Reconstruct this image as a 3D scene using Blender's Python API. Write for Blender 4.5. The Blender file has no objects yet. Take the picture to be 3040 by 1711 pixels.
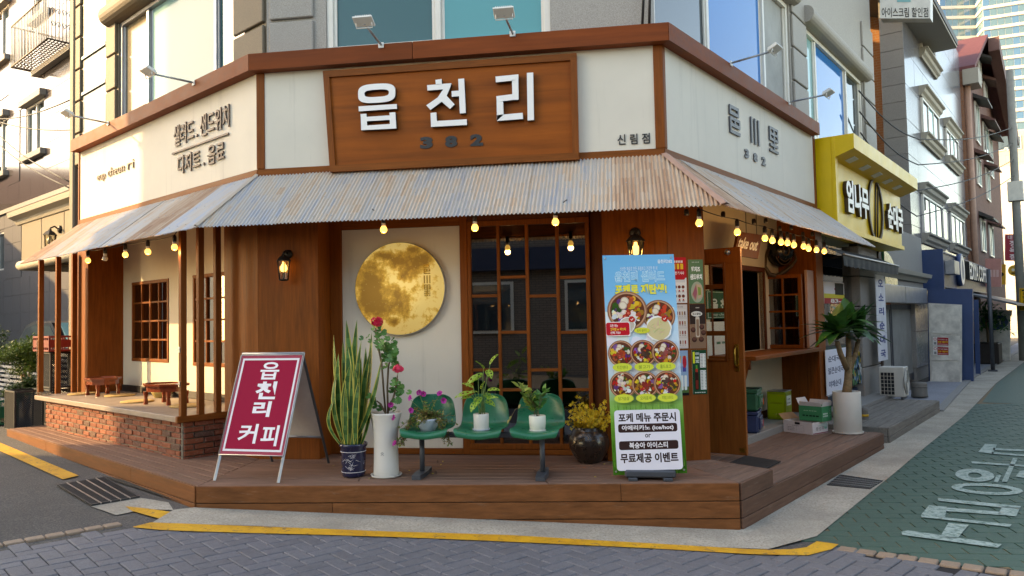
import bpy, math, random
import numpy as np
from mathutils import Matrix, Vector
random.seed(7)
SC = bpy.context.scene
COL = SC.collection
R_ = math.radians
# ------------------------------------------------------------------ camera
CAM = np.array([3.36699, -6.65654, 1.22253])
YAW, PITCH, ROLL, FPX = 0.14572, 0.04359, -0.02055, 2258.55
IW, IH = 3040, 1711
def _axes():
    cy, sy, cp, sp = math.cos(YAW), math.sin(YAW), math.cos(PITCH), math.sin(PITCH)
    f = np.array([-sy*cp, cy*cp, sp]); r0 = np.array([cy, sy, 0]); u0 = np.cross(r0, f)
    cr, sr = math.cos(ROLL), math.sin(ROLL)
    return r0*cr+u0*sr, -r0*sr+u0*cr, f
AXR, AXU, AXF = _axes()
cd = bpy.data.cameras.new('camera'); cam = bpy.data.objects.new('camera', cd); COL.objects.link(cam)
M = Matrix.Identity(4)
for i in range(3):
    M[i][0] = AXR[i]; M[i][1] = AXU[i]; M[i][2] = -AXF[i]; M[i][3] = CAM[i]
cam.matrix_world = M
cd.sensor_fit = 'HORIZONTAL'; cd.sensor_width = 36; cd.lens = FPX/IW*36
cd.clip_start = .05; cd.clip_end = 2000
SC.camera = cam
# ------------------------------------------------------------------ sky and sun
SUN = Vector((-0.916, -0.059, 0.397)).normalized()
w = bpy.data.worlds.new('World'); SC.world = w; w.use_nodes = True
_n = w.node_tree.nodes; bg = _n['Background']
sky = _n.new('ShaderNodeTexSky'); sky.sky_type = 'NISHITA'; sky.sun_disc = False
sky.sun_elevation = math.asin(SUN.z); sky.sun_rotation = math.atan2(SUN.x, SUN.y)
sky.air_density = 1.0; sky.dust_density = 1.2; sky.ozone_density = 1.0
w.node_tree.links.new(sky.outputs[0], bg.inputs[0]); bg.inputs[1].default_value = 0.15
sd = bpy.data.lights.new('sun', 'SUN'); sd.energy = 2.0; sd.angle = R_(.53); sd.color = (1, .77, .46)
so = bpy.data.objects.new('sun', sd); COL.objects.link(so); so.location = (-20, 0, 20)
so.rotation_euler = SUN.to_track_quat('Z', 'Y').to_euler()
vs = SC.view_settings
vs.view_transform = 'Standard'; vs.look = 'None'; vs.gamma = 1; vs.use_curve_mapping = False
vs.exposure = 2.25
vs.use_white_balance = True; vs.white_balance_temperature = 8900; vs.white_balance_tint = 12
SC.cycles.use_denoising = True
SC.cycles.max_bounces = 8
SC.cycles.sample_clamp_indirect = 6
# ------------------------------------------------------------------ walls as frames: u to the right seen from outside, v outward, z up
W = 3.75; AL, AR = 0.5848, 1.0619
dL = np.array([-math.cos(AL), math.sin(AL), 0]); nL = np.array([-math.sin(AL), -math.cos(AL), 0])
dR = np.array([math.cos(AR), math.sin(AR), 0]); nR = np.array([math.sin(AR), -math.cos(AR), 0])
ZV = np.array([0, 0, 1.])
class Fr:
    def __init__(s, o, x, n): s.o = np.array(o, float); s.x = np.array(x, float); s.n = np.array(n, float)
    def p(s, u, v, z): return s.o+s.x*u+s.n*v+ZV*z
    def loc(s, P): q = np.array(P)-s.o; return float(q@s.x), float(q@s.n), float(P[2])
FL = Fr((0, 0, 0), -dL, nL); FF = Fr((0, 0, 0), (1, 0, 0), (0, -1, 0)); FRR = Fr((W, 0, 0), dR, nR)
def ray(px, py): return AXR*(px-IW/2)/FPX-AXU*(py-IH/2)/FPX+AXF
def wl(fr, px, py, v=0.):            # survey point of a photo on a wall plane -> (u, z)
    d = ray(px, py); t = ((fr.o+fr.n*v-CAM)@fr.n)/(d@fr.n); P = CAM+d*t
    return float((P-fr.o)@fr.x), float(P[2])
def wu(fr, u, px, py):               # survey point on the plane u = const -> (v, z)
    d = ray(px, py); t = ((fr.o-CAM)@fr.x+u)/(d@fr.x); P = CAM+d*t
    return float((P-fr.o)@fr.n), float(P[2])
def fl(px, py, z=0.):
    d = ray(px, py); t = (z-CAM[2])/d[2]; return CAM+d*t
GX = [-60, -9, -4.3, 0, 4.2, 6.5, 80]; GZ = [-.12, -.05, -.075, -.16, -.345, -.30, -.30]
def zg(x, y=0): return float(np.interp(x, GX, GZ))
def gp(px, py, dz=0.):               # survey point on the ground
    z = -.2
    for _ in range(12): P = fl(px, py, z+dz); z = zg(P[0], P[1])
    P[2] = z+dz
    return P
# ------------------------------------------------------------------ mesh builder
def unit(a): a = np.array(a, float); return a/np.linalg.norm(a)
class MB:
    def __init__(s): s.v = []; s.f = []; s.c = []; s.sm = []
    def add(s, vs, fs, col=None, smooth=False):
        b = len(s.v); s.v += [tuple(map(float, q)) for q in vs]
        for q in fs: s.f.append([i+b for i in q]); s.c.append(col); s.sm.append(smooth)
        return s
    def hexa(s, p, col=None):        # 4 bottom ccw, 4 top
        return s.add(p, [(3,2,1,0),(4,5,6,7),(0,1,5,4),(1,2,6,5),(2,3,7,6),(3,0,4,7)], col)
    def box(s, fr, u0, u1, v0, v1, z0, z1, col=None):
        P = fr.p
        return s.hexa([P(u0,v1,z0),P(u1,v1,z0),P(u1,v0,z0),P(u0,v0,z0),P(u0,v1,z1),P(u1,v1,z1),P(u1,v0,z1),P(u0,v0,z1)], col)
    def cbox(s, o, ex, ey, ez, hx, hy, hz, c=.004, col=None):   # chamfered box, centre o, half sizes
        o = np.array(o, float); A = [np.array(ex, float), np.array(ey, float), np.array(ez, float)]; Hs = [hx, hy, hz]
        c = min(c, .45*min(Hs)); idx = {}; vs = []
        for sx in (-1,1):
            for sy in (-1,1):
                for sz in (-1,1):
                    sg = (sx,sy,sz)
                    for a in range(3):
                        q = o.copy()
                        for k in range(3): q = q+A[k]*sg[k]*(Hs[k]-(0 if k == a else c))
                        idx[sg+(a,)] = len(vs); vs.append(q)
        fs = []
        for a in range(3):
            b, d = (a+1)%3, (a+2)%3
            for sg in (-1,1):
                def g(x, y, ax=a):
                    t = [0,0,0]; t[a] = sg; t[b] = x; t[d] = y; return idx[tuple(t)+(ax,)]
                q = [g(-1,-1),g(1,-1),g(1,1),g(-1,1)]; fs.append(q if sg > 0 else q[::-1])
            for s1 in (-1,1):
                for s2 in (-1,1):
                    def h(x, ax):
                        t = [0,0,0]; t[a] = x; t[b] = s1; t[d] = s2; return idx[tuple(t)+(ax,)]
                    q = [h(-1,b),h(1,b),h(1,d),h(-1,d)]; fs.append(q if s1*s2 < 0 else q[::-1])
        for sx in (-1,1):
            for sy in (-1,1):
                for sz in (-1,1):
                    q = [idx[(sx,sy,sz,a)] for a in range(3)]; fs.append(q if sx*sy*sz > 0 else q[::-1])
        return s.add(vs, fs, col)
    def fbox(s, fr, u0, u1, v0, v1, z0, z1, c=.004, col=None):  # chamfered box in a wall frame
        return s.cbox(fr.p((u0+u1)/2,(v0+v1)/2,(z0+z1)/2), fr.x, -fr.n, ZV, abs(u1-u0)/2, abs(v1-v0)/2, abs(z1-z0)/2, c, col)
    def prism(s, poly, d, col=None, cap=True):   # polygon (3d points) pushed along d
        n = len(poly); a = [np.array(q, float) for q in poly]; b = [q+np.array(d, float) for q in a]
        fs = [(i,(i+1)%n,n+(i+1)%n,n+i) for i in range(n)]
        nn = sum((np.cross(a[i]-a[0], a[(i+1)%n]-a[0]) for i in range(n)), np.zeros(3))
        fl_ = nn@np.array(d, float) > 0
        if not fl_: fs = [q[::-1] for q in fs]
        if cap:
            fs.append(tuple(range(n))[::-1] if fl_ else tuple(range(n)))
            t = tuple(range(n,2*n)); fs.append(t if fl_ else t[::-1])
        return s.add(a+b, fs, col)
    def tube(s, path, rad, seg=8, col=None, cap=True, smooth=True):
        path = [np.array(p, float) for p in path]; n = len(path)
        rr = rad if hasattr(rad, '__len__') else [rad]*n
        vs = []; up = None
        for i, p in enumerate(path):
            t = unit(path[min(i+1,n-1)]-path[max(i-1,0)])
            if up is None: up = np.array([0,0,1.]) if abs(t[2]) < .9 else np.array([1.,0,0])
            a = unit(np.cross(t, up)); b = np.cross(a, t); up = b
            for k in range(seg):
                an = 2*math.pi*k/seg; vs.append(p+rr[i]*(math.cos(an)*a+math.sin(an)*b))
        fs = [(i*seg+k,(i+1)*seg+k,(i+1)*seg+(k+1)%seg,i*seg+(k+1)%seg) for i in range(n-1) for k in range(seg)]
        s.add(vs, fs, col, smooth)
        if cap:
            b0 = len(s.v)-n*seg
            s.f.append([b0+k for k in range(seg)]); s.f.append([b0+(n-1)*seg+k for k in range(seg)][::-1])
            s.c += [col,col]; s.sm += [False,False]
        return s
    def lathe(s, c, prof, seg=32, col=None, smooth=True, axis=None, sx=1, sy=1, cap=True):
        c = np.array(c, float); vs = []
        if axis is None: A, B, Cc = np.array([1.,0,0]), np.array([0,1.,0]), ZV
        else:
            Cc = unit(axis); A = unit(np.cross(Cc, ZV if abs(Cc[2]) < .9 else np.array([1.,0,0]))); B = np.cross(Cc, A)
        for r, z in prof:
            for k in range(seg):
                an = 2*math.pi*k/seg; vs.append(c+A*r*sx*math.cos(an)+B*r*sy*math.sin(an)+Cc*z)
        n = len(prof)
        fs = [(i*seg+k,i*seg+(k+1)%seg,(i+1)*seg+(k+1)%seg,(i+1)*seg+k) for i in range(n-1) for k in range(seg)]
        s.add(vs, fs, col, smooth)
        b0 = len(s.v)-n*seg
        if not cap: return s
        if prof[0][0] > 1e-5: s.f.append([b0+k for k in range(seg)][::-1]); s.c.append(col); s.sm.append(False)
        if prof[-1][0] > 1e-5: s.f.append([b0+(n-1)*seg+k for k in range(seg)]); s.c.append(col); s.sm.append(False)
        return s
WL = {}
def mesh(name, mb, mat, org):
    me = bpy.data.meshes.new(name)
    V = np.array(mb.v, float)-org
    me.from_pydata(V.tolist(), [], mb.f)
    mats = mat if isinstance(mat, (list,tuple)) else [mat]
    for m in mats: me.materials.append(MT[m] if isinstance(m, str) else m)
    if any(mb.sm): me.polygons.foreach_set('use_smooth', mb.sm)
    if any(c is not None for c in mb.c):
        if len(mats) > 1: me.polygons.foreach_set('material_index', [int(c or 0) for c in mb.c])
        else:
            at = me.color_attributes.new('Col', 'FLOAT_COLOR', 'CORNER')
            buf = []
            for q, c in zip(mb.f, mb.c): buf += ([c[0],c[1],c[2],1.] if c is not None else [1,1,1,1.])*len(q)
            at.data.foreach_set('color', buf)
    me.update()
    return me
def base_of(mb):
    V = np.array(mb.v, float); a, b = V.min(0), V.max(0)
    return np.array([(a[0]+b[0])/2, (a[1]+b[1])/2, a[2]])
def obj(name, mb, mat, parent=None, label=None, cat=None, group=None, kind=None, smooth=None):
    org = base_of(mb); me = mesh(name, mb, mat, org)
    o = bpy.data.objects.new(name, me); COL.objects.link(o)
    place(o, org, parent); tag(o, label, cat, group, kind)
    return o
def place(o, org, parent):
    org = np.array(org, float); WL[o] = org
    if parent is not None: o.parent = parent; o.location = org-WL[parent]
    else: o.location = org
def tag(o, label=None, cat=None, group=None, kind=None):
    if label: o['label'] = label
    if cat: o['category'] = cat
    if group: o['group'] = group
    if kind: o['kind'] = kind
    return o
def thing(name, label, cat, loc, group=None):
    o = bpy.data.objects.new(name, None); COL.objects.link(o); o.empty_display_size = .1
    WL[o] = np.array(loc, float); o.location = loc
    return tag(o, label, cat, group)
def inst(src, org, parent=None, rot=None, scale=None):    # copy of one object, shared mesh
    o = src.copy(); COL.objects.link(o)
    for k in ('label','category','group','kind'):
        if k in o and parent is not None and k != 'kind': del o[k]
    place(o, org, parent)
    if rot is not None: o.rotation_euler = rot
    if scale is not None: o.scale = scale
    return o
def struct(name, mb, mat, parent=None): return obj(name, mb, mat, parent, kind=None if parent is not None else 'structure')
def lin(c):
    if isinstance(c, str): c = [int(c[i:i+2], 16)/255 for i in (0,2,4)]
    return tuple(x/12.92 if x <= .04045 else ((x+.055)/1.055)**2.4 for x in c)
# ------------------------------------------------------------------ lettering
_tc = {}
def glyphs(txt, bold=0., space=1., shear=0.):
    k = (txt, bold, space, shear)
    if k in _tc: return _tc[k]
    c = bpy.data.curves.new('t', 'FONT'); c.body = txt; c.offset = bold; c.space_character = space; c.shear = shear; c.resolution_u = 3
    o = bpy.data.objects.new('t', c); m = o.to_mesh()
    V = np.array([q.co[:2] for q in m.vertices]); Fs = [list(q.vertices) for q in m.polygons]
    a, b = V.min(0), V.max(0); V = (V-a)/(b-a)
    o.to_mesh_clear(); bpy.data.objects.remove(o); bpy.data.curves.remove(c)
    _tc[k] = (V, Fs, (b-a)[0]/(b-a)[1])
    return _tc[k]
def bil(q, x, y):                    # q: 4 points bl, br, tr, tl
    return q[0]*(1-x)*(1-y)+q[1]*x*(1-y)+q[2]*x*y+q[3]*(1-x)*y
def letters(mb, q, txt, bold=0., space=1., d=None, col=None, shear=0.):
    """lettering filling the quad q (bl, br, tr, tl); d = thickness vector towards the viewer"""
    V, Fs, _ = glyphs(txt, bold, space, shear); q = [np.array(p, float) for p in q]
    if d is None: return mb.add([bil(q, x, y) for x, y in V], Fs, col)
    d = np.array(d, float)
    lo = [bil(q, x, y) for x, y in V]; n = len(lo)
    ed = {}
    for f in Fs:
        for i in range(len(f)): ed[(f[i],f[(i+1)%len(f)])] = 1
    side = [(a,b,b+n,a+n) for (a,b) in ed if (b,a) not in ed]
    return mb.add(lo+[p+d for p in lo], [[i+n for i in f] for f in Fs]+[tuple(x) for x in side], col)
def ringpoly(mb, outer, inner, d, col=None):     # ring between two loops of equal length, pushed along d
    n = len(outer); d = np.array(d, float)
    o = [np.array(p, float) for p in outer]; i = [np.array(p, float) for p in inner]
    vs = o+i+[p+d for p in o]+[p+d for p in i]; fs = []
    for k in range(n):
        m = (k+1)%n
        fs += [(2*n+k,2*n+m,3*n+m,3*n+k),(k,m,2*n+m,2*n+k),(n+m,n+k,3*n+k,3*n+m)]
    return mb.add(vs, fs, col)
class Print:
    """flat print: coloured shapes on a quad (x right 0..1, y up 0..1), each layer a hair above the last"""
    def __init__(s, q, n, off=.0006, step=.00012):
        s.q = [np.array(p, float) for p in q]; s.n = np.array(n, float); s.mb = MB(); s.o = off; s.step = step
        s.asp = np.linalg.norm(s.q[1]-s.q[0])/np.linalg.norm(s.q[3]-s.q[0])
    def pt(s, x, y):
        x, y = min(max(x,.0),1.), min(max(y,.0),1.)
        return bil(s.q, x, y)+s.n*s.o
    def poly(s, pts, c): s.o += s.step; s.mb.add([s.pt(*p) for p in pts], [tuple(range(len(pts)))], lin(c) if isinstance(c, str) else c); return s
    def rect(s, x0, y0, x1, y1, c): return s.poly([(x0,y0),(x1,y0),(x1,y1),(x0,y1)], c)
    def rrect(s, x0, y0, x1, y1, r, c):
        ry = r*s.asp; pts = []
        for cx, cy, a0 in ((x1-r,y0+ry,-90),(x1-r,y1-ry,0),(x0+r,y1-ry,90),(x0+r,y0+ry,180)):
            for k in range(5): a = R_(a0+k*22.5); pts.append((cx+r*math.cos(a), cy+ry*math.sin(a)))
        return s.poly(pts, c)
    def ell(s, cx, cy, rx, c, ry=None, n=20, jit=0.):
        ry = rx*s.asp if ry is None else ry
        return s.poly([(cx+rx*(1+random.uniform(-jit,jit))*math.cos(2*math.pi*k/n), cy+ry*(1+random.uniform(-jit,jit))*math.sin(2*math.pi*k/n)) for k in range(n)], c)
    def text(s, x0, y0, x1, y1, t, c, bold=.02, space=1.):
        s.o += s.step; V, Fs, _ = glyphs(t, bold, space)
        s.mb.add([s.pt(x0+(x1-x0)*a, y0+(y1-y0)*b) for a, b in V], Fs, lin(c) if isinstance(c, str) else c); return s
    def bars(s, x0, y0, x1, y1, c, n=4):      # a line of print too small to read
        rs = random.Random(int(x0*999+y0*77)); w = (x1-x0)/n
        for k in range(n):
            a = x0+w*k; s.o -= s.step; s.rect(a, y0, a+w*rs.uniform(.6,.85), y1, c)
        return s
    def done(s, name, parent, mat='print', label=None): return obj(name, s.mb, mat, parent, label)
# ------------------------------------------------------------------ materials
MT = {}
def nodes(name):
    m = bpy.data.materials.new(name); m.use_nodes = True; MT[name] = m
    nt = m.node_tree; return m, nt, nt.nodes['Principled BSDF'], nt.links
def noise(nt, vec, scale, detail=4, rough=.6, dist=0):
    t = nt.nodes.new('ShaderNodeTexNoise'); t.inputs['Scale'].default_value = scale; t.inputs['Detail'].default_value = detail
    t.inputs['Roughness'].default_value = rough; t.inputs['Distortion'].default_value = dist
    if vec is not None: nt.links.new(vec, t.inputs['Vector'])
    return t.outputs['Fac']
def ramp(nt, fac, stops):
    r = nt.nodes.new('ShaderNodeValToRGB'); e = r.color_ramp.elements
    while len(e) < len(stops): e.new(.5)
    for k, (p, c) in enumerate(stops):
        e[k].position = p; e[k].color = (*c, 1) if len(c) == 3 else c
    nt.links.new(fac, r.inputs[0]); return r.outputs[0]
def mixc(nt, fac, a, b, mode='MIX'):
    m = nt.nodes.new('ShaderNodeMix'); m.data_type = 'RGBA'; m.blend_type = mode
    for s_, v in (('Factor',fac),('A',a),('B',b)):
        i = [q for q in m.inputs if q.name == s_ and (q.type == ('VALUE' if s_ == 'Factor' else 'RGBA'))][0]
        if isinstance(v, (int,float)): i.default_value = v
        elif isinstance(v, tuple): i.default_value = (*v[:3], 1)
        else: nt.links.new(v, i)
    return [q for q in m.outputs if q.type == 'RGBA'][0]
def math_(nt, op, a, b=None):
    m = nt.nodes.new('ShaderNodeMath'); m.operation = op
    for i, v in enumerate((a,b)):
        if v is None: continue
        if isinstance(v, (int,float)): m.inputs[i].default_value = v
        else: nt.links.new(v, m.inputs[i])
    return m.outputs[0]
def pos(nt, rotz=0, scale=(1,1,1), rnd=True):
    g = nt.nodes.new('ShaderNodeNewGeometry').outputs['Position']
    mp = nt.nodes.new('ShaderNodeMapping'); mp.vector_type = 'TEXTURE'
    mp.inputs['Rotation'].default_value = (0,0,rotz); mp.inputs['Scale'].default_value = scale
    nt.links.new(g, mp.inputs['Vector']); o = mp.outputs[0]
    if rnd:
        oi = nt.nodes.new('ShaderNodeObjectInfo'); v = nt.nodes.new('ShaderNodeVectorMath'); v.operation = 'MULTIPLY_ADD'
        cb = nt.nodes.new('ShaderNodeCombineXYZ')
        for k in range(3): nt.links.new(oi.outputs['Random'], cb.inputs[k])
        nt.links.new(cb.outputs[0], v.inputs[0]); v.inputs[1].default_value = (37,53,71); nt.links.new(o, v.inputs[2]); o = v.outputs[0]
    return o
def bump(nt, b, h, strength=.3, dist=.01):
    n = nt.nodes.new('ShaderNodeBump'); n.inputs['Strength'].default_value = strength; n.inputs['Distance'].default_value = dist
    nt.links.new(h, n.inputs['Height']); nt.links.new(n.outputs[0], b.inputs['Normal'])
def orand(nt): return nt.nodes.new('ShaderNodeObjectInfo').outputs['Random']
def plain(name, c, rough=.5, metal=0, var=.12, scale=6, bmp=0, bscale=60, spec=None, coat=0, hue=0, fine=0):
    m, nt, b, L = nodes(name); c = lin(c) if isinstance(c, str) else c
    p = pos(nt)
    f = noise(nt, p, scale, 5, .65)
    a = tuple(x*(1-var) for x in c); d = tuple(min(1,x*(1+var)) for x in c)
    col = ramp(nt, f, [(.3,a),(.7,d)])
    if hue:
        col = mixc(nt, math_(nt,'MULTIPLY',orand(nt),hue), col, tuple(x*.45 for x in c))
    if fine:
        col = mixc(nt, fine, col, ramp(nt, noise(nt, p, 160, 2, .8), [(.35,tuple(x*.35 for x in c)),(.65,tuple(min(1,x*1.6) for x in c))]))
    L.new(col, b.inputs['Base Color'])
    L.new(math_(nt,'ADD',math_(nt,'MULTIPLY',noise(nt,p,scale*2.3,4),.25),rough-.12), b.inputs['Roughness'])
    b.inputs['Metallic'].default_value = metal
    if coat: b.inputs['Coat Weight'].default_value = coat; b.inputs['Coat Roughness'].default_value = .1
    if bmp: bump(nt, b, noise(nt, p, bscale, 4, .7), bmp, .006)
    return m
def wood(name, c, dirn='Z', rotz=0, rough=.5, contrast=.45, blotch=.35, grain=55, coat=.0, scuff=0):
    """stained wood, grain along Z or along a horizontal direction turned by rotz"""
    m, nt, b, L = nodes(name); c = lin(c) if isinstance(c, str) else c
    sc = (1,1,14) if dirn == 'Z' else (14,1,1)
    p = pos(nt, rotz, sc); q = pos(nt)
    g = noise(nt, p, grain, 6, .7, .6); g2 = noise(nt, p, grain*.5, 4, .6, .3)
    col = ramp(nt, g, [(.25,tuple(x*(1-contrast) for x in c)),(.55,c),(.8,tuple(min(1,x*(1+contrast*.7)) for x in c))])
    col = mixc(nt, blotch, col, ramp(nt, g2, [(.3,tuple(x*.42 for x in c)),(.7,tuple(min(1,x*1.5) for x in c))]))
    col = mixc(nt, math_(nt,'MULTIPLY',noise(nt,q,2.2,5,.6),blotch*1.1), col, tuple(x*.35 for x in c))
    col = mixc(nt, math_(nt,'MULTIPLY',orand(nt),.35), col, tuple(x*.55 for x in c))
    if scuff:
        s_ = ramp(nt, noise(nt, p, 30, 8, .75), [(.58,(0,0,0)),(.75,(1,1,1))])
        col = mixc(nt, math_(nt,'MULTIPLY',s_,scuff), col, (.42,.34,.28))
    L.new(col, b.inputs['Base Color'])
    L.new(math_(nt,'ADD',math_(nt,'MULTIPLY',g2,.3),rough-.15), b.inputs['Roughness'])
    b.inputs['Specular IOR Level'].default_value = .14
    if coat: b.inputs['Coat Weight'].default_value = coat; b.inputs['Coat Roughness'].default_value = .25
    bump(nt, b, g, .25, .003)
    return m
def emis(name, c, s, rough=.4):
    m, nt, b, L = nodes(name); b.inputs['Base Color'].default_value = (*c,1); b.inputs['Emission Color'].default_value = (*c,1)
    b.inputs['Emission Strength'].default_value = s; b.inputs['Roughness'].default_value = rough; return m
def printmat(name, rough=.4, trans=0, spec=.3):
    m, nt, b, L = nodes(name); a = nt.nodes.new('ShaderNodeAttribute'); a.attribute_name = 'Col'
    L.new(a.outputs['Color'], b.inputs['Base Color']); b.inputs['Roughness'].default_value = rough
    b.inputs['Specular IOR Level'].default_value = spec; return m
def leafmat(name, c, c2, rough=.4, attr=False, scale=9):
    m, nt, b, L = nodes(name)
    if attr:
        a = nt.nodes.new('ShaderNodeAttribute'); a.attribute_name = 'Col'; col = a.outputs['Color']
        col = mixc(nt, math_(nt,'MULTIPLY',noise(nt,pos(nt),40,3),.35), col, (.02,.03,.01))
    else:
        c, c2 = [lin(q) if isinstance(q, str) else q for q in (c,c2)]
        f = math_(nt,'ADD',math_(nt,'MULTIPLY',noise(nt,pos(nt),scale,3),.7),math_(nt,'MULTIPLY',orand(nt),.3))
        col = ramp(nt, f, [(.3,c),(.68,c2)])
    L.new(col, b.inputs['Base Color']); b.inputs['Roughness'].default_value = rough
    t = nt.nodes.new('ShaderNodeBsdfTranslucent'); L.new(col, t.inputs[0])
    mx = nt.nodes.new('ShaderNodeMixShader'); mx.inputs[0].default_value = .22
    L.new(b.outputs[0], mx.inputs[1]); L.new(t.outputs[0], mx.inputs[2])
    L.new(mx.outputs[0], nt.nodes['Material Output'].inputs['Surface']); return m
def glassy(name, tint, refl=.5, trans=.5, rough=0.0, wav=0.):
    """window glass: clear see-through sheet with a fresnel mirror"""
    m, nt, b, L = nodes(name); nt.nodes.remove(b)
    t = nt.nodes.new('ShaderNodeBsdfTransparent'); t.inputs[0].default_value = (*tint,1)
    g = nt.nodes.new('ShaderNodeBsdfGlossy'); g.inputs['Roughness'].default_value = rough; g.inputs[0].default_value = (.95,.97,1,1)
    fr = nt.nodes.new('ShaderNodeFresnel'); fr.inputs[0].default_value = 1.5
    fac = math_(nt,'MINIMUM',math_(nt,'ADD',math_(nt,'MULTIPLY',fr.outputs[0],1.1),refl),1.0)
    mx = nt.nodes.new('ShaderNodeMixShader'); L.new(fac, mx.inputs[0]); L.new(t.outputs[0], mx.inputs[1]); L.new(g.outputs[0], mx.inputs[2])
    L.new(mx.outputs[0], nt.nodes['Material Output'].inputs['Surface'])
    if wav:
        bp = nt.nodes.new('ShaderNodeBump'); bp.inputs['Strength'].default_value = wav; bp.inputs['Distance'].default_value = .02
        L.new(noise(nt,pos(nt),2.2,2,.4), bp.inputs['Height']); L.new(bp.outputs[0], g.inputs['Normal'])
    return m
def mirror(name, c, rough=.03, metal=0., spec=1., wav=0., var=.1):
    m, nt, b, L = nodes(name); b.inputs['Base Color'].default_value = (*c,1); b.inputs['Roughness'].default_value = rough
    b.inputs['Metallic'].default_value = metal; b.inputs['IOR'].default_value = 1.5; b.inputs['Specular IOR Level'].default_value = spec
    if wav: bump(nt, b, noise(nt,pos(nt),1.6,2,.4), wav, .02)
    return m
def stone(name, c, speck=.5, sscale=220, rough=.7, stain=.25, bmp=.25):
    m, nt, b, L = nodes(name); c = lin(c) if isinstance(c, str) else c; p = pos(nt); q = pos(nt, 0, (1,1,3))
    s_ = noise(nt, p, sscale, 3, .8)
    col = ramp(nt, s_, [(.32,tuple(x*(1-speck) for x in c)),(.5,c),(.68,tuple(min(1,x*(1+speck*.8)) for x in c))])
    col = mixc(nt, math_(nt,'MULTIPLY',noise(nt,q,1.8,6,.65),stain), col, tuple(x*.45 for x in c))
    col = mixc(nt, math_(nt,'MULTIPLY',orand(nt),.18), col, tuple(x*.7 for x in c))
    L.new(col, b.inputs['Base Color']); b.inputs['Roughness'].default_value = rough
    if bmp: bump(nt, b, s_, bmp, .003)
    return m
wood('wood_v', '8f4d1e', 'Z', blotch=.28)
wood('wood_x', '8f4f20', 'H', 0, blotch=.4)
wood('wood_l', '8f4f20', 'H', -AL)
wood('wood_r', '8f4f20', 'H', AR)
wood('wood_cornice', '88431f', 'H', 0, rough=.55, blotch=.3, contrast=.25, grain=30)
wood('wood_sign', 'a6571e', 'H', 0, rough=.5, blotch=.5, grain=20)
wood('wood_door', 'a9602a', 'Z', coat=.06, blotch=.4)
wood('wood_dark', '6b3a1e', 'Z', blotch=.3)
wood('deck_x', '8f6e5d', 'H', -.08, rough=.75, blotch=.35, scuff=.35)
wood('deck_l', '8f6e5d', 'H', -AL, rough=.75, blotch=.35, scuff=.35)
wood('deck_r', '8a7062', 'H', AR, rough=.75, blotch=.35, scuff=.35)
wood('fascia_x', '8c5835', 'H', -.08, rough=.65, blotch=.5, scuff=.22)
wood('fascia_l', '8c5835', 'H', -AL, rough=.6, blotch=.4, scuff=.12)
wood('fascia_r', '7d5c4c', 'H', AR, rough=.65, blotch=.4, scuff=.4)
wood('deck_grey', '8d877f', 'H', AR, rough=.8, blotch=.35, scuff=.25)
wood('table_red', '8a3a1c', 'H', .4, rough=.25, coat=.5, blotch=.3)
wood('crate_wood', '6a4a36', 'H', 0, rough=.8)
def cream(name, c):
    m, nt, b, L = nodes(name); c = lin(c); p = pos(nt); s_ = pos(nt, 0, (1,1,18), rnd=False)
    col = ramp(nt, noise(nt, p, 1.5, 5), [(.3,tuple(x*.95 for x in c)),(.7,tuple(min(1,x*1.04) for x in c))])
    st = ramp(nt, noise(nt, s_, 9, 6, .7), [(.56,(0,0,0)),(.78,(1,1,1))]); col = mixc(nt, math_(nt,'MULTIPLY',st,.45), col, tuple(x*.55 for x in c))
    sp = ramp(nt, noise(nt, p, 26, 3, .8), [(.70,(0,0,0)),(.78,(1,1,1))]); col = mixc(nt, math_(nt,'MULTIPLY',sp,.25), col, tuple(x*.5 for x in c))
    L.new(col, b.inputs['Base Color']); b.inputs['Roughness'].default_value = .7; bump(nt, b, noise(nt,p,120,4,.7), .06, .006)
cream('cream', 'd9d2c3')
plain('cream_warm', 'd6c9b0', .7, var=.05, scale=2, bmp=.06, bscale=120)
plain('laminate', '8f7f72', .55, var=.15, scale=4)
plain('dark_paint', '2a211c', .6); plain('black', '121214', .5); plain('black_plastic', '17191c', .42, var=.2)
plain('black_gloss', '0c0c0d', .25, var=.1); plain('char_grey', '4c5056', .45, metal=.3)
plain('letter_white', 'eceae6', .35, var=.02); plain('letter_black', '1d1a1a', .4, var=.1); plain('letter_grey', '55565c', .45, var=.1)
plain('letter_brown', '57463f', .5, var=.08)
plain('white_metal', 'd9d8d2', .4, var=.05); plain('white_frame', 'dcd8cf', .4, var=.05); plain('alu', 'a3a5a8', .4, metal=.6)
plain('bronze', '4a3a2a', .5, metal=.4); plain('brass', 'b08a3a', .3, metal=.9); plain('steel', 'b8b9bb', .35, metal=.9)
plain('lantern_metal', '2b2724', .5, metal=.4)
plain('seat_green', '05694a', .3, var=.14, coat=.1, scale=9); plain('seat_dark', '0a6a4e', .28, var=.06, coat=.3)
plain('pot_white', 'd8d4cb', .4, var=.05, coat=.15, scale=3); plain('pot_cream', 'dfdfd0', .45, var=.04); plain('pot_bluewhite', 'c3cbd6', .35, var=.06)
plain('navy', '1b2140', .25, coat=.4, var=.15); plain('jar', '2a211d', .28, coat=.3, var=.3, scale=5)
plain('soil', '3a2a20', .9, var=.4, scale=60); plain('bark', '8a7050', .85, var=.35, scale=25, bmp=.6, bscale=40); plain('stem', '6d5a40', .8, var=.25); plain('stem_green', '6e8a4a', .6)
plain('pink_wood', 'b48c78', .6)
plain('bag_green', '1c5a3c', .5, var=.15, bmp=.15); plain('bag_navy', '27365c', .5, var=.15, bmp=.15); plain('tin', '93a31c', .35, metal=.35, var=.1)
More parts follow.
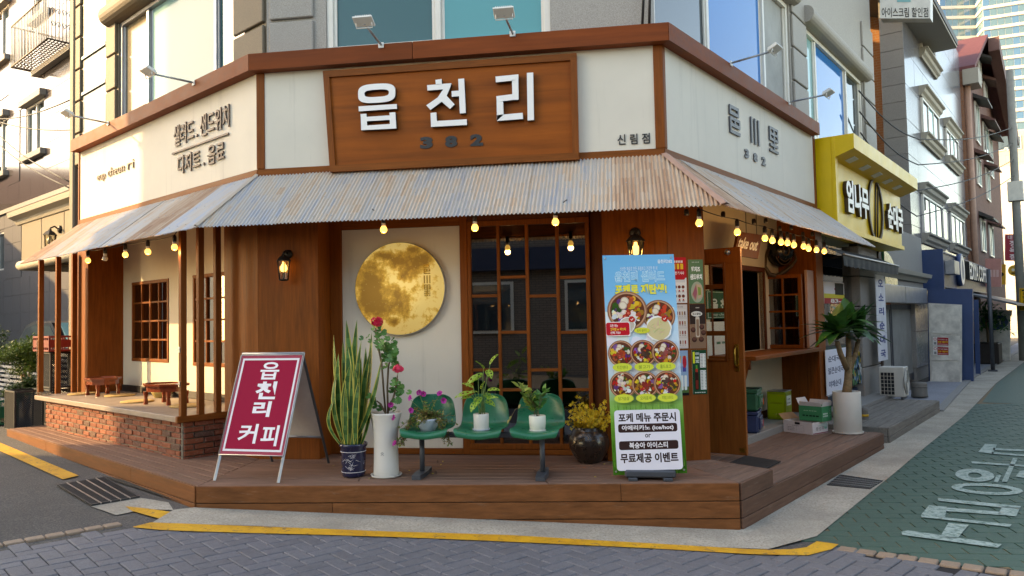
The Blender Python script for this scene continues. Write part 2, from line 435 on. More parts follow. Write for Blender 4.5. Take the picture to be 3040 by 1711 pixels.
plain('carton_green', '2f8a5c', .6, var=.06); plain('carton_white', 'dad3d2', .65, var=.05); plain('carton', 'a57f54', .8)
plain('rubber', '1c1a1a', .85, bmp=.3, bscale=200)
plain('red_paint', 'a01038', .5, var=.05); plain('crate_red', '7a2320', .45, var=.15); plain('crate_green', '0f5a3c', .4, var=.15); plain('crate_black', '1a1e22', .45, var=.2)
plain('straw', 'b8955c', .85, var=.25, scale=40, bmp=.5, bscale=150); plain('basket', 'a08a4e', .8, var=.2)
plain('yellow_paint', 'e8bc12', .4, var=.08, scale=2); plain('blue_paint', '2c4670', .45, var=.15, scale=2); plain('blue_dark', '24304a', .45, var=.15)
plain('awning_black', '15181b', .7, var=.2); plain('ac_white', 'c9c7be', .5, var=.08, scale=3)
plain('white_dirty', 'd2cec4', .75, var=.35, scale=3, bmp=.1); plain('grey_door', '8d8d88', .6, var=.2, scale=2)
plain('roof_dark', '3c3a3a', .6); plain('roof_red', '6a3a3c', .8, var=.2, scale=12); plain('eave_brown', '6a4a44', .7)
plain('teal_dark', '23404a', .3, var=.2); plain('plaster_white', 'd8d3c8', .8, var=.1)
plain('cable', '1a1a1c', .6); plain('grate', '3a3d40', .55, metal=.5, var=.25, scale=30); plain('chain', '8a8276', .4, metal=.8)
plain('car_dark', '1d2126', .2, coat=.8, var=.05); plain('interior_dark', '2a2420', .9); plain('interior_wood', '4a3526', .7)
plain('sign_yellow', 'e0a92a', .45); plain('sign_red', 'a8283a', .5); plain('sign_white', 'd9d9d6', .5); plain('sign_pink', 'c98a80', .6); plain('banner_white', 'd5d7df', .6)
plain('road_white', 'c2cfcb', .75, var=.25, scale=18); plain('concrete_pole', '8a8880', .8)
stone('granite', 'a39e97', .45, 180); stone('granite_warm', '766b5a', .35, 150, stain=.2); stone('granite_dark', '5d5a5a', .5, 120, rough=.35)
stone('granite_side', '8f8b86', .45, 120, stain=.3); stone('marble', '7c7c82', .12, 20, rough=.16, stain=.25, bmp=0); MT['marble'].node_tree.nodes['Principled BSDF'].inputs['Specular IOR Level'].default_value = .3
stone('stone_trim', 'a9a295', .25, 120); stone('plinth', '8e8c88', .4, 160)
stone('panel_left', '574f4d', .12, 60, rough=.15, stain=.12, bmp=0); stone('panel_left_dark', '6c696b', .45, 110, rough=.4)
stone('bollard', '77736c', .4, 150)
MT['leaf_attr'] = leafmat('leaf_attr', None, None, .35, attr=True)
leafmat('leaf_mid', '2f6a2c', '5d9240', .45); leafmat('leaf_dark', '1c4522', '3f7434', .35); leafmat('leaf_lime', '6f9a2a', 'b2cc52', .45)
leafmat('leaf_shrub', '4c7a34', 'a8b050', .4, scale=25); leafmat('leaf_dry', '7c7a3a', 'b59a5c', .6, scale=30); leafmat('leaf_hedge', '20381a', '546e2c', .55, scale=8)
leafmat('petal_red', 'd01040', 'f03c68', .5); leafmat('petal_pink', 'a0157a', 'd43aa8', .5); leafmat('petal_yellow', 'e0b41a', 'f8e450', .5, scale=30)
printmat('print', .55, 0, .12); printmat('print_paper', .6)
glassy('shop_glass', (.22,.20,.18), .13, wav=.0); glassy('clear_glass', (.86,.9,.88), .04); glassy('casement_glass', (.5,.5,.5), .1); glassy('lamp_glass', (.9,.86,.75), .02)
mirror('glass_teal', (.02,.10,.11), wav=.1, spec=.5); mirror('glass_aqua', (.06,.30,.33), wav=.1, spec=.5); mirror('glass_blue_sky', (.0,.18,.50), wav=.1, spec=.3); mirror('glass_beige', (.22,.18,.11), .12, spec=.3)  # blue sky reflection is put into the blue pane's base colour
mirror('glass_pale_sky', (.20,.36,.36), .1, spec=.08); mirror('glass_dark', (.03,.05,.06), wav=.15); mirror('glass_tower', (.12,.22,.26), wav=.1); mirror('glass_towerblue', (.08,.2,.34)); mirror('glass_sky', (.26,.50,.50), wav=.1, spec=.35)  # left and sky panes carry the bright sky reflection in their base colour
emis('bulb_on', (1,.6,.15), .55); emis('lantern_on', (1,.6,.2), 1.0); plain('bulb_off', 'b3ada2', .2, coat=.5)
emis('led_red', (1,.12,.1), 3.); emis('led_green', (.2,1,.3), 2.); emis('menu_lit', (.75,.82,1.), .18)
# ------------------------------------------------------------------ special materials
def m_zinc(name, rust):
    m, nt, b, L = nodes(name)
    a = nt.nodes.new('ShaderNodeAttribute'); a.attribute_name = 'Col'      # across / along the sheet
    sp = nt.nodes.new('ShaderNodeSeparateColor'); L.new(a.outputs['Color'], sp.inputs[0])
    cb = nt.nodes.new('ShaderNodeCombineXYZ'); L.new(math_(nt,'MULTIPLY',sp.outputs[0],30.),cb.inputs[0]); L.new(math_(nt,'MULTIPLY',sp.outputs[1],1.1),cb.inputs[1])
    L.new(math_(nt,'MULTIPLY',orand(nt),50),cb.inputs[2])
    f = noise(nt, cb.outputs[0], 1.6, 6, .7, .4)
    cb2 = nt.nodes.new('ShaderNodeCombineXYZ'); L.new(math_(nt,'MULTIPLY',sp.outputs[0],4.),cb2.inputs[0]); L.new(math_(nt,'MULTIPLY',sp.outputs[1],1.5),cb2.inputs[1]); L.new(math_(nt,'MULTIPLY',orand(nt),90),cb2.inputs[2])
    g = noise(nt, cb2.outputs[0], 1.5, 4, .6)
    h = math_(nt,'ADD',math_(nt,'MULTIPLY',f,.62),math_(nt,'MULTIPLY',g,.45))
    h = math_(nt,'ADD',h,rust)
    h = math_(nt,'ADD',h,math_(nt,'MULTIPLY',math_(nt,'SUBTRACT',orand(nt),.5),.10))
    col = ramp(nt, h, [(.36,lin('aab0ba')),(.49,lin('c2b9ae')),(.58,lin('c2aa92')),(.72,lin('ac876c')),(.92,lin('825e4a'))])
    L.new(col, b.inputs['Base Color'])
    L.new(ramp(nt, h, [(.42,(.34,)*3),(.62,(.72,)*3)]), b.inputs['Roughness'])
    L.new(ramp(nt, h, [(.42,(.3,)*3),(.6,(.0,)*3)]), b.inputs['Metallic'])
m_zinc('zinc', -.035); m_zinc('zinc_rusty', .13)
def m_ground(name, c, dark, light, sc=90, rough=.85, stain=.35, bmp=.5, patch=.6):
    m, nt, b, L = nodes(name); p = pos(nt, rnd=False)
    s_ = noise(nt, p, sc, 3, .85); g = noise(nt, p, patch, 6, .65)
    col = ramp(nt, s_, [(.3,lin(dark)),(.5,lin(c)),(.72,lin(light))])
    col = mixc(nt, math_(nt,'MULTIPLY',ramp(nt,g,[(.35,(0,0,0)),(.7,(1,1,1))]),stain), col, tuple(x*.5 for x in lin(c)))
    L.new(col, b.inputs['Base Color']); b.inputs['Roughness'].default_value = rough
    bump(nt, b, s_, bmp, .006)
m_ground('asphalt', '55524f', '302f2f', '827a72', 75, .85, .55, .8, 1.1)
m_ground('apron', 'b5ad9e', '7a7368', 'cbc3b3', 60, .9, .75, .8, 1.8)
m_ground('sidewalk', '8d9099', '75787f', 'a3a6ac', 40, .85, .4)
m_ground('dirt', '3a352e', '221f1a', '57503f', 60, .95, .3)
m_ground('mortar', '8d8474', '6b6355', 'a89f8c', 90, .95, .3)
m_ground('paver_base', '222123', '151416', '333134', 120, .9, .3)
m_ground('green_base', '8a7558', '55483a', '9d8a6c', 60, .95, .4)
def m_paver(name, c, speck=.35, var=.3, worn=None):
    m, nt, b, L = nodes(name); c = lin(c); p = pos(nt)
    s_ = noise(nt, p, 110, 4, .85); g = noise(nt, pos(nt, rnd=False), 1.1, 5, .6)
    col = ramp(nt, s_, [(.3,tuple(x*(1-speck) for x in c)),(.5,c),(.7,tuple(min(1,x*(1+speck)) for x in c))])
    col = mixc(nt, math_(nt,'MULTIPLY',orand(nt),var), col, tuple(x*.55 for x in c))
    col = mixc(nt, math_(nt,'MULTIPLY',g,.35), col, tuple(x*.5 for x in c))
    md = ramp(nt, noise(nt, p, 22, 6, .8), [(.35,(0,0,0)),(.7,(1,1,1))]); col = mixc(nt, math_(nt,'MULTIPLY',md,.4), col, tuple(min(1,x*1.5) for x in c))
    if worn:
        wv = ramp(nt, noise(nt, p, 26, 6, .75), [(.60,(0,0,0)),(.72,(1,1,1))]); col = mixc(nt, math_(nt,'MULTIPLY',wv,.7), col, lin(worn))
    L.new(col, b.inputs['Base Color']); b.inputs['Roughness'].default_value = .62; bump(nt, b, s_, .5, .004)
m_paver('paver', '6a6b71', .5, .5); m_paver('paver_green', '38594d', .2, .25, '8a7a60'); m_paver('paver_brown', '97816d', .3, .3)
def m_linepaint():
    m, nt, b, L = nodes('line_yellow'); p = pos(nt, rnd=False)
    cr = ramp(nt, noise(nt, p, 14, 8, .8, 1.), [(.40,(1,1,1)),(.44,(0,0,0))])
    sp = ramp(nt, noise(nt, p, 70, 5, .8), [(.33,(1,1,1)),(.40,(0,0,0))])
    col = mixc(nt, math_(nt,'MULTIPLY',math_(nt,'MAXIMUM',cr,sp),.75), ramp(nt, noise(nt,p,5,5), [(.3,lin('c58a16')),(.7,lin('e2aa22'))]), (.09,.08,.06))
    L.new(col, b.inputs['Base Color']); b.inputs['Roughness'].default_value = .7; bump(nt, b, noise(nt,p,90,4,.8), .4, .005)
m_linepaint()
def m_brick(name, cols, sc=40):
    m, nt, b, L = nodes(name); p = pos(nt)
    r1 = ramp(nt, orand(nt), [(0.,lin(cols[0])),(.4,lin(cols[1])),(.75,lin(cols[2])),(1.,lin(cols[3]))])
    f = ramp(nt, noise(nt, p, sc, 6, .75), [(.52,(0,0,0)),(.68,(1,1,1))])
    col = mixc(nt, math_(nt,'MULTIPLY',f,.5), r1, lin('c2a894'))
    col = mixc(nt, math_(nt,'MULTIPLY',noise(nt,p,18,5,.7),.5), col, (.06,.03,.02))
    L.new(col, b.inputs['Base Color']); b.inputs['Roughness'].default_value = .85; bump(nt, b, noise(nt,p,60,5,.8), .7, .006)
m_brick('brick', ['8a4228','a0522f','7a3a26','5f4436'])
def m_brickwall(name, c1, c2, mort, bw=.2, bh=.065, rot=0, sc=1.):
    m, nt, b, L = nodes(name); p = pos(nt, rot, rnd=False)
    s = nt.nodes.new('ShaderNodeSeparateXYZ'); L.new(p, s.inputs[0]); cb = nt.nodes.new('ShaderNodeCombineXYZ'); L.new(s.outputs[0], cb.inputs[0]); L.new(s.outputs[2], cb.inputs[1])
    t = nt.nodes.new('ShaderNodeTexBrick'); t.inputs['Scale'].default_value = sc; t.inputs['Brick Width'].default_value = bw; t.inputs['Row Height'].default_value = bh; t.inputs['Mortar Size'].default_value = .006
    t.inputs['Color1'].default_value = (*lin(c1),1); t.inputs['Color2'].default_value = (*lin(c2),1); t.inputs['Mortar'].default_value = (*lin(mort),1)
    L.new(cb.outputs[0], t.inputs['Vector'])
    col = mixc(nt, math_(nt,'MULTIPLY',noise(nt,p,3,5,.7),.4), t.outputs['Color'], tuple(x*.5 for x in lin(c1)))
    L.new(col, b.inputs['Base Color']); b.inputs['Roughness'].default_value = .85
    bump(nt, b, math_(nt,'SUBTRACT',1,t.outputs['Fac']), .4, .01)
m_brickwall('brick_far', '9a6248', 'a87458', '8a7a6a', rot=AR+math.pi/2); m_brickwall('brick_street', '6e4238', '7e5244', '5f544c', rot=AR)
m_brickwall('brick_opposite', '7d6f66', '8a7b70', '4a4440', rot=0); m_brickwall('brick_orange', 'a06840', 'a87248', 'a08a70', rot=AR+math.pi/2)
m_brickwall('tile_beige', 'c9bda8', 'cfc4b0', '8f8678', .9, .6, rot=AR+math.pi/2)
# ------------------------------------------------------------------ ground
def sheet(polys, dz, nsub=1):
    mb = MB()
    for P in polys: mb.add([(q[0],q[1],zg(q[0],q[1])+dz) for q in P], [tuple(range(len(P)))])
    return mb
def ribbon(a, b, dz, n=6):      # quad strip between two polylines of equal length, laid on the ground
    mb = MB(); A = []; B = []
    for i in range(len(a)-1):
        for k in range(n): t = k/n; A.append(np.array(a[i])*(1-t)+np.array(a[i+1])*t); B.append(np.array(b[i])*(1-t)+np.array(b[i+1])*t)
    A.append(np.array(a[-1])); B.append(np.array(b[-1])); m = len(A)
    vs = [(p[0],p[1],zg(p[0])+dz) for p in A]+[(p[0],p[1],zg(p[0])+dz) for p in B]
    fs = []
    for i in range(m-1):
        p, q, r = vs[i], vs[i+1], vs[m+i]; cr = (q[0]-p[0])*(r[1]-p[1])-(q[1]-p[1])*(r[0]-p[0])
        f = (i,i+1,m+i+1,m+i); fs.append(f if cr > 0 else f[::-1])
    return mb.add(vs, fs)
mb = MB(); xs = [-70,-40,-20,-12,-9]+list(np.arange(-8,9.1,.5))+[12,16,24,40,80,160,320]; ys = [-60,-30,-15]+list(np.arange(-10,12.1,2))+[20,40,80,160,320]
for j in ys:
    for i in xs: mb.v.append((i,j,zg(i,j)-.012))
nx = len(xs)
for j in range(len(ys)-1):
    for i in range(nx-1): mb.f.append([j*nx+i,j*nx+i+1,(j+1)*nx+i+1,(j+1)*nx+i]); mb.c.append(None); mb.sm.append(False)
struct('ground', mb, 'asphalt')
# surveyed lines
DA = fl(586,1443,0); DB = fl(2193,1433,0); DC = fl(2287,1393,0); DD = fl(26,1273,0)
yt = [gp(*p) for p in [(395,1567),(448,1554),(560,1558),(760,1566),(960,1573),(1153,1581),(1340,1586),(1520,1592),(1720,1604),(1913,1615),(2100,1626),(2280,1635),(2350,1634),(2394,1628),(2425,1610)]]
yb = [gp(*p) for p in [(396,1569),(470,1576),(560,1580),(760,1586),(960,1591),(1153,1597),(1340,1604),(1520,1612),(1720,1621),(1913,1630),(2100,1641),(2280,1650),(2398,1652),(2469,1634),(2490,1619)]]
struct('yellow_road_line', ribbon(yt, yb, .007, 3), 'line_yellow')
struct('yellow_lane_stripe', ribbon([gp(*p) for p in [(-260,1235),(0,1314),(234,1412)]], [gp(*p) for p in [(-260,1255),(0,1339),(186,1423)]], .0, 3), 'line_yellow')
struct('yellow_paint_patch', ribbon([gp(*p) for p in [(372,1503),(440,1510),(515,1521)]], [gp(*p) for p in [(392,1517),(430,1528),(477,1541)]], .0, 2), 'line_yellow')
# concrete apron: round the deck and along the right-hand street
ain = [gp(*p) for p in [(515,1515)]]+[np.array([DA[0]+.15,DA[1]+.12,0]), np.array([DB[0]-.12,DB[1]+.12,0])]+[FRR.p(.0,.68,0), FRR.p(3.3,.8,0), FRR.p(7,.85,0), FRR.p(13,.4,0), FRR.p(30,.3,0), FRR.p(80,.3,0)]
aout = [gp(452,1553), gp(760,1563), gp(2280,1632), gp(2425,1593), FRR.p(2.1,1.30,0), FRR.p(7,1.30,0), FRR.p(13,1.15,0), FRR.p(30,1.1,0), FRR.p(80,1.1,0)]
struct('concrete_gutter', ribbon(ain, aout, .003, 6), 'apron')
struct('concrete_patch', ribbon([gp(*p) for p in [(270,1502),(415,1476),(500,1490)]], [gp(*p) for p in [(345,1528),(430,1510),(515,1513)]], -.004, 3), 'apron')
struct('dirt_strip', ribbon([gp(300,1412),DA+[.15,.2,0],DB+[-.2,.2,0]], [gp(312,1419),gp(580,1506),gp(2203,1576)], .001, 6), 'dirt')
struct('sidewalk', ribbon([FRR.p(7.3,.0,0),FRR.p(14,-.1,0),FRR.p(60,-.1,0)], [FRR.p(7.3,.98,0),FRR.p(14,.62,0),FRR.p(60,.5,0)], .02, 3), 'sidewalk')
kb = MB()
for a_, b_ in (((7.3,.98),(10.5,.80)),((10.5,.80),(14,.62)),((14,.62),(30,.56)),((30,.56),(60,.5))):
    P0, P1 = FRR.p(a_[0],a_[1],0), FRR.p(b_[0],b_[1],0); P0[2] = P1[2] = -.33
    kb.hexa([P0,P1,P1-nR*.12,P0-nR*.12,P0+ZV*.06,P1+ZV*.06,P1-nR*.12+ZV*.06,P0-nR*.12+ZV*.06])
struct('kerb', kb, 'plinth')
# painted green block paving on the right-hand street
GE = [FRR.p(-2.,1.9,0)]
def inside_poly(p, poly):
    x, y = p[0], p[1]; c = False; n = len(poly)
    for i in range(n):
        x0, y0, x1, y1 = poly[i][0], poly[i][1], poly[(i+1)%n][0], poly[(i+1)%n][1]
        if (y0 > y) != (y1 > y) and x < (x1-x0)*(y-y0)/(y1-y0)+x0: c = not c
    return c
bt = [gp(*p) for p in [(2425,1593),(2490,1619),(2720,1655),(3040,1698),(3300,1735)]]
green_poly = [gp(2370,1600), FRR.p(2.1,1.10,0), FRR.p(7,1.10,0), FRR.p(13,.95,0), FRR.p(13,6,0), np.array([11,-1.6,0]), gp(3300,1735), gp(3040,1698), gp(2720,1655), gp(2490,1619)]
road_right = struct('green_road', ribbon([gp(2425,1593), FRR.p(2.1,1.30,0), FRR.p(7,1.30,0), FRR.p(13,1.15,0), FRR.p(30,1.1,0), FRR.p(80,1.1,0)], [gp(3300,1735), FRR.p(2.1,7,0), FRR.p(7,7,0), FRR.p(13,7,0), FRR.p(30,7,0), FRR.p(80,7,0)], -.008, 8), 'green_base')
road_front = struct('block_paved_road', ribbon([gp(-900,1700),gp(0,1632)]+yb+[gp(2720,1668),gp(3040,1712),gp(3300,1750)], [np.array([-9,-9,0]),np.array([-4,-9,0])]+[np.array([p[0],-9,0]) for p in yb]+[np.array([6.2,-9,0]),np.array([8,-9,0]),np.array([10,-9,0])], -.008, 2), 'paver_base')
def paver_mesh(name, L_, Wd, h, mat, ch=.006):
    m_ = MB().cbox((0,0,-h/2), (1,0,0), (0,1,0), (0,0,1), L_/2, Wd/2, h/2, ch); return mesh(name, m_, mat, np.zeros(3)), m_
def lay(name, cells, L_, Wd, mat, parent, top=.004, limit=300, ch=.005):
    """cells: (x, y, angle); the largest in the picture become objects, the rest one joined part"""
    me, src = paver_mesh(name, L_, Wd, .03, mat, ch)
    def size(c):
        d = np.array([c[0],c[1],zg(c[0])])-CAM; z = d@AXF
        if z < .3: return 0
        px, py = IW/2+FPX*(d@AXR)/z, IH/2-FPX*(d@AXU)/z
        if not (-60 < px < IW+60 and -60 < py < IH+60): return 0
        return 1/z**2
    cells = sorted(cells, key=size, reverse=True); rest = MB()
    for k, (x, y, a) in enumerate(cells):
        sl = (zg(x+.1)-zg(x-.1))/.2; z = zg(x)+top+random.uniform(-.0015,.0015)
        Mx = Matrix.Rotation(-math.atan(sl)+random.uniform(-.006,.006), 3, 'Y') @ Matrix.Rotation(random.uniform(-.006,.006), 3, 'X') @ Matrix.Rotation(a+random.uniform(-.008,.008), 3, 'Z')
        if k < limit and size((x,y,a)) > 0:
            o = bpy.data.objects.new(name, me); COL.objects.link(o); place(o, (x,y,z), parent); o.rotation_euler = Mx.to_euler()
        else:
            A = np.array(Mx); rest.add([A@np.array(v)+[x,y,z] for v in src.v], src.f)
    if rest.v: obj(name+'_field', rest, mat, parent, kind='stuff')
# herringbone grey pavers (0.2 x 0.1) turned a little
front_poly = [gp(-900,1700),gp(0,1634)]+[gp(120,1614),gp(260,1586),gp(372,1563)]+yt+[gp(2720,1672),gp(3040,1716),gp(3300,1753), np.array([9,-6.4,0]), np.array([-3,-6.4,0])]
cells = []; ang = R_(52); ca, sa = math.cos(ang), math.sin(ang); bw = .105; o0 = np.array([2.,-2.])
for i in range(-90,90):
    for j in range(-90,90):
        m4 = (i-j)%4
        if m4 == 0: lx, ly, a = (i+1)*bw, (j+.5)*bw, 0
        elif m4 == 2: lx, ly, a = (i+.5)*bw, (j+0.)*bw, math.pi/2
        else: continue
        x = o0[0]+lx*ca-ly*sa; y = o0[1]+lx*sa+ly*ca
        if -2.5 < x < 8 and -3.6 < y and inside_poly((x,y), front_poly): cells.append((x,y,ang+a))
lay('paver', cells, 2*bw-.006, bw-.006, 'paver', road_front, top=.001)
cells = []; ang = R_(-2)
for j in range(-30,70):
    for i in range(-30,60):
        lx, ly = (i+.5*(j%2))*.245, j*.125
        x = 4.4+lx*math.cos(ang)-ly*math.sin(ang); y = -1.5+lx*math.sin(ang)+ly*math.cos(ang)
        if inside_poly((x,y), green_poly): cells.append((x,y,ang))
lay('green_paver', cells, .236, .1215, 'paver_green', road_right, top=-.003, ch=.002)
far_green = MB()
struct('green_road_far', ribbon([FRR.p(9.0,1.31,0),FRR.p(13,1.16,0),FRR.p(30,1.11,0),FRR.p(80,1.11,0)], [FRR.p(9.0,6.9,0),FRR.p(13,6.9,0),FRR.p(30,6.9,0),FRR.p(80,6.9,0)], -.002, 3), 'paver_green', road_right)
# brown border stones at both ends
def border(p0, p1, wd, n, parent):
    p0, p1 = np.array(p0), np.array(p1); L_ = np.linalg.norm((p1-p0)[:2])/n; a = math.atan2(p1[1]-p0[1], p1[0]-p0[0])
    me, _ = paver_mesh('border_stone', L_-.012, wd, .03, 'paver_brown')
    for k in range(n):
        c = p0+(p1-p0)*(k+.5)/n; sl = (zg(c[0]+.1)-zg(c[0]-.1))/.2
        o = bpy.data.objects.new('border_stone', me); COL.objects.link(o); place(o, (c[0],c[1],zg(c[0])+.006), parent)
        o.rotation_euler = (Matrix.Rotation(-math.atan(sl),3,'Y') @ Matrix.Rotation(a+random.uniform(-.01,.01),3,'Z')).to_euler()
border(gp(-420,1690), gp(360,1554), .085, 12, road_front)
border(gp(2486,1628), gp(3300,1744), .10, 12, road_right)
# white road lettering, worn, on the green paving
def mark(polys, dz=.0045):
    mb = MB()
    for P in polys:
        q = [gp(2280+x*.3932, 1141+y*.3932) for x, y in P]; mb.add([(p[0],p[1],zg(p[0])+dz) for p in q], [tuple(range(len(q)))[::-1]])
    return mb
def ring(cx, cy, rx, ry, ix, iy, n=28):
    P = []
    for k in range(n):
        a, b = 2*math.pi*k/n, 2*math.pi*(k+1)/n
        P.append([(cx+rx*math.cos(a),cy+ry*math.sin(a)+.06*rx*math.cos(a)),(cx+rx*math.cos(b),cy+ry*math.sin(b)+.06*rx*math.cos(b)),(cx+ix*math.cos(b),cy+iy*math.sin(b)+.06*ix*math.cos(b)),(cx+ix*math.cos(a),cy+iy*math.sin(a)+.06*ix*math.cos(a))])
    return P
marks = [[(1005,1118),(1060,1108),(1765,1212),(1735,1240),(1015,1142)],[(1362,1052),(1515,1066),(1430,1172),(1292,1168)],
  [(1280,862),(1910,925),(1900,950),(1288,884)],[(1215,918),(1350,930),(1338,1008),(1155,992)],[(1340,935),(1760,968),(1758,992),(1340,962)],[(1155,992),(1840,1062),(1825,1082),(1160,1008)],[(1770,925),(1905,932),(1875,1002),(1735,988)]]
marks += ring(1655,795,270,42,190,22)+ring(1562,690,148,48,52,20)
marks += [[(1640,452),(1728,460),(1700,530),(1588,514)],[(1700,484),(1990,500),(1990,512),(1700,500)],[(1690,514),(1990,540),(1990,552),(1690,528)],[(1535,585),(1990,618),(1990,630),(1540,600)],[(1850,560),(1885,562),(1805,742),(1765,738)],[(1725,690),(1760,692),(1735,745),(1705,742)],[(1990,640),(1900,660),(1870,700),(1990,720)],[(1960,730),(2100,745),(2100,760),(1960,748)]]
def m_roadwhite():
    m, nt, b, L = nodes('road_letter'); p = pos(nt, rnd=False)
    f = ramp(nt, noise(nt, p, 22, 8, .8), [(.45,(0,0,0)),(.60,(1,1,1))])
    L.new(mixc(nt, math_(nt,'MULTIPLY',f,.85), lin('a3b8b2'), lin('45685c')), b.inputs['Base Color']); b.inputs['Roughness'].default_value = .75
m_roadwhite()
struct('white_road_lettering', mark(marks), 'road_letter')
# drain grates
def grate(q, label, dz=.002):
    q = [np.array(p) for p in q]; t = thing('drain_grate', label, 'grate', (sum(q)/4))
    up = ZV*.008
    fr_ = MB()
    for i in range(4):
        a, b = q[i], q[(i+1)%4]; c_ = sum(q)/4; ai, bi = a+(c_-a)*.05, b+(c_-b)*.05
        fr_.prism([a,b,bi,ai], up+ZV*dz)
    obj('frame', fr_, 'grate', t)
    bars = MB(); n = 26
    for k in range(1,n):
        s_ = k/n; a, b = q[0]*(1-s_)+q[1]*s_, q[3]*(1-s_)+q[2]*s_; w_ = (q[1]-q[0])/n*.22
        bars.prism([a-w_,a+w_,b+w_,b-w_], up)
    obj('bars', bars, 'grate', t, kind='stuff')
    for s_ in (.2,.4,.6,.8):
        a, b = q[0]*(1-s_)+q[3]*s_, q[1]*(1-s_)+q[2]*s_; w_ = (q[3]-q[0])*.012
        obj('cross_bar', MB().prism([a-w_,b-w_,b+w_,a+w_], up+ZV*.003), 'steel', t)
    obj('pit', MB().prism([p+(sum(q)/4-p)*.04-ZV*.001 for p in q], ZV*.003), 'black', t)
grate([gp(*p) for p in [(169,1442),(271,1502),(415,1477),(311,1418)]], 'square steel drain grate in the asphalt beside the yellow paint patch')
grate([gp(*p) for p in [(2455,1442),(2583,1454),(2621,1430),(2494,1412)]], 'rectangular steel drain grate in the concrete gutter beside the green road')
# ------------------------------------------------------------------ timber deck
deck = thing('wooden_deck', 'low brown plank deck wrapping the corner cafe front', 'deck', (2,-.5,-.16))
def planks(o0, o1, i0, i1, n, mat, parent, z=0., th=.028, gap=.0050, cuts=()):
    """planks between outer edge o0-o1 and inner edge i0-i1"""
    for k in range(n):
        t0, t1 = k/n, (k+1)/n
        a, b, c, d = o0+(i0-o0)*t0, o1+(i1-o1)*t0, o1+(i1-o1)*t1, o0+(i0-o0)*t1
        L_ = np.linalg.norm(b-a); wv = unit(d-a); g = wv*gap
        sp = [0.]+sorted(cuts[k%len(cuts)] if cuts else ())+[1.]
        for s0, s1 in zip(sp[:-1], sp[1:]):
            e = .003/L_
            P = [a+(b-a)*(s0+e)+g, a+(b-a)*(s1-e)+g, d+(c-d)*(s1-e)-g, d+(c-d)*(s0+e)-g]
            zz = z+random.uniform(-.002,.0015); c_ = .0035
            lo = [np.array([p[0],p[1],zz-th]) for p in P]; cen = sum(lo)/4
            m1 = [np.array([p[0],p[1],zz-c_]) for p in P]
            tp = []
            for i in range(4):
                q = np.array([P[i][0],P[i][1],zz]); q = q+unit((P[(i+1)%4]-P[i])*[1,1,0])*c_+unit((P[(i-1)%4]-P[i])*[1,1,0])*c_; tp.append(q)
            mb = MB().add(lo+m1+tp, [(3,2,1,0)]+[(i,(i+1)%4,4+(i+1)%4,4+i) for i in range(4)]+[(4+i,4+(i+1)%4,8+(i+1)%4,8+i) for i in range(4)]+[(8,9,10,11)])
            obj('plank', mb, mat, parent)
O2 = np.array([0.,.02,0]); BI = np.array([W,.02,0]); P2 = np.array([4.068,.11,0])
DI = DD+np.array(-nL)*.78
planks(DD, DA, DI, O2, 8, 'deck_l', deck, cuts=((.42,),(.7,),(.3,),(.55,)))
planks(DA, DB, O2, BI, 8, 'deck_x', deck, cuts=((.66,),(.3,),(.8,),(.45,)))
planks(DB, DC, BI, P2, 6, 'deck_r', deck)
planks(np.array([.55,0.,0]), np.array([3.2,0,0]), np.array([.55,.3,0]), np.array([3.2,.3,0]), 2, 'deck_x', deck, z=-.001)
def boards(a, b, rows, mat, parent, out, cuts, name='fascia_board', th=.02):
    for k, (z0, z1) in enumerate(rows):
        sp = [0.]+list(cuts[k%len(cuts)])+[1.]
        for s0, s1 in zip(sp[:-1], sp[1:]):
            p, q = a+(b-a)*s0, a+(b-a)*s1; L_ = np.linalg.norm(q-p); ex = (q-p)/L_
            obj(name, MB().cbox((p+q)/2+out*(th/2+.001+random.uniform(0,.002))+ZV*(z0+z1)/2, ex, np.cross(ZV,ex), ZV, L_/2-.0015, th/2, (z1-z0)/2, .003), mat, parent)
rows = [(-.128,-.0035),(-.256,-.134),(-.40,-.262)]
eo = unit(np.cross(DB-DA, ZV)); boards(DA, DB, rows, 'fascia_x', deck, eo, ((.79,),(.26,),(.55,)))
boards(DD, DA, rows[:2], 'fascia_l', deck, nL, ((.30,.76),(.5,)))
ro = unit(np.cross(DC-DB, ZV)); boards(DB, DC, rows[:1], 'fascia_r', deck, ro, ((),))
# lower step deck in front of the take-out door
LZ = -.128
LA, LB = DC.copy(), FRR.p(3.44,.91,0); LA = DB+(DC-DB)*1.; 
lower = thing('lower_deck', 'lower brown plank step along the take out counter', 'deck', FRR.p(1.8,.4,-.3))
planks(LA+ro*.0, LB, FRR.p(.2,-.4,0), FRR.p(3.44,-.4,0), 9, 'deck_r', lower, z=LZ, cuts=((.55,),(),(.35,),()))
boards(DB, LB, [(-.256,-.134),(-.40,-.262)], 'fascia_r', lower, ro, ((),(.6,)))
boards(LB, FRR.p(3.44,-.4,0), [(-.256,-.131),(-.40,-.262)], 'fascia_r', lower, dR, ((),))
boards(DC, P2, [(-.127,-.004)], 'fascia_r', deck, unit(np.cross(P2-DC, ZV)), ((),))
gd = thing('grey_deck', 'weathered grey plank step outside the yellow signed shop', 'deck', FRR.p(5.5,.5,-.3))
planks(FRR.p(3.84,.89,0), FRR.p(7.22,.92,0), FRR.p(3.84,.1,0), FRR.p(7.22,.1,0), 7, 'deck_grey', gd, z=-.12, cuts=((.3,),(.62,),(.5,)))
boards(FRR.p(3.84,.89,0), FRR.p(7.22,.92,0), [(-.225,-.124),(-.36,-.23)], 'deck_grey', gd, nR, ((),(.4,)))
boards(FRR.p(3.84,.1,0), FRR.p(3.84,.89,0), [(-.225,-.124),(-.36,-.23)], 'deck_grey', gd, -dR, ((),))
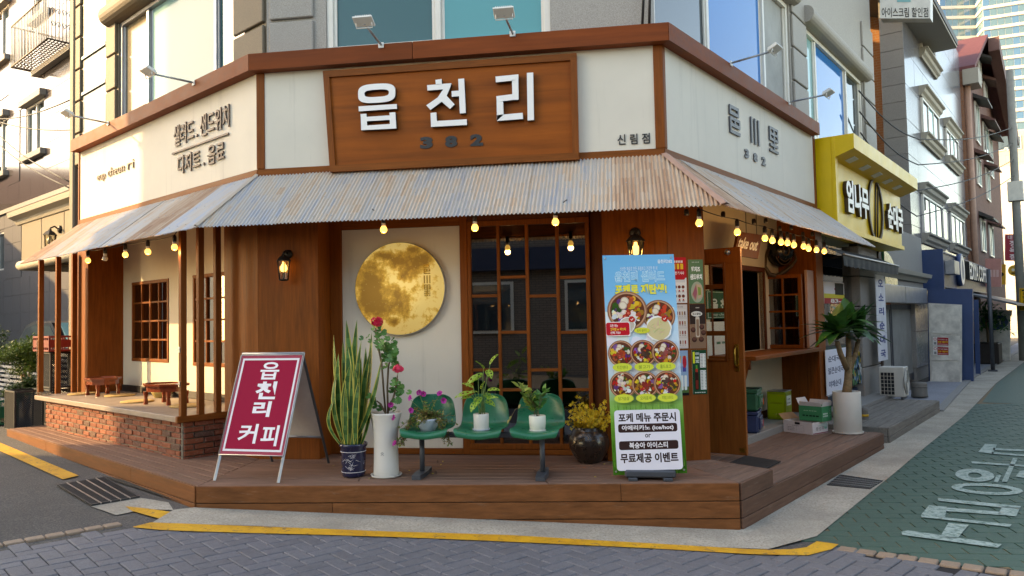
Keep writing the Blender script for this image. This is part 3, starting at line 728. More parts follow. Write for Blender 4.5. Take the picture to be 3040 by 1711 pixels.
# ------------------------------------------------------------------ seating platform with brick base
plat = thing('seating_platform', 'brick based seating platform with grey top and wooden slat posts', 'platform', FL.p(-2.4,.2,0))
ZS = .40
obj('slab', MB().fbox(FL, -4.63, -.60, -.44, .50, ZS-.055, ZS, .006), 'laminate', plat)
obj('edge_trim', MB().fbox(FL, -.599, -.555, 0.0, .505, ZS-.058, ZS+.003, .005), 'wood_r', plat)
core = obj('brick_base', MB().box(FL, -4.35, -.60, -.3, .437, -.14, ZS-.057), 'mortar', plat)
bme = mesh('brick', MB().cbox((0,0,.0225), (1,0,0), (0,1,0), (0,0,1), .0915, .045, .0225, .005), 'brick', np.zeros(3))
bhf = mesh('brick', MB().cbox((0,0,.0225), (1,0,0), (0,1,0), (0,0,1), .0435, .045, .0225, .005), 'brick', np.zeros(3))
def brick(P, half, a):
    o = bpy.data.objects.new('brick', bhf if half else bme); COL.objects.link(o); place(o, P, core); o.rotation_euler = (0,0,a+random.uniform(-.015,.015))
for r_ in range(7):
    z = -.03+r_*.0545; u = -4.35+(.0 if r_%2 else -.0)
    first = True; u = -4.36
    while u < -.62:
        half = (first and r_%2 == 1) or (u+.19 > -.60)
        L_ = .092 if half else .19; first = False
        brick(FL.p(u+L_/2, .405+random.uniform(-.004,.004), z+random.uniform(-.002,.002)), half, -AL); u += L_+.007
    v = .42; k = 0
    while v > .06:
        half = (r_%2 == 0 and k == 0); L_ = .092 if half else .19; brick(FL.p(-.622, v-L_/2+.01, z), half, -AL+math.pi/2); v -= L_+.007; k += 1
def post(fr, u, v, z0, z1, h=.028, mat='wood_v', name='slat_post', parent=plat):
    obj(name, MB().fbox(fr, u-h, u+h, v-h, v+h, z0, z1, .004), mat, parent)
for v in (.44,.27,.10): post(FL, -.585, v, ZS+.003, 2.25-.25*v)
for v in (.44,.24,.05): post(FL, -4.60, v, ZS, 2.25-.25*v)
# ------------------------------------------------------------------ lower shop front
shop = thing('corner_cafe', 'brown plywood and cream shop front below the tin awning', 'cafe front', (1.9,.3,0))
ZT = 2.64; RV = -.44; WV = -.30
def pbox(name, fr, u0, u1, v0, v1, z0, z1, mat, parent, c=.004, label=None): return obj(name, MB().fbox(fr, min(u0,u1), max(u0,u1), min(v0,v1), max(v0,v1), z0, z1, c), mat, parent, label)
def holed(fr, u0, u1, z0, z1, v0, v1, holes):
    us = sorted(set([u0,u1]+[min(max(h[i],u0),u1) for h in holes for i in (0,1)])); mb = MB()
    for a, b in zip(us[:-1], us[1:]):
        m_ = (a+b)/2; segs = [(z0,z1)]
        for h in holes:
            if h[0] < m_ < h[1]:
                ns = []
                for s0, s1 in segs:
                    if h[3] <= s0 or h[2] >= s1: ns.append((s0,s1)); continue
                    if h[2] > s0: ns.append((s0,h[2]))
                    if h[3] < s1: ns.append((h[3],s1))
                segs = ns
        for s0, s1 in segs: mb.box(fr, a, b, v0, v1, s0, s1)
    return mb
def uz(fr, v, pts):      # list of photo points -> [u0,u1,z0,z1] mean box of tl,tr,br,bl
    q = [wl(fr, *p, v) for p in pts]
    return [(q[0][0]+q[3][0])/2,(q[1][0]+q[2][0])/2,(q[2][1]+q[3][1])/2,(q[0][1]+q[1][1])/2]
# left recess
pbox('wing_panel', FL, -4.63, -4.25, RV-.05, 0, ZS+.001, ZT, 'wood_v', shop)
w1 = uz(FL, RV, [(394,838),(503,828),(500,1078),(392,1071)]); w2 = uz(FL, RV, [(575,822),(690,812),(690,1080),(573,1082)])
w2[2] = w1[2]-.02; w2[3] = w1[3]
obj('back_wall', holed(FL, -4.25, -.40, ZS+.002, ZT, RV-.06, RV, [w1,w2]), 'cream_warm', shop)
pbox('base_board', FL, -4.249, -.64, RV+.001, RV+.018, ZS+.001, ZS+.085, 'dark_paint', shop)
def casement(name, fr, u0, u1, z0, z1, v, cols, rows, parent, mat='wood_v', glass='shop_glass', fw=.04, bw=.016, dp=.05):
    wn = obj(name, MB().fbox(fr, u0, u1, v-dp, v+.012, z0, z0+fw).fbox(fr, u0, u1, v-dp, v+.012, z1-fw, z1).fbox(fr, u0, u0+fw, v-dp, v+.010, z0+fw, z1-fw).fbox(fr, u1-fw, u1, v-dp, v+.010, z0+fw, z1-fw), mat, parent)
    a0, a1, b0, b1 = u0+fw, u1-fw, z0+fw, z1-fw
    for k in range(1, cols):
        c = a0+(a1-a0)*k/cols; hw = bw*(1.3 if cols == 4 and k == 2 else .7)
        obj('mullion', MB().fbox(fr, c-hw, c+hw, v-.03, v+.004, b0, b1, .003), mat, wn)
    for k in range(1, rows):
        c = b0+(b1-b0)*k/rows; obj('glazing_bar', MB().fbox(fr, a0, a1, v-.029, v+.002, c-bw*.7, c+bw*.7, .003), mat, wn)
    obj('pane', MB().box(fr, a0, a1, v-.022, v-.018, b0, b1), glass, wn)
    return wn
casement('window', FL, *w1[:2], w1[2], w1[3], RV, 4, 4, shop)
casement('window', FL, *w2[:2], w2[2], w2[3], RV, 3, 4, shop)
# piers
cx = lambda p: np.array([p[0],p[1],0.])
obj('corner_panel', MB().prism([FL.p(-.638,0,.001),FL.p(-.002,0,.001),FL.p(-.002,-.30,.001),FL.p(-.638,-.43,.001)], ZV*(ZT-.001)), 'wood_v', shop)
obj('corner_panel', MB().prism([FF.p(.002,0,.001),FF.p(.587,0,.001),FF.p(.587,-.36,.001),FF.p(.12,-.30,.001)], ZV*(ZT-.001)), 'wood_v', shop)
up = wl(FF, 1795, 1000, 0)[0]
obj('corner_panel', MB().prism([FF.p(up,0,.001),FF.p(W-.002,0,.001),FF.p(W-.002,-.5,.001),FF.p(up,-.36,.001)], ZV*(ZT-.001)), 'wood_v', shop)
X2 = unit(P2-np.array([W,0,0])); N2 = np.cross(X2, ZV); FP = Fr((W,0,0), X2, N2); W2 = float(np.linalg.norm(P2-np.array([W,0,0])))
obj('corner_panel', MB().prism([FP.p(.002,0,.001),FP.p(W2,0,.001),FP.p(W2,-.40,.001),FP.p(.002,-.40,.001)], ZV*2.385), 'wood_v', shop)
# moon panel and window wall (set back)
mp_ = uz(FF, WV, [(1019,682),(1366,672),(1373,1330),(1014,1332)])
pbox('moon_panel', FF, mp_[0], mp_[1], WV-.05, WV-.012, mp_[2], mp_[3], 'cream', shop, .002)
for a, b, c, d in ((.588,mp_[0],0.001,ZT),(mp_[1],wl(FF,1391,1000,WV)[0],0.001,ZT)): pbox('door_post', FF, a, b, WV-.06, WV+.01, c, d, 'wood_v', shop)
xr = wl(FF, 1786, 1000, WV)[0]
pbox('sill_board', FF, mp_[0]+.001, mp_[1]-.001, WV-.06, WV+.006, .001, mp_[2]-.001, 'wood_x', shop)
pbox('header_board', FF, mp_[0]+.001, mp_[1]-.001, WV-.06, WV+.006, mp_[3]+.001, ZT, 'wood_x', shop)
c0 = [wl(FF, p, 1000, WV)[0] for p in (1391,1402,1479,1488,1564,1574,1655,1665,1744,1757)]
zt_ = wl(FF, 1570, 667, WV)[1]; zb_ = wl(FF, 1600, 1318, WV)[1]
lat = obj('lattice_window', MB().fbox(FF, c0[0], c0[9], WV-.055, WV+.008, zt_, zt_+.05).fbox(FF, c0[0], c0[9], WV-.055, WV+.012, zb_-.05, zb_).fbox(FF, c0[0]+.001, c0[1], WV-.055, WV+.004, zb_, zt_).fbox(FF, c0[8], c0[9]-.001, WV-.055, WV+.004, zb_, zt_), 'wood_v', shop)
for k in (2,4,6): obj('mullion', MB().fbox(FF, c0[k], c0[k+1], WV-.05, WV+.002, zb_, zt_, .003), 'wood_v', lat)
bars = [(879,1099),(823,987,1158),(879,1099),(823,987,1158)]
for k in range(4):
    a, b = c0[2*k+1], c0[2*k+2]
    zs = []
    for yy in bars[k]:
        z = wl(FF, 1395+k*88+40, yy, WV)[1]; zs.append(z); obj('glazing_bar', MB().fbox(FF, a, b, WV-.045, WV-.001, z-.014, z+.014, .003), 'wood_x', lat)
    e = [zt_]+zs+[zb_]
    for i in range(len(e)-1): obj('pane', MB().box(FF, a+.001, b-.001, WV-.026, WV-.022, e[i+1]+(.0145 if i < len(zs) else 0), e[i]-(.0145 if i else 0)), 'shop_glass', lat)
pbox('window_sill', FF, c0[0], xr, WV-.06, WV+.03, .001, zb_-.052, 'wood_x', shop)
pbox('side_board', FF, c0[9]+.001, up+.03, WV-.12, WV-.04, .002, ZT, 'wood_dark', shop)
pbox('transom', FF, c0[0], c0[9], WV-.06, WV+.002, zt_+.052, ZT, 'wood_dark', shop)
# room behind the glass
room = MB()
room.add([(.55,.36,-.01),(3.6,.36,-.01),(3.6,4.2,-.01),(-2.4,4.2,-.01),(-2.4,1.95,-.01)], [(0,1,2,3,4)])
obj('room_floor', room, 'interior_wood', shop)
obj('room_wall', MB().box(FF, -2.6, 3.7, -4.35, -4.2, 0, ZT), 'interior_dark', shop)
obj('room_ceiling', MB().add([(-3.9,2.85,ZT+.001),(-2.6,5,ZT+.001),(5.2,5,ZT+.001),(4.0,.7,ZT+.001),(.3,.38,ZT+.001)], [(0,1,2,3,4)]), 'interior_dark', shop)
def cafe_chair(x, y, a, label):
    t = thing('cafe_chair', label, 'chair', (x,y,0), 'chairs inside the dark room'); F_ = Fr((x,y,0), (math.cos(a),math.sin(a),0), (math.sin(a),-math.cos(a),0))
    obj('seat', MB().lathe((x,y,.43), [(0,0),(.19,0),(.2,.02),(.19,.04),(0,.045)], 20), 'interior_wood', t)
    for s in (-1,1):
        for d in (-1,1): obj('leg', MB().tube([F_.p(s*.17,d*.15,0),F_.p(s*.14,d*.12,.43)], .014), 'black', t)
    obj('backrest', MB().tube([F_.p(-.19,-.15,.43),F_.p(-.2,-.2,.75),F_.p(-.1,-.22,.87),F_.p(.1,-.22,.87),F_.p(.2,-.2,.75),F_.p(.19,-.15,.43)], .016), 'black', t)
cafe_chair(2.0, .95, 2.6, 'round seated bentwood chair behind the lattice window'); cafe_chair(2.75, 1.0, 3.4, 'round seated bentwood chair behind the lattice window')
t = thing('cafe_table', 'round dark table standing behind the lattice window', 'table', (2.4,1.5,0))
obj('top', MB().lathe((2.4,1.5,.7), [(0,0),(.34,0),(.35,.015),(.34,.03),(0,.03)], 28), 'interior_wood', t); obj('leg', MB().lathe((2.4,1.5,0), [(.2,0),(.2,.02),(.03,.04),(.03,.7)], 16), 'black', t)
# right recess: take-out counter
RZ = -.46
op = [2.0, wl(FRR,2262,900,RZ)[0]+.05, .80, 1.78]; dr = [.42, 1.06, LZ, 1.90]
obj('back_wall', holed(FRR, .30, 4.27, LZ, ZT, RZ-.06, RZ, [op,dr]), 'cream_warm', shop)
obj('order_window', MB().fbox(FRR, op[0]-.05, op[1]+.05, RZ-.05, RZ+.02, op[3], op[3]+.06).fbox(FRR, op[0]-.05, op[0], RZ-.05, RZ+.02, op[2], op[3]).fbox(FRR, op[1], op[1]+.05, RZ-.05, RZ+.02, op[2], op[3]), 'wood_dark', shop)
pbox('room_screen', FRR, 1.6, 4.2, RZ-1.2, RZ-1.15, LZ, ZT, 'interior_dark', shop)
pbox('sliding_sash', FRR, op[0], op[0]+.04, RZ-.04, RZ-.005, op[2], op[3], 'wood_v', shop)
for i in range(3): obj('coffee_dispenser', MB().lathe(FRR.p(2.75+i*.22,RZ-.2,.80), [(.05,0),(.055,.02),(.055,.26),(.04,.3),(0,.31)], 16), 'glass_dark', None, ['dark cylindrical dispenser on the sill inside the order window','dark cylindrical dispenser on the sill inside the order window','dark cylindrical dispenser on the sill inside the order window'][i], 'dispenser', 'dispensers inside the order window')
pbox('counter_top', FRR, 1.87, 4.268, RZ+.001, .06, .755, .80, 'wood_r', shop)
pbox('counter_apron', FRR, 1.87, 1.90, RZ+.001, .0, .66, .754, 'wood_dark', shop)
obj('counter_bracket', MB().prism([FRR.p(1.86,.0,.75),FRR.p(1.86,-.06,.75),FRR.p(1.86,-.30,-.05),FRR.p(1.86,-.24,-.05)], dR*.03), 'wood_v', shop)
pbox('wing_panel', FRR, 4.27, 4.56, RZ-.06, -.001, -.13, ZT, 'wood_v', shop); pbox('end_post', FRR, 4.268, 4.575, -.0, .03, -.29, ZT, 'wood_v', shop)
pbox('jamb_board', FRR, 3.98, 4.266, -.04, -.005, .802, 1.80, 'pink_wood', shop)
pbox('stone_plinth', FRR, 1.3, 4.268, RZ+.002, -.06, LZ-.2, -.05, 'plinth', shop, .006)
pbox('base_board', FRR, 1.9, 4.267, RZ+.001, RZ+.02, -.049, .04, 'wood_dark', shop)
# open casement leaf at the order window
FD = Fr(FRR.p(3.85,0,0), nR, -dR)
casement('open_sash', FD, -.52, -.04, .805, 1.745, 0, 2, 4, shop, 'wood_v', 'casement_glass', fw=.045)
# open door, at right angles to the wall
UD = 1.10; FDr = Fr(FRR.p(UD,0,0), nR, -dR)
d0, d1, dz0, dz1 = -.46, .23, LZ+.035, 1.89
door = obj('open_door', MB().fbox(FDr, d0, d1, -.02, .02, dz0, wl(FDr,2120,1066,0)[1]).fbox(FDr, d0, d1, -.02, .02, wl(FDr,2120,786,0)[1], dz1).fbox(FDr, d0, wl(FDr,2070,900,0)[0]-.17, -.02, .02, wl(FDr,2120,1066,0)[1], wl(FDr,2120,786,0)[1]).fbox(FDr, wl(FDr,2152,900,0)[0], d1, -.02, .02, wl(FDr,2120,1066,0)[1], wl(FDr,2120,786,0)[1]), 'wood_door', shop)
ga, gb = wl(FDr,2070,900,0)[0]-.17, wl(FDr,2152,900,0)[0]
for y0, y1 in ((845,859),(916,928),(983,997)): pbox('door_rail', FDr, ga, gb, -.016, .014, wl(FDr,2120,y1,0)[1], wl(FDr,2120,y0,0)[1], 'wood_x', door)
zz0, zz1 = wl(FDr,2120,1066,0)[1], wl(FDr,2120,786,0)[1]
obj('moulding', MB().fbox(FDr, gb, gb+.022, .02, .032, zz0-.02, zz1+.02).fbox(FDr, ga, gb, .02, .03, zz0-.02, zz0).fbox(FDr, ga, gb, .02, .03, zz1, zz1+.02), 'wood_v', door)
obj('pane', MB().box(FDr, ga, gb, -.003, .002, zz0, zz1), 'clear_glass', door)
hx = wl(FDr,2187,980,0)[0]
obj('handle', MB().fbox(FDr, hx-.022, hx+.022, .02, .026, .70+.0, .96, .003).tube([FDr.p(hx,.026,.74),FDr.p(hx,.07,.77),FDr.p(hx,.075,.85),FDr.p(hx,.07,.91),FDr.p(hx,.026,.94)], .011), 'brass', door)
obj('hinge_plate', MB().fbox(FDr, hx+.0, hx+.05, .02, .025, dz0+.03, dz0+.07, .002), 'brass', door); obj('closer_knob', MB().lathe(FDr.p(wl(FDr,2163,748,0)[0],.02,1.845), [(.0,.04),(.02,.035),(.028,.02),(.03,0)][::-1], 14, axis=-dR), 'steel', door)
# green sign and notice on the wall seen through the door glass
def board(name, fr, v, pts, mat, parent, th=.012, **k):
    b = uz(fr, v, pts); return b, pbox(name, fr, b[0], b[1], v-th, v, b[2], b[3], mat, parent, .001, **k)
FS = Fr(FRR.p(UD+.25,0,0), nR, -dR)
def quad(fr, b, v): return [fr.p(b[0],v,b[2]),fr.p(b[1],v,b[2]),fr.p(b[1],v,b[3]),fr.p(b[0],v,b[3])]
b, g = board('green_cafe_sign', FRR, RZ+.014, [(2097,866),(2200,864),(2200,946),(2097,946)], 'bag_green', None)
tag(g, 'green sign with white lettering on the wall behind the open door', 'sign')
P = Print(quad(FRR, b, RZ+.0145), nR); P.rect(0,0,1,1,'2c5a44').rect(.03,.04,.97,.96,'c9d4cc').rect(.045,.055,.955,.945,'2c5a44').text(.12,.28,.82,.72,'읍 천 리','d9dfd9',.03); P.text(.15,.08,.7,.2,'eup cheon ri','c9d4cc',.0); P.done('print', g)
b, g = board('white_notice', FRR, RZ+.013, [(2097,955),(2190,955),(2190,1052),(2097,1052)], 'sign_white', None)
tag(g, 'white notice board on the wall below the green sign', 'notice')
P = Print(quad(FRR, b, RZ+.0135), nR); P.rect(.02,.02,.98,.98,'d2d4d0'); P.bars(.25,.64,.75,.69,'3a3a3a',5); P.bars(.3,.32,.8,.39,'2f8a68',3); P.done('print', g)
# take-out board
q = [FRR.p(*[(lambda t:(t[0],-.1,t[1]))(wl(FRR,*p,-.1))][0]) for p in [(2180,757),(2250,769),(2263,698),(2194,688)]]
t = thing('hanging_sign', 'brown hanging board lettered take out under the tin awning', 'sign', q[0])
obj('board', MB().prism(q, -nR*.03), 'wood_dark', t)
qq = [bil(q,x,y)+nR*.001 for x, y in ((.06,.32),(.88,.30),(.88,.78),(.06,.80))]
obj('lettering', letters(MB(), qq, 'take out', .02, 1., nR*.004, None, .25), 'letter_white', t)
obj('hanger', MB().tube([bil(q,.3,.98),bil(q,.3,1)+ZV*.25], .004).tube([bil(q,.75,.98),bil(q,.75,1)+ZV*.22], .004), 'black', t)
# dark coiled horn on the wing wall
hc = FRR.p(*[(lambda a:(a[0],RZ+.12,a[1]))(wl(FRR,2316,747,RZ+.12))][0])
t = thing('coiled_horn', 'dark coiled metal horn mounted above the order window', 'ornament', hc)
mb = MB(); mb.lathe(hc, [(.0,.16),(.1,.15),(.17,.06),(.2,0.0),(.16,-.06)][::-1], 28, axis=unit(nR*.7-dR*.7)); obj('bell', mb, 'black_gloss', t)
ax = unit(nR*.7-dR*.7); aa = unit(np.cross(ax, ZV)); 
for k, r_ in enumerate((.06,.09,.125,.165)): obj('coil', MB().tube([hc+ax*(.16-.02*k)+r_*.72*math.cos(a)*aa+r_*1.1*math.sin(a)*ZV for a in np.linspace(0,2*math.pi,33)], .008), 'bronze', t)
obj('hose', MB().tube([hc+aa*x+ZV*z+ax*.08 for x, z in ((-.15,-.02),(-.17,-.12),(-.10,-.2),(.0,-.27),(.1,-.33),(.2,-.30),(.26,-.2),(.24,-.08),(.2,.02))], [.012,.02,.026,.03,.032,.03,.026,.022,.018], 12), 'bronze', t)
# ------------------------------------------------------------------ posters on the angled panel
def poster(pts, label, fn, name='poster'):
    b = uz(FP, .003, pts); o = pbox(name, FP, b[0], b[1], .0005, .003, b[2], b[3], 'sign_white', None, .0005); tag(o, label, 'poster')
    P = Print(quad(FP, b, .0032), N2); fn(P); P.done('print', o)
def food(P, cx, cy, r, base='8a5a3c', n=46, seed=1, rice=True):
    rs = random.Random(seed); P.ell(cx, cy, r, '9c6b50', n=28); P.ell(cx, cy, r*.93, 'c79474', n=28); P.ell(cx, cy, r*.86, '6a3a28', n=28)
    pal = ['d9a028','e8c23c','6a3a7a','8d5aa0','d9482c','c22c22','f0e6d2','e9d9c0','3d5a28','b8862c','c95a34','f2efe6']
    sect = rs.sample(pal, len(pal))
    for k in range(n):
        a = rs.uniform(0,2*math.pi); d = math.sqrt(rs.uniform(0,1))*.74*r
        c = sect[int(a/(2*math.pi)*len(sect))] if rs.random() < .8 else rs.choice(pal); c = tuple(x*rs.uniform(.7,1.1) for x in lin(c))
        s = r*rs.uniform(.08,.17); an = rs.uniform(0,3.1); pts = []
        el = rs.uniform(.45,1)
        for i in range(7):
            t_ = 2*math.pi*i/7; x, y = s*math.cos(t_), s*el*math.sin(t_); pts.append((cx+d*math.cos(a)+x*math.cos(an)-y*math.sin(an), cy+(d*math.sin(a)+x*math.sin(an)+y*math.cos(an))*P.asp))
        P.poly(pts, c)
    for dx, dy in ((-.1,.5),(-.2,.28)):
        P.ell(cx+dx*r, cy+dy*r*P.asp, r*.21, 'cdaf98', n=16); P.ell(cx+dx*r, cy+dy*r*P.asp, r*.16, 'e6d8c0', n=16)
    for dx, dy in ((.05,-.12),(-.12,-.3)): P.ell(cx+dx*r, cy+dy*r*P.asp, r*.13, 'b3281c', n=12); P.ell(cx+dx*r, cy+dy*r*P.asp, r*.07, 'd86a54', n=10)
def f1(P):
    P.rect(0,0,1,1,'e9e4de'); P.rect(0,.55,1,1,'c0242c'); P.ell(.5,.56,.42,'c0242c',.09); P.bars(.2,.88,.8,.93,'f3eaea',5); P.bars(.15,.74,.85,.86,'e9c23a',3); P.text(.25,.62,.85,.69,'한 끼 식사','f3eaea',.03)
    P.rrect(.2,.45,.9,.51,.03,'d0d0d0')
    for i in range(3):
        for j in range(2): P.ell(.25+i*.25, .35-j*.2, .1, '7a4030'); P.ell(.25+i*.25, .27-j*.2, .05, 'c0242c'); P.bars(.18+i*.25,.235-j*.2,.34+i*.25,.25-j*.2,'3a3030',2)
def f2(P):
    P.rect(0,0,1,1,'5f7f5a'); P.bars(.25,.93,.75,.95,'d8e0d0',5); P.text(.2,.72,.8,.84,'햄치즈','f2f2ec',.05); P.text(.1,.54,.92,.67,'샌드위치','f2f2ec',.05)
    P.ell(.55,.26,.42,'a9aa92',.24); P.poly([(.2,.2),(.5,.46),(.6,.25),(.45,.05)],'b88a70'); P.poly([(.5,.44),(.85,.42),(.9,.15),(.6,.1)],'c9a88a'); P.poly([(.25,.22),(.48,.42),(.55,.26),(.42,.1)],'a8606a'); P.poly([(.6,.38),(.8,.36),(.82,.2),(.62,.18)],'8a9a4a')
def f3(P):
    P.rect(0,0,1,1,'3a2a24'); P.rect(0,0,1,.55,'8f6f58'); P.bars(.4,.91,.65,.93,'d8c8b8',3); P.ell(.45,.78,.36,'e9e4da',.06); P.bars(.18,.755,.74,.805,'4a382e',4)
    P.rrect(.36,.25,.62,.72,.1,'d8c8b4'); P.rrect(.4,.28,.58,.66,.07,'9a7a62')
    for x, y in ((.2,.42),(.75,.48),(.25,.2),(.7,.2),(.85,.35)): P.ell(x,y,.16,'4a2c24'); P.ell(x,y+.02,.11,'6b4438')
def f4(P):
    P.rect(0,0,1,1,'d9cfc8'); P.bars(.3,.935,.75,.955,'6a4a40',4)
    for r_ in range(4):
        P.rrect(.08,.05+r_*.22,.95,.23+r_*.22,.04,'e3dad2')
        for k in range(5): P.rect(.14+k*.16,.10+r_*.22,.22+k*.16,.18+r_*.22,['9a4a3a','b88a5a','6a3a2a','c9a08a','a83a2a'][(k+r_)%5]); P.rect(.13+k*.16,.07+r_*.22,.23+k*.16,.08+r_*.22,'8a5a50')
def f5(P):
    P.rect(0,0,1,1,'8fb0cf'); P.rect(0,0,1,.2,'4a6a3a'); P.rect(0,0,1,.06,'1a1a1a'); P.bars(.3,.72,.95,.88,'d8a030',2); P.bars(.25,.53,.95,.65,'4a4a9a',2); P.ell(.75,.75,.14,'c02a3a',.14)
    for k in range(3): P.rrect(.2+k*.25,.12,.38+k*.25,.45,.06,'e4ece8')
def f6(P):
    P.rect(0,0,1,1,'174a32'); P.text(.06,.70,.2,.96,'1','dbe03a',.05); P.text(.24,.88,.5,.95,'리터','e8efe8',.02); P.bars(.24,.8,.5,.85,'e8efe8',3); P.text(.24,.71,.5,.78,'382','e8efe8',.02)
    P.rect(.55,.6,.95,.92,'e8ebe6'); P.rect(.55,.1,.95,.54,'e8ebe6')
    for k in range(9): P.rect(.58,.62+k*.033,.74,.632+k*.033,'b9807a' if k > 6 else '8a8f8a'); P.rect(.86,.62+k*.033,.93,.632+k*.033,'6a6f6a')
    for k in range(12): P.rect(.58,.13+k*.034,.72,.142+k*.034,'8a8f8a'); P.rect(.86,.13+k*.034,.93,.142+k*.034,'6a6f6a')
    P.rrect(.16,.1,.4,.5,.08,'3a1a16'); P.rrect(.2,.12,.36,.32,.06,'7a2a20'); P.rrect(.2,.5,.36,.58,.04,'b83a2a'); P.rect(.22,.58,.34,.66,'5aa03a'); P.bars(.12,.03,.88,.05,'c8d4c8',5)
poster([(1992,766),(2037,763),(2039,899),(1994,901)], 'red and white menu poster at the top beside the food banner', f1)
poster([(2043,772),(2087,770),(2089,901),(2046,902)], 'green sandwich poster beside the open door', f2)
poster([(2047,904),(2093,903),(2096,1033),(2050,1036)], 'dark dessert photo poster below the green sandwich poster', f3)
poster([(1994,905),(2040,904),(2043,1034),(1997,1036)], 'pale menu chart poster behind the banner edge', f4)
poster([(2000,1042),(2042,1041),(2045,1174),(2003,1176)], 'pale blue drink poster behind the banner edge', f5)
poster([(2053,1041),(2096,1038),(2100,1168),(2058,1173)], 'dark green drink poster with two white price lists', f6)
# ------------------------------------------------------------------ fascia
ZC0, ZC1, ZB = 3.603, 3.7585, 2.633
fas = thing('shop_fascia', 'cream fascia with brown timber cornice above the tin awning', 'fascia', (1.9,0,ZB))
def off(o, side): return np.array([-o*math.tan(AL/2),-o,0]) if side == 'L' else np.array([W+o*math.tan(AR/2),-o,0])
OC = .10
def mit(o, z): return off(o,'L')+ZV*z, off(o,'R')+ZV*z
cl0, cr0 = mit(0,ZC0); cl1, cr1 = mit(OC,ZC0); bl, br = mit(-.14,ZC0)
eL0, eL1 = FL.p(-4.60,OC,ZC0), FL.p(-4.60,-.14,ZC0); eR0, eR1 = FRR.p(4.42,OC,ZC0), FRR.p(4.42,-.14,ZC0)
h = ZV*(ZC1-ZC0)
us = [0, (wl(FF,1224,150,OC)[0]-cl1[0])/(cr1[0]-cl1[0]), 1]
for a, b in zip(us[:-1], us[1:]): obj('cornice_board', MB().prism([cl1+(cr1-cl1)*(a+.0008),cl1+(cr1-cl1)*(b-.0008),bl+(br-bl)*(b-.0008),bl+(br-bl)*(a+.0008)], h), 'wood_cornice', fas)
obj('cornice_board', MB().prism([eL0,cl1-[.002,0,0],bl-[.002,0,0],eL1], h), 'wood_cornice', fas)
obj('cornice_board', MB().prism([cr1+[.002,0,0],eR0,eR1,br+[.002,0,0]], h), 'wood_cornice', fas)
TB = .06
for fr, u0, u1, cuts in ((FL,-4.58,-.002,(-2.9,)),(FF,.002,W-.002,(1.9,)),(FRR,.002,4.45,(wl(FRR,2323,420,0)[0],))):
    sp = [u0]+list(cuts)+[u1]
    for a, b in zip(sp[:-1], sp[1:]): obj('cream_panel', MB().box(fr, a+.001, b-.001, -.03, -.006, ZB+.002, ZC0-.001), 'cream', fas)
    pbox('bottom_trim', fr, u0, u1, -.02, .004, ZB-.02, ZB+TB, {FL:'wood_l',FF:'wood_x',FRR:'wood_r'}[fr], fas)
pbox('corner_post', FF, -.003, .075, -.02, .008, ZB+TB+.001, ZC0-.001, 'wood_v', fas); pbox('corner_post', FF, W-.075, W+.004, -.02, .008, ZB+TB+.001, ZC0-.001, 'wood_v', fas)
pbox('corner_post', FRR, .001, .05, -.02, .007, ZB+TB+.001, ZC0-.001, 'wood_v', fas); pbox('end_post', FL, -4.60, -4.56, -.03, .008, ZB-.02, ZC0-.001, 'wood_v', fas); pbox('end_post', FRR, 4.45, 4.50, -.1, .008, ZB-.02, ZC0-.001, 'wood_v', fas)
def wq(fr, v, pts): return [fr.p(*(lambda a:(a[0],v,a[1]))(wl(fr,*p,v))) for p in pts]
Z1 = lambda x, y: (x*.3932, y*.3932)
Z2 = lambda x, y: (760+x*.3932, y*.3932)
Z3 = lambda x, y: (1520+x*.3932, y*.3932)
Z4 = lambda x, y: (2280+x*.3932, y*.3932)
def rq(fr, v, pts): b = uz(fr, v, [pts[3],pts[2],pts[1],pts[0]]); return quad(fr, b, v)
for s_, pts, bd in (('샐러드 . 샌드위치',[(1318,1100),(1738,975),(1735,800),(1322,945)],.0),('디저트 . 음료',[(1350,1320),(1700,1215),(1698,1075),(1348,1170)],.0)):
    obj('wall_lettering', letters(MB(), rq(FL,.0,[Z1(*p) for p in pts]), s_, .012, 1., nL*.014), 'letter_brown', fas)
q = [wl(FL,*Z1(1305,1163),0), wl(FL,*Z1(1732,1010),0)]; zz = (q[0][1]+q[1][1])/2
pbox('lettering_rule', FL, q[0][0], q[1][0], .0, .014, zz-.01, zz+.01, 'letter_brown', fas, .002)
qe = rq(FL,.0,[Z1(735,1378),Z1(1012,1293),Z1(1010,1200),Z1(738,1305)])
for s_, x0, x1, y0, y1 in (('eup',0,.235,.0,.68),('cheon',.31,.76,.22,1.),('ri',.84,1.,.22,1.)): obj('wall_lettering', letters(MB(), [bil(qe,x0,y0),bil(qe,x1,y0),bil(qe,x1,y1),bil(qe,x0,y1)], s_, .0, 1., nL*.01), 'letter_brown', fas)
obj('wall_lettering', letters(MB(), rq(FF,.0,[Z3(795,1095),Z3(1042,1085),Z3(1040,1005),Z3(797,1018)]), '신 림 점', .015, 1., FF.n*.003), 'letter_black', fas)
HJ = {'eup':[(0,.88,.9,1),(0,.66,.13,.88),(.13,.66,.9,.77),(.77,.77,.9,.88),(0,0,.13,.58),(.13,.47,1,.58),(.44,.36,.56,.47),(.87,.36,1,.47),(.13,.24,1,.36),(.13,0,1,.11)],
 'cheon':[(0,0,.14,1),(.43,0,.57,1),(.86,0,1,1)], 'ri':[(0,.9,1,1),(0,.45,.12,.9),(.88,.45,1,.9),(.12,.67,.44,.77),(.56,.67,.88,.77),(.12,.45,.44,.55),(.56,.45,.88,.55),(.44,.10,.56,.9),(.05,.22,.44,.33),(.56,.22,.95,.33),(0,0,1,.10)]}
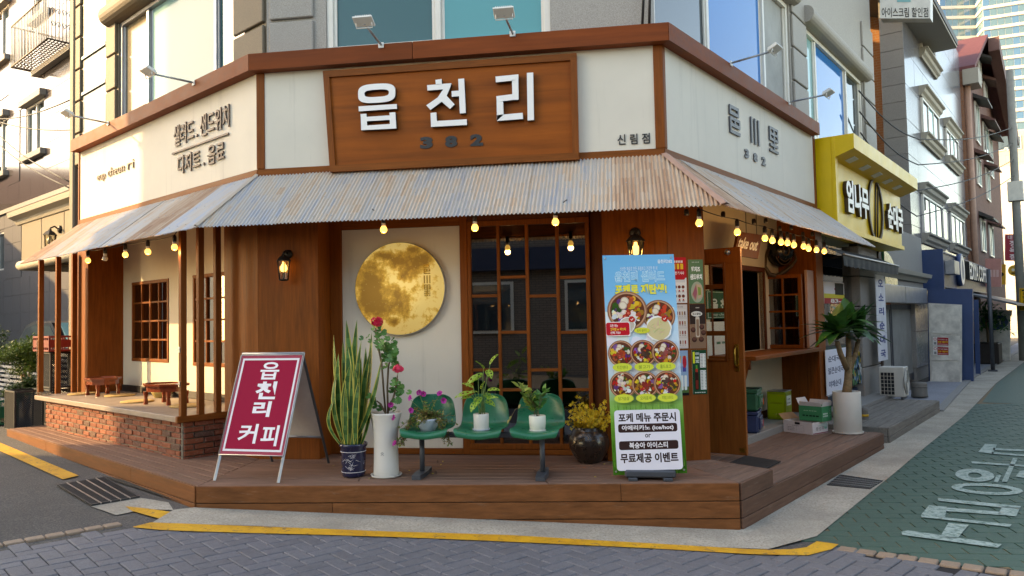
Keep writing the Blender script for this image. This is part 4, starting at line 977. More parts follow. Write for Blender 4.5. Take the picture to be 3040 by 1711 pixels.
def hanja(mb, q, key, d):
    for x0, y0, x1, y1 in HJ[key]: mb.prism([bil(q,x0,y0),bil(q,x1,y0),bil(q,x1,y1),bil(q,x0,y1)], d)
    return mb
def hq(fr, v, pts): return rq(fr, v, pts)
obj('wall_lettering', hanja(MB(), hq(FRR,.0,[Z3(1638,1000),Z3(1715,1032),Z3(1713,825),Z3(1638,795)]), 'eup', nR*.014), 'letter_grey', fas)
obj('wall_lettering', hanja(MB(), hq(FRR,.0,[Z3(1800,1078),Z3(1862,1105),Z3(1860,915),Z3(1797,885)]), 'cheon', nR*.014), 'letter_grey', fas)
obj('wall_lettering', hanja(MB(), hq(FRR,.0,[Z4(8,1140),Z4(72,1168),Z4(68,982),Z4(6,958)]), 'ri', nR*.014), 'letter_grey', fas)
q3 = rq(FRR,.0,[Z3(1755,1192),Z3(1912,1255),Z3(1910,1190),Z3(1755,1125)])
for s_, x0 in (('3',0.),('8',.41),('2',.82)): obj('wall_lettering', letters(MB(), [bil(q3,x0,0),bil(q3,x0+.18,0),bil(q3,x0+.18,1),bil(q3,x0,1)], s_, .05, 1., nR*.01), 'letter_grey', fas)
# ------------------------------------------------------------------ main signboard
q = wq(FF, .05, [(982,511),(1719,476),(1712,158),(961,215)])
zb2 = (q[0][2]+q[1][2])/2; ztp = (q[2][2]+q[3][2])/2
q[0][2] = q[1][2] = zb2; q[2][2] = q[3][2] = ztp
sg = thing('main_signboard', 'large brown wooden signboard with white block letters above the awning', 'signboard', (q[0]+q[1])/2)
obj('board', MB().prism(q, -FF.n*.05), 'wood_sign', sg)
F0 = FF.n*.022; fw = .055/np.linalg.norm(q[1]-q[0]); fh = .06/(ztp-zb2)
def rail(pts, mat): obj('frame_rail', MB().prism([bil(q,*p)+FF.n*.001 for p in pts], F0), mat, sg)
rail([(0,1-fh),(1,1-fh),(1,1),(0,1)], 'wood_x'); rail([(0,0),(1,0),(1,fh),(0,fh)], 'wood_x'); rail([(0,fh),(fw,fh),(fw,1-fh),(0,1-fh)], 'wood_v'); rail([(1-fw,fh),(1,fh),(1,1-fh),(1-fw,1-fh)], 'wood_v')
VL = .10
def lp(x, y, Zf=Z2): a = wl(FF, *Zf(x,y), VL); return FF.p(a[0], VL-.04, a[1])
def stroke(polys, rings, bar):
    body = MB(); face = MB(); d = FF.n*.04; e = FF.n*.003
    for P in polys: body.prism(P, d); c_ = sum(P)/len(P); face.prism([p+d*1.02+(c_-p)*.05*0 for p in P], e)
    for o_, i_ in rings: ringpoly(body, o_, i_, d); ringpoly(face, [p+d*1.02 for p in o_], [p+d*1.02 for p in i_], e)
    b = obj('block_letter', body, 'letter_black', sg); obj('letter_face', face, 'letter_white', b)
def oval(cx, cy, a, b, n=40, pw=3.2):
    P = []
    for k in range(n):
        t = 2*math.pi*k/n; c_, s_ = math.cos(t), math.sin(t)
        x = a*abs(c_)**(2/pw)*(1 if c_ > 0 else -1); y = b*abs(s_)**(2/pw)*(1 if s_ > 0 else -1); P.append(lp(cx+x, cy+y-.06*x))
    return P[::-1]
def lps(pts, Zf=Z2): return [lp(x, y, Zf) for x, y in pts]
def sqring(o_, i_):
    return [lps(o_), lps(i_)]
stroke([lps([(775,805),(1063,787),(1066,823),(777,843)]), lps([(790,863),(834,860),(836,884),(792,887)]), lps([(1008,852),(1052,849),(1054,870),(1010,873)])],
       [(oval(912,706,141,72), oval(912,706,92,27)), sqring([(792,887),(1054,870),(1060,972),(795,985)],[(838,917),(1010,907),(1012,938),(840,949)])], None)
stroke([lps([(1355,605),(1402,598),(1404,638),(1358,643)]), lps([(1292,645),(1475,630),(1472,648),(1462,673),(1295,686)]), lps([(1414,676),(1462,673),(1440,725),(1402,770),(1318,832),(1286,797),(1372,738)]), lps([(1402,770),(1440,725),(1500,790),(1466,824)]),
        lps([(1527,598),(1572,594),(1585,855),(1540,858)]), lps([(1477,690),(1531,686),(1533,728),(1479,733)]), lps([(1318,855),(1362,850),(1366,915),(1322,960)]), lps([(1366,915),(1592,902),(1593,945),(1322,960)])], [], None)
o3 = 1933
stroke([lps([(1808,580),(o3+48,563),(o3+48,606),(1812,624)]), lps([(o3,606),(o3+48,606),(o3+50,755),(o3+3,757)]), lps([(1815,728),(o3+3,713),(o3+3,757),(1817,772)]), lps([(1817,772),(1866,768),(1870,866),(1819,915)]), lps([(1819,915),(1820,871),(o3+80,853),(o3+84,900)])
       ,lps([(o3+112,552),(o3+160,549),(o3+166,908),(o3+118,912)])], [], None)
for s_, x0, x1, y0, y1 in (('3',1240,1335,1035,1130),('8',1428,1520,1027,1120),('2',1618,1714,1015,1110)):
    obj('number', letters(MB(), rq(FF,.052,[Z2(x0,y1-3),Z2(x1,y1-9),Z2(x1,y0-9+6),Z2(x0,y0+3)]), s_, .06, 1., FF.n*.006), 'letter_black', sg)
# ------------------------------------------------------------------ corrugated tin awning
ZE = 2.077; OA = .683
awn = thing('tin_awning', 'rusty corrugated tin awning running round the cafe corner', 'awning', (1.9,-.4,ZE))
def sheetmesh(fr, ua, ub, top_l, top_r, eave_l, eave_r, lift, pitch=.0325, amp=.0065, spp=8):
    """corrugated sheet between ua and ub, clipped by the hip lines; t=0 top, t=1 eave"""
    sl = unit(fr.p(0,OA,ZE)-fr.p(0,0,ZB)); nn = unit(np.cross(fr.x, sl)); nn = nn if nn[2] > 0 else -nn
    n = int(round((ub-ua)/pitch*spp)); mb = MB(); rows_ = 7
    cols_ = []
    for i in range(n+1):
        u = ua+(ub-ua)*i/n; t0 = 0.
        if u < top_l and eave_l < top_l: t0 = (top_l-u)/(top_l-eave_l)
        if u > top_r and eave_r > top_r: t0 = (u-top_r)/(eave_r-top_r)
        t0 = min(max(t0,0.),.999)
        hgt = amp*math.cos(2*math.pi*u/pitch)+lift
        col = []
        for k in range(rows_+1):
            t = t0+(1-t0)*k/rows_
            P = fr.p(u, .005+(OA-.005)*t, ZB-.003+(ZE-ZB)*t)+nn*hgt
            if k == rows_: P = P+sl*random.Random(int(u*1e4)).uniform(-.004,.004)
            col.append(P)
        cols_.append((u,t0,col))
    vs = [p for c in cols_ for p in c[2]]; m_ = rows_+1
    for i in range(n):
        for k in range(rows_):
            u, t0, _ = cols_[i]
            mb.f.append([i*m_+k,i*m_+k+1,(i+1)*m_+k+1,(i+1)*m_+k]); mb.c.append((u-ua+.3*(ua%1), t0+(1-t0)*k/rows_, 0)); mb.sm.append(True)
    mb.v = [tuple(map(float,p)) for p in vs]
    return mb
hl, hr = -OA*math.tan(AL/2), OA*math.tan(AR/2)
def awn_side(fr, a, b, top_l, top_r, eave_l, eave_r, wd, rusty):
    us_ = list(np.arange(a, b, wd))
    if b-us_[-1] < .25: us_.pop()
    us_.append(b)
    for k, (p, q_) in enumerate(zip(us_[:-1], us_[1:])):
        o = obj('tin_sheet', sheetmesh(fr, p, q_+(.012 if k < len(us_)-2 else 0), top_l, top_r, eave_l, eave_r, .004*(k%2)), 'zinc_rusty' if k in rusty else 'zinc', awn)
awn_side(FF, hl, W+hr, 0, W, hl, W+hr, .70, (5,6)); awn_side(FL, -4.60, -hl, -9, 0, -9, -hl, .66, (0,5)); awn_side(FRR, -hr, 4.60, 0, 9, -hr, 9, .66, (0,))
for s_, mat in (('L','zinc'),('R','pink_wood')):
    a, b = off(.01,s_)+ZV*(ZB+.008), off(OA+.012,s_)+ZV*(ZE+.010); dd = b-a; sd = unit(np.cross(dd, ZV)); wd = .022 if s_ == 'L' else .045
    up_ = unit(np.cross(sd, dd)); up_ = up_ if up_[2] > 0 else -up_
    obj('hip_cap', MB().add([a-sd*wd-up_*.004,a+up_*.012,a+sd*wd-up_*.004,b-sd*wd-up_*.004,b+up_*.012,b+sd*wd-up_*.004], [(0,1,4,3),(1,2,5,4),(0,3,5,2)], (.3,.5,0)), mat, awn)
for fr, a, b, tl, tr_, el, er in ((FF,hl*.9,W+hr*.9,0,W,hl*.9,W+hr*.9),(FL,-4.58,-hl*.9,-4.58,0,-4.58,-hl*.9),(FRR,-hr*.9,4.56,0,4.56,-hr*.9,4.56)):
    k = .9; q = [fr.p(tl,.0,ZB-.045),fr.p(tr_,.0,ZB-.045),fr.p(er,OA*k,ZB+(ZE-ZB)*k-.035),fr.p(el,OA*k,ZB+(ZE-ZB)*k-.035)]
    obj('soffit', MB().prism(q, ZV*.012), {FF:'wood_x',FL:'wood_l',FRR:'wood_r'}[fr], awn)
scr = MB()
for fr, a, b in ((FF,.0,W),(FL,-4.5,0),(FRR,0,4.5)):
    for t in (.12,.55,.92):
        for u in np.arange(a, b, .0325*5): 
            P = fr.p(u, OA*t, ZB+(ZE-ZB)*t+.012); scr.lathe(P, [(.006,0),(.005,.004),(0,.005)], 6)
obj('roofing_screws', scr, 'alu', awn, kind='stuff')
# ------------------------------------------------------------------ upper storeys, granite
bld = thing('granite_building', 'granite clad corner building with white framed windows above the cafe', 'building', (1.9,3,0))
UV = -.13; ZU0, ZU1 = 3.50, 11.0
fw_ = [wl(FF,968,100,UV)[0], wl(FF,1634,60,UV)[0], 3.775, 5.3]
lw = [wl(FL,352,250,UV)[0], wl(FL,727,100,UV)[0], 3.70, wl(FL,420,22,UV)[1]]
rw1 = [.14, wl(FRR,2345,150,UV)[0], 3.70, 5.3]; rw2 = [wl(FRR,2398,300,UV)[0], wl(FRR,2562,330,UV)[0], 3.70, wl(FRR,2480,165,UV)[1]]
RE = wl(FRR,2597,400,UV)[0]
def uppers(h0): return [h0]+[[h0[0],h0[1],h0[2]+3.*k,min(h0[3],h0[2]+1.5)+3.*k] for k in (1,2)]
obj('wall', holed(FF, .13*math.tan(AL/2), W-.13*math.tan(AR/2), ZU0, ZU1, UV-.2, UV, uppers(fw_)[:1]), 'granite', bld)
obj('wall', holed(FL, -5.05, -.13*math.tan(AL/2)-.003, ZU0, ZU1, UV-.2, UV, [lw]), 'granite_warm', bld)
obj('wall', holed(FRR, .13*math.tan(AR/2)+.003, RE, ZU0, ZU1, UV-.2, UV, [rw1,rw2]), 'granite', bld)
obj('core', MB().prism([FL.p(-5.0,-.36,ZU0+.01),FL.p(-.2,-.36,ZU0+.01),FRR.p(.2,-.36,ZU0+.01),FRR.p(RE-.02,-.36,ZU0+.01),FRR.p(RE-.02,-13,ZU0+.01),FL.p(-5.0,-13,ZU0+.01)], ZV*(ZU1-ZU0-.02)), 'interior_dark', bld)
obj('ground_wall', MB().prism([FL.p(-4.9,-.55,-.3),FL.p(-4.3,-.55,-.3),FL.p(-4.3,-6,-.3),FL.p(-4.9,-6,-.3)], ZV*3.75), 'granite_warm', bld)
def upwin(fr, b, splits, mats, parent, fwid=.06, v=UV, frame='white_frame'):
    wn = obj('window', MB().fbox(fr, b[0], b[1], v-.12, v-.02, b[2], b[2]+fwid).fbox(fr, b[0], b[1], v-.12, v-.02, b[3]-fwid, b[3]).fbox(fr, b[0], b[0]+fwid, v-.12, v-.021, b[2]+fwid, b[3]-fwid).fbox(fr, b[1]-fwid, b[1], v-.12, v-.021, b[2]+fwid, b[3]-fwid), frame, parent)
    e = [b[0]+fwid]+splits+[b[1]-fwid]
    for s_ in splits: obj('mullion', MB().fbox(fr, s_-.028, s_+.028, v-.11, v-.03, b[2]+fwid, b[3]-fwid), frame, wn)
    for k in range(len(e)-1):
        a, c_ = e[k]+(.028 if k else 0), e[k+1]-(.028 if k < len(e)-2 else 0)
        obj('pane', MB().box(fr, a, c_, v-.085, v-.07, b[2]+fwid, b[3]-fwid), mats[k], wn)
        dv = .0 if k%2 else .02
        obj('sash', MB().fbox(fr, a, c_, v-.07+dv-.02, v-.045+dv-.02, b[2]+fwid, b[2]+fwid+.035).fbox(fr, a, a+.03, v-.07+dv-.02, v-.046+dv-.02, b[2]+fwid+.035, b[3]-fwid).fbox(fr, c_-.03, c_, v-.07+dv-.02, v-.046+dv-.02, b[2]+fwid+.035, b[3]-fwid), frame, wn)
    return wn
upwin(FF, fw_, [wl(FF,1297,60,UV)[0]], ['glass_teal','glass_aqua'], bld)
upwin(FL, lw, [wl(FL,430,200,UV)[0], wl(FL,630,150,UV)[0]], ['glass_beige','glass_pale_sky','glass_teal'], bld, .05, frame='alu')
upwin(FRR, rw1, [wl(FRR,2111,100,UV)[0], wl(FRR,2275,100,UV)[0]], ['glass_dark','glass_blue_sky','grey_door'], bld)
upwin(FRR, rw2, [wl(FRR,2432,300,UV)[0], wl(FRR,2521,330,UV)[0]], ['glass_sky','glass_blue_sky','glass_dark'], bld)
def lintel(fr, u0, u1, z, hgt=.22, dep=.14, mat='granite'):
    n = 10; prof = [(0,0)]+[(dep*math.sin(a)**.7, hgt*.5-hgt*.5*math.cos(a)) for a in np.linspace(.2,math.pi-.2,n)]+[(0,hgt)]
    obj('lintel', MB().prism([fr.p(u0,UV+v,z+zz) for v, zz in prof], fr.x*(u1-u0)), mat, bld)
lintel(FL, lw[0]-.25, lw[1]+.2, lw[3]+.002, .26, .16, 'granite_warm'); lintel(FRR, rw2[0]-.12, rw2[1]+.16, rw2[3]+.002, .24, .16); lintel(FRR, rw1[0]-.1, rw1[1]+.12, rw1[3]+.002, .24, .16)
def quoin(fr, u0, u1, z0, z1, mat, dep=.035): pbox('stone_block', fr, u0, u1, UV+.001, UV+dep, z0+.012, z1-.012, mat, bld, .02)
for z in (3.55,4.14,4.73,5.3): 
    quoin(FF, .08, fw_[0]-.12, z, z+.58, 'granite'); quoin(FL, -.62, -.06, z, z+.58, 'granite_warm')
for z in (3.4,3.85,4.30,4.75,5.20,5.65):
    quoin(FL, lw[0]-.34, lw[0]-.03, z, z+.45, 'granite_warm'); quoin(FL, -5.04, -4.86, z+.1, z+.55, 'granite_warm')
    quoin(FRR, rw1[1]+.05, rw2[0]-.06, z, z+.45, 'granite'); quoin(FRR, rw2[1]+.05, RE-.02, z+.2, z+.65, 'granite')
pbox('corner_glazing', FL, -4.84, lw[0]-.37, UV-.02, UV+.004, 2.4, 8, 'teal_dark', bld)
for z in (3.2,3.75,4.45,4.95): pbox('glazing_rail', FL, -4.838, lw[0]-.372, UV+.005, UV+.025, z, z+.05, 'teal_dark', bld)
pbox('corner_column', FL, -5.22, -5.06, UV-.3, UV+.05, -.1, 9, 'granite_warm', bld, .02)
for k, (a, b) in enumerate(((FF.p(W-.14,-.05,5.5),FF.p(W-.16,-.05,3.77)),(FF.p(W-.11,-.05,5.5),FF.p(W-.10,-.04,3.77)))):
    m_ = (a+b)/2+np.array([.03,0,0]); o = obj('wall_cable', MB().tube([a,(a+m_)/2,m_,(b+m_)/2+[.01,0,0],b], .012), 'cable', None); tag(o, 'black cable running down the granite corner above the cornice', 'cable', 'cables on the granite corner')
# ------------------------------------------------------------------ sign spotlights on the cornice
def spot(fr, base, head, label):
    ub, zb = wl(fr, *base, OC); zb = min(max(zb,ZC0+.05),ZC1+.005); vh, zh = wu(fr, ub, *head)
    vh = min(max(vh,.3),.75); B = fr.p(ub,OC+.001,zb); H_ = fr.p(ub,vh,zh)
    t = thing('sign_spotlight', label, 'spotlight', B, 'spotlights on the cornice')
    obj('wall_plate', MB().fbox(fr, ub-.025, ub+.025, OC+.001, OC+.012, zb-.03, zb+.02), 'white_metal', t)
    obj('arm', MB().tube([B,B+(H_-B)*.97], .0105, 8), 'alu', t)
    ax = unit(fr.n*.75+ZV*.35); ay = fr.x; az = np.cross(ax, ay)
    hd = obj('lamp_head', MB().cbox(H_+ZV*.012, ay, ax, az, .085, .055, .009, .003), 'white_metal', t)
    fins = MB()
    for k in range(9): fins.cbox(H_+ZV*.012+az*.018*(1 if az[2] > 0 else -1)+ay*(k-4)*.016, ay, ax, az, .002, .045, .012, .0005)
    obj('cooling_fins', fins, 'white_metal', hd, kind='stuff')
    obj('bracket', MB().tube([H_-ay*.07,H_-ay*.07-ax*.03-az*.03*(1 if az[2] > 0 else -1),H_+ay*.07-ax*.03-az*.03*(1 if az[2] > 0 else -1),H_+ay*.07], .005, 6), 'white_metal', t)
spot(FL, (322,366), (199,341), 'white spotlight on an arm above the eup cheon ri lettering')
spot(FL, (576,246), (440,217), 'white spotlight on an arm above the salad menu lettering')
spot(FF, (1132,134), (1080,68), 'white spotlight on an arm above the first syllable of the signboard')
spot(FF, (1522,100), (1496,42), 'white spotlight on an arm above the last syllable of the signboard')
spot(FRR, (2169,181), (2301,150), 'white spotlight on an arm beside the open casement of the granite wall')
spot(FRR, (2342,304), (2460,280), 'white spotlight on an arm at the outer end of the right fascia')
# ------------------------------------------------------------------ lanterns and bulb strings
def lantern(P, n, label, lit=True, s=1.):
    x = np.cross(ZV, n); F_ = Fr(P, x, n); t = thing('wall_lantern', label, 'lantern', P)
    obj('back_plate', MB().lathe(F_.p(0,.002,.12*s), [(.045*s,0),(.045*s,.012*s),(.03*s,.025*s),(0,.03*s)], 20, axis=n), 'lantern_metal', t)
    obj('arm', MB().tube([F_.p(0,.02*s,.12*s),F_.p(0,.06*s,.15*s),F_.p(0,.10*s,.13*s),F_.p(0,.105*s,.10*s)], .009*s, 8), 'lantern_metal', t)
    c = F_.p(0,.105*s,0)
    obj('roof', MB().lathe(c+ZV*.045*s, [(.075*s,0),(.07*s,.012*s),(.045*s,.04*s),(.02*s,.055*s),(.012*s,.075*s),(0,.08*s)], 6, smooth=False), 'lantern_metal', t)
    fr_ = MB()
    for k in range(6):
        a = math.pi/3*k; d0 = np.array([math.cos(a),math.sin(a),0]); fr_.tube([c+d0*.045*s-ZV*.13*s,c+d0*.062*s+ZV*.047*s], .005*s, 5)
    obj('cage', fr_, 'lantern_metal', t); obj('base', MB().lathe(c-ZV*.145*s, [(.03*s,0),(.05*s,.008*s),(.052*s,.018*s),(0,.02*s)], 6, smooth=False), 'lantern_metal', t)
    obj('pane', MB().lathe(c-ZV*.127*s, [(.043*s,0),(.059*s,.172*s)], 6, smooth=False), 'lamp_glass', t)
    obj('bulb', MB().lathe(c-ZV*.06*s, [(0,-.0),(.02*s,.006*s),(.034*s,.03*s),(.03*s,.055*s),(.014*s,.08*s),(.012*s,.1*s)], 16), 'lantern_on' if lit else 'bulb_off', t)
a = wl(FF, 842, 790, .1); lantern(FF.p(a[0],0,a[1]), FF.n, 'lit black wall lantern on the brown corner panel above the red board', s=.95)
a = wl(FF, 1887, 735, .1); lantern(FF.p(a[0],0,a[1]), FF.n, 'lit black wall lantern above the food banner', s=1.1)
def bulbs(fr, v, pts, label, off_=(), zc=None):
    P0 = [fr.p(*(lambda a:(a[0],v,a[1]))(wl(fr,*p,v))) for p in pts]
    t = thing('string_lights', label, 'string lights', P0[0])
    cord = []; S = []
    for k, p in enumerate(P0):
        s_ = p+ZV*.115; S.append(s_)
    for a, b in zip(S[:-1], S[1:]):
        for f in np.linspace(0,1,7)[:-1]: cord.append(a*(1-f)+b*f+ZV*(-.012*math.sin(f*math.pi)*min(1,np.linalg.norm(b-a)/.5)))
    cord.append(S[-1])
    e0 = S[0]+unit(S[0]-S[1])*.1+ZV*.06; e1 = S[-1]+unit(S[-1]-S[-2])*.1+ZV*.06
    obj('cord', MB().tube([e0]+cord+[e1], .0045, 6), 'cable', t)
    for k, p in enumerate(P0):
        s_ = obj('socket', MB().lathe(p+ZV*.052, [(.017,0),(.019,.01),(.019,.045),(.012,.062),(.004,.068)], 12), 'black_plastic', t)
        obj('collar', MB().lathe(p+ZV*.027, [(.017,0),(.0185,.026)], 14), 'white_metal', s_)
        obj('bulb', MB().lathe(p, [(0,-.028),(.015,-.026),(.026,-.016),(.030,-.001),(.026,.014),(.019,.025),(.0165,.03)], 18), 'bulb_off' if k in off_ else 'bulb_on', t)
        if k not in off_:
            ld = bpy.data.lights.new('bulb_light', 'POINT'); ld.energy = .45; ld.color = (1,.62,.28); ld.shadow_soft_size = .03
            lo = bpy.data.objects.new('bulb_light', ld); COL.objects.link(lo); place(lo, p-ZV*.045, t)
bulbs(FL, .50, [(261,774),(312,768),(372,757),(439,748),(518,735)], 'string of round bulbs under the awning above the seating platform', (1,))
bulbs(FF, .56, [(1139,682),(1410,677),(1649,660)], 'string of three round bulbs under the awning above the moon and lattice window')
bulbs(FRR, .42, [(2076,663),(2189,690),(2271,708),(2293,715),(2319,720),(2338,722),(2357,728),(2386,732),(2401,739),(2424,743),(2447,747)], 'long string of glowing bulbs under the awning above the order window')
for k, (px, py) in enumerate([(2038,640),(2147,645),(2238,665),(2273,663),(2315,685),(2349,683),(2384,702),(2412,701)]):
    a = wl(FRR, px, py, .3); o = obj('soffit_socket', MB().lathe(FRR.p(a[0],.3,a[1]), [(.018,0),(.02,.01),(.02,.035),(.014,.05)], 12), 'black_plastic', None)
    tag(o, 'small black empty lamp socket under the right awning soffit', 'socket', 'empty lamp sockets under the right awning')
# ------------------------------------------------------------------ moon sign
def m_moon():
    m, nt, b, L = nodes('moon_print'); tc = nt.nodes.new('ShaderNodeTexCoord').outputs['Object']
    n1 = noise(nt, tc, 3.2, 8, .62, .3); n2 = noise(nt, tc, 16, 6, .7)
    def blob(x, z, r, asp=1.):
        v = nt.nodes.new('ShaderNodeVectorMath'); v.operation = 'SUBTRACT'; L.new(tc, v.inputs[0]); v.inputs[1].default_value = (x,0,z)
        w_ = nt.nodes.new('ShaderNodeVectorMath'); w_.operation = 'MULTIPLY'; L.new(v.outputs[0], w_.inputs[0]); w_.inputs[1].default_value = (1,0,asp)
        l_ = nt.nodes.new('ShaderNodeVectorMath'); l_.operation = 'LENGTH'; L.new(w_.outputs[0], l_.inputs[0])
        return math_(nt,'SUBTRACT',1,math_(nt,'DIVIDE',l_.outputs['Value'],r))
    Rm_ = .435; acc = None
    for x, z, r, a in ((-.05,.62,.30,1.3),(.35,.55,.28,1.),(.62,.62,.16,1.),(-.35,.72,.2,1.8),(-.72,.25,.36,.9),(-.55,-.1,.34,1.),(-.78,-.35,.28,.8),(-.45,-.42,.36,1.1),(.02,-.35,.26,.9),(-.08,-.05,.22,1.2),(-.15,-.72,.16,1.5),(.15,.3,.2,1.),(.32,.84,.15,1.4)):
        q_ = blob(x*Rm_, z*Rm_+Rm_, r*Rm_*1.15, a); q_ = math_(nt,'MAXIMUM',q_,0); acc = q_ if acc is None else math_(nt,'ADD',acc,q_)
    f = math_(nt,'ADD',math_(nt,'MULTIPLY',acc,1.05),math_(nt,'ADD',math_(nt,'MULTIPLY',math_(nt,'SUBTRACT',n1,.5),2.2),math_(nt,'MULTIPLY',math_(nt,'SUBTRACT',n2,.5),2.4)))
    col = ramp(nt, f, [(-.0,lin('f0d98f')),(.16,lin('e0be66')),(.42,lin('be9848')),(.9,lin('94733a'))])
    vo = nt.nodes.new('ShaderNodeTexVoronoi'); L.new(tc, vo.inputs['Vector']); vo.inputs['Scale'].default_value = 26
    cr = ramp(nt, vo.outputs['Distance'], [(.0,(1,1,1)),(.18,(0,0,0))]); col = mixc(nt, math_(nt,'MULTIPLY',cr,.35), col, lin('f6e2a0'))
    L.new(col, b.inputs['Base Color']); L.new(col, b.inputs['Emission Color']); b.inputs['Emission Strength'].default_value = .11; b.inputs['Roughness'].default_value = .7; b.inputs['Specular IOR Level'].default_value = .15
m_moon()
mc = wl(FF, 1186, 857, WV+.05); RM = .435; MCP = FF.p(mc[0],WV+.05,mc[1])
t = thing('moon_sign', 'round golden full moon lightbox on the cream panel', 'sign', MCP-ZV*RM)
obj('rim', MB().lathe(MCP-FF.n*.06, [(RM,0),(RM+.004,.004),(RM+.004,.056),(RM-.002,.061)], 72, axis=FF.n, cap=False), 'steel', t)
obj('face', MB().lathe(MCP, [(RM-.002,.0),(0.,.0005)], 72, axis=FF.n), 'moon_print', t)
lx = .315*1.; wd = .062
for key, z0, z1 in (('eup',.13,.215),('cheon',.04,.115),('ri',-.055,.03)):
    q = [MCP+FF.x*x+ZV*z+FF.n*.004 for x, z in ((.27-wd/2,z0),(.27+wd/2,z0),(.27+wd/2,z1),(.27-wd/2,z1))]; obj('lettering', hanja(MB(), q, key, FF.n*.008), 'brass', t)
q = [MCP+FF.x*x+ZV*z+FF.n*.004 for x, z in ((.24,-.078),(.30,-.078),(.30,-.062),(.24,-.062))]; obj('lettering', letters(MB(), q, '382', .03, 1.3, FF.n*.006), 'brass', t)
# ------------------------------------------------------------------ red A-frame board
A0, B0 = fl(634,1427), fl(828,1434); ex = unit(B0-A0); bk = np.cross(ZV, ex); T_ = .40
tz = wl(FF, 735, 1062, -(A0[1]+T_*.95))[1]; HF = tz+.02
t = thing('sandwich_board', 'leaning red folding board with white Korean lettering', 'sandwich board', (A0+B0)/2+bk*.4)
wA = np.linalg.norm(B0-A0)
def ap(x, s, o=0.):      # along width 0..1, up the slope 0..1
    P = A0+ex*wA*x+bk*T_*s+ZV*HF*s; n_ = unit(np.cross(ex, bk*T_+ZV*HF)); return P+n_*o
nA = unit(np.cross(ex, bk*T_+ZV*HF)); nA = nA if nA@(CAM-A0) > 0 else -nA
sA = 1 if nA@np.cross(ex, bk*T_+ZV*HF) > 0 else -1
def ap(x, s, o=0.): return A0+ex*wA*x+bk*T_*s+ZV*HF*s+nA*o
for x in (.012,.988): obj('front_leg', MB().tube([ap(x,0),ap(x,1.01)], .013, 4, smooth=False), 'alu', t)
obj('top_bar', MB().tube([ap(0,1.01),ap(1,1.01)], .014, 6), 'alu', t)
qf = [ap(.0,.195,.012),ap(1.,.195,.012),ap(1.,.995,.012),ap(.0,.995,.012)]
pn = obj('panel', MB().prism(qf, -nA*.012), 'red_paint', t)
obj('edge_trim', MB().tube([qf[0],qf[1],qf[2],qf[3],qf[0]], .006, 5), 'steel', pn)
P = Print(qf, nA); P.rect(.045,.035,.955,.965,'e9e3e6').rect(.075,.055,.925,.945,'a01038')
P.text(.37,.745,.67,.925,'읍','f2eef0',.018).text(.36,.545,.69,.725,'천','f2eef0',.035).text(.38,.37,.66,.525,'리','f2eef0',.035)
P.text(.24,.11,.53,.30,'커','f2eef0',.02).text(.60,.09,.86,.29,'피','f2eef0',.02); P.done('lettering', pn, label='white Korean lettering and border')
rl = 2*T_+.03
def bp(x, s, o=0.): return A0+ex*wA*x+bk*(rl-(rl-T_)*s)+ZV*HF*s
for x in (.02,.98): obj('rear_leg', MB().tube([bp(x,0),bp(x,1.)], .013, 4, smooth=False), 'char_grey', t)
obj('rear_panel', MB().prism([bp(.04,.26),bp(.96,.26),bp(.96,.98),bp(.04,.98)], bk*.006), 'plaster_white', t); obj('rear_rail', MB().tube([bp(.02,.25),bp(.98,.25)], .011, 6), 'alu', t)
# ------------------------------------------------------------------ food banner on a stand
yb_ = .72; yt_ = .63
q = [FF.p(*(lambda a:(a[0],yb_,a[1]))(wl(FF,1821,1411,yb_))),FF.p(*(lambda a:(a[0],yb_,a[1]))(wl(FF,2040,1405,yb_))),FF.p(*(lambda a:(a[0],yt_,a[1]))(wl(FF,2000,755,yt_))),FF.p(*(lambda a:(a[0],yt_,a[1]))(wl(FF,1788,759,yt_)))]
t = thing('banner_stand', 'tall printed salad bowl banner on a dark plastic foot', 'banner', FF.p((q[0][0]+q[1][0])/2,yb_-.12,0))
nB = unit(np.cross(q[1]-q[0], q[3]-q[0])); pn = obj('banner', MB().prism(q, -nB*.002), 'sign_white', t)
cB = (q[0]+q[1])/2
obj('foot', MB().cbox([cB[0],cB[1]+.10,.05], (1,0,0), (0,1,0), ZV, .19, .17, .028, .012).cbox([cB[0]-.13,cB[1]+.10,.012], (1,0,0), (0,1,0), ZV, .035, .19, .0115, .004).cbox([cB[0]+.13,cB[1]+.10,.012], (1,0,0), (0,1,0), ZV, .035, .19, .0115, .004), 'char_grey', t)
obj('pole', MB().tube([[cB[0],cB[1]+.10,.06],bil(q,.5,.5)-nB*.03,bil(q,.5,.97)-nB*.012], .012), 'alu', t)
for x in (.04,.96):
    obj('cross_arm', MB().tube([bil(q,.5,.5)-nB*.03,bil(q,x,.985)-nB*.006], .005, 6).tube([bil(q,.5,.5)-nB*.03,bil(q,x,.015)-nB*.006], .005, 6), 'black', t)
    for y in (.985,.015): obj('eyelet', MB().lathe(bil(q,x,y)+nB*.0035, [(.008,0),(.006,.003),(.003,.002)], 10, axis=nB), 'steel', pn)
P = Print(q, nB, .0004, .00006)
rs = random.Random(3)
sky_ = [(1.,'63b4e0'),(.85,'6fbce6'),(.76,'8cc9ea'),(.68,'b8dcf0'),(.58,'d3e6f2'),(.46,'cfe3f0'),(.38,'b9dcc0'),(.33,'8fc46a'),(.24,'6fae3e'),(.12,'4f8f2a'),(0,'3a7320')]
for k in range(len(sky_)-1):
    y1, c1 = sky_[k]; y0, c0_ = sky_[k+1]; n = 8
    for i in range(n):
        f = i/n; c = tuple(a*(1-f)+b*f for a, b in zip(lin(c1),lin(c0_))); P.o -= P.step; P.rect(0,y1+(y0-y1)*(i+1)/n,1,y1+(y0-y1)*f,c)
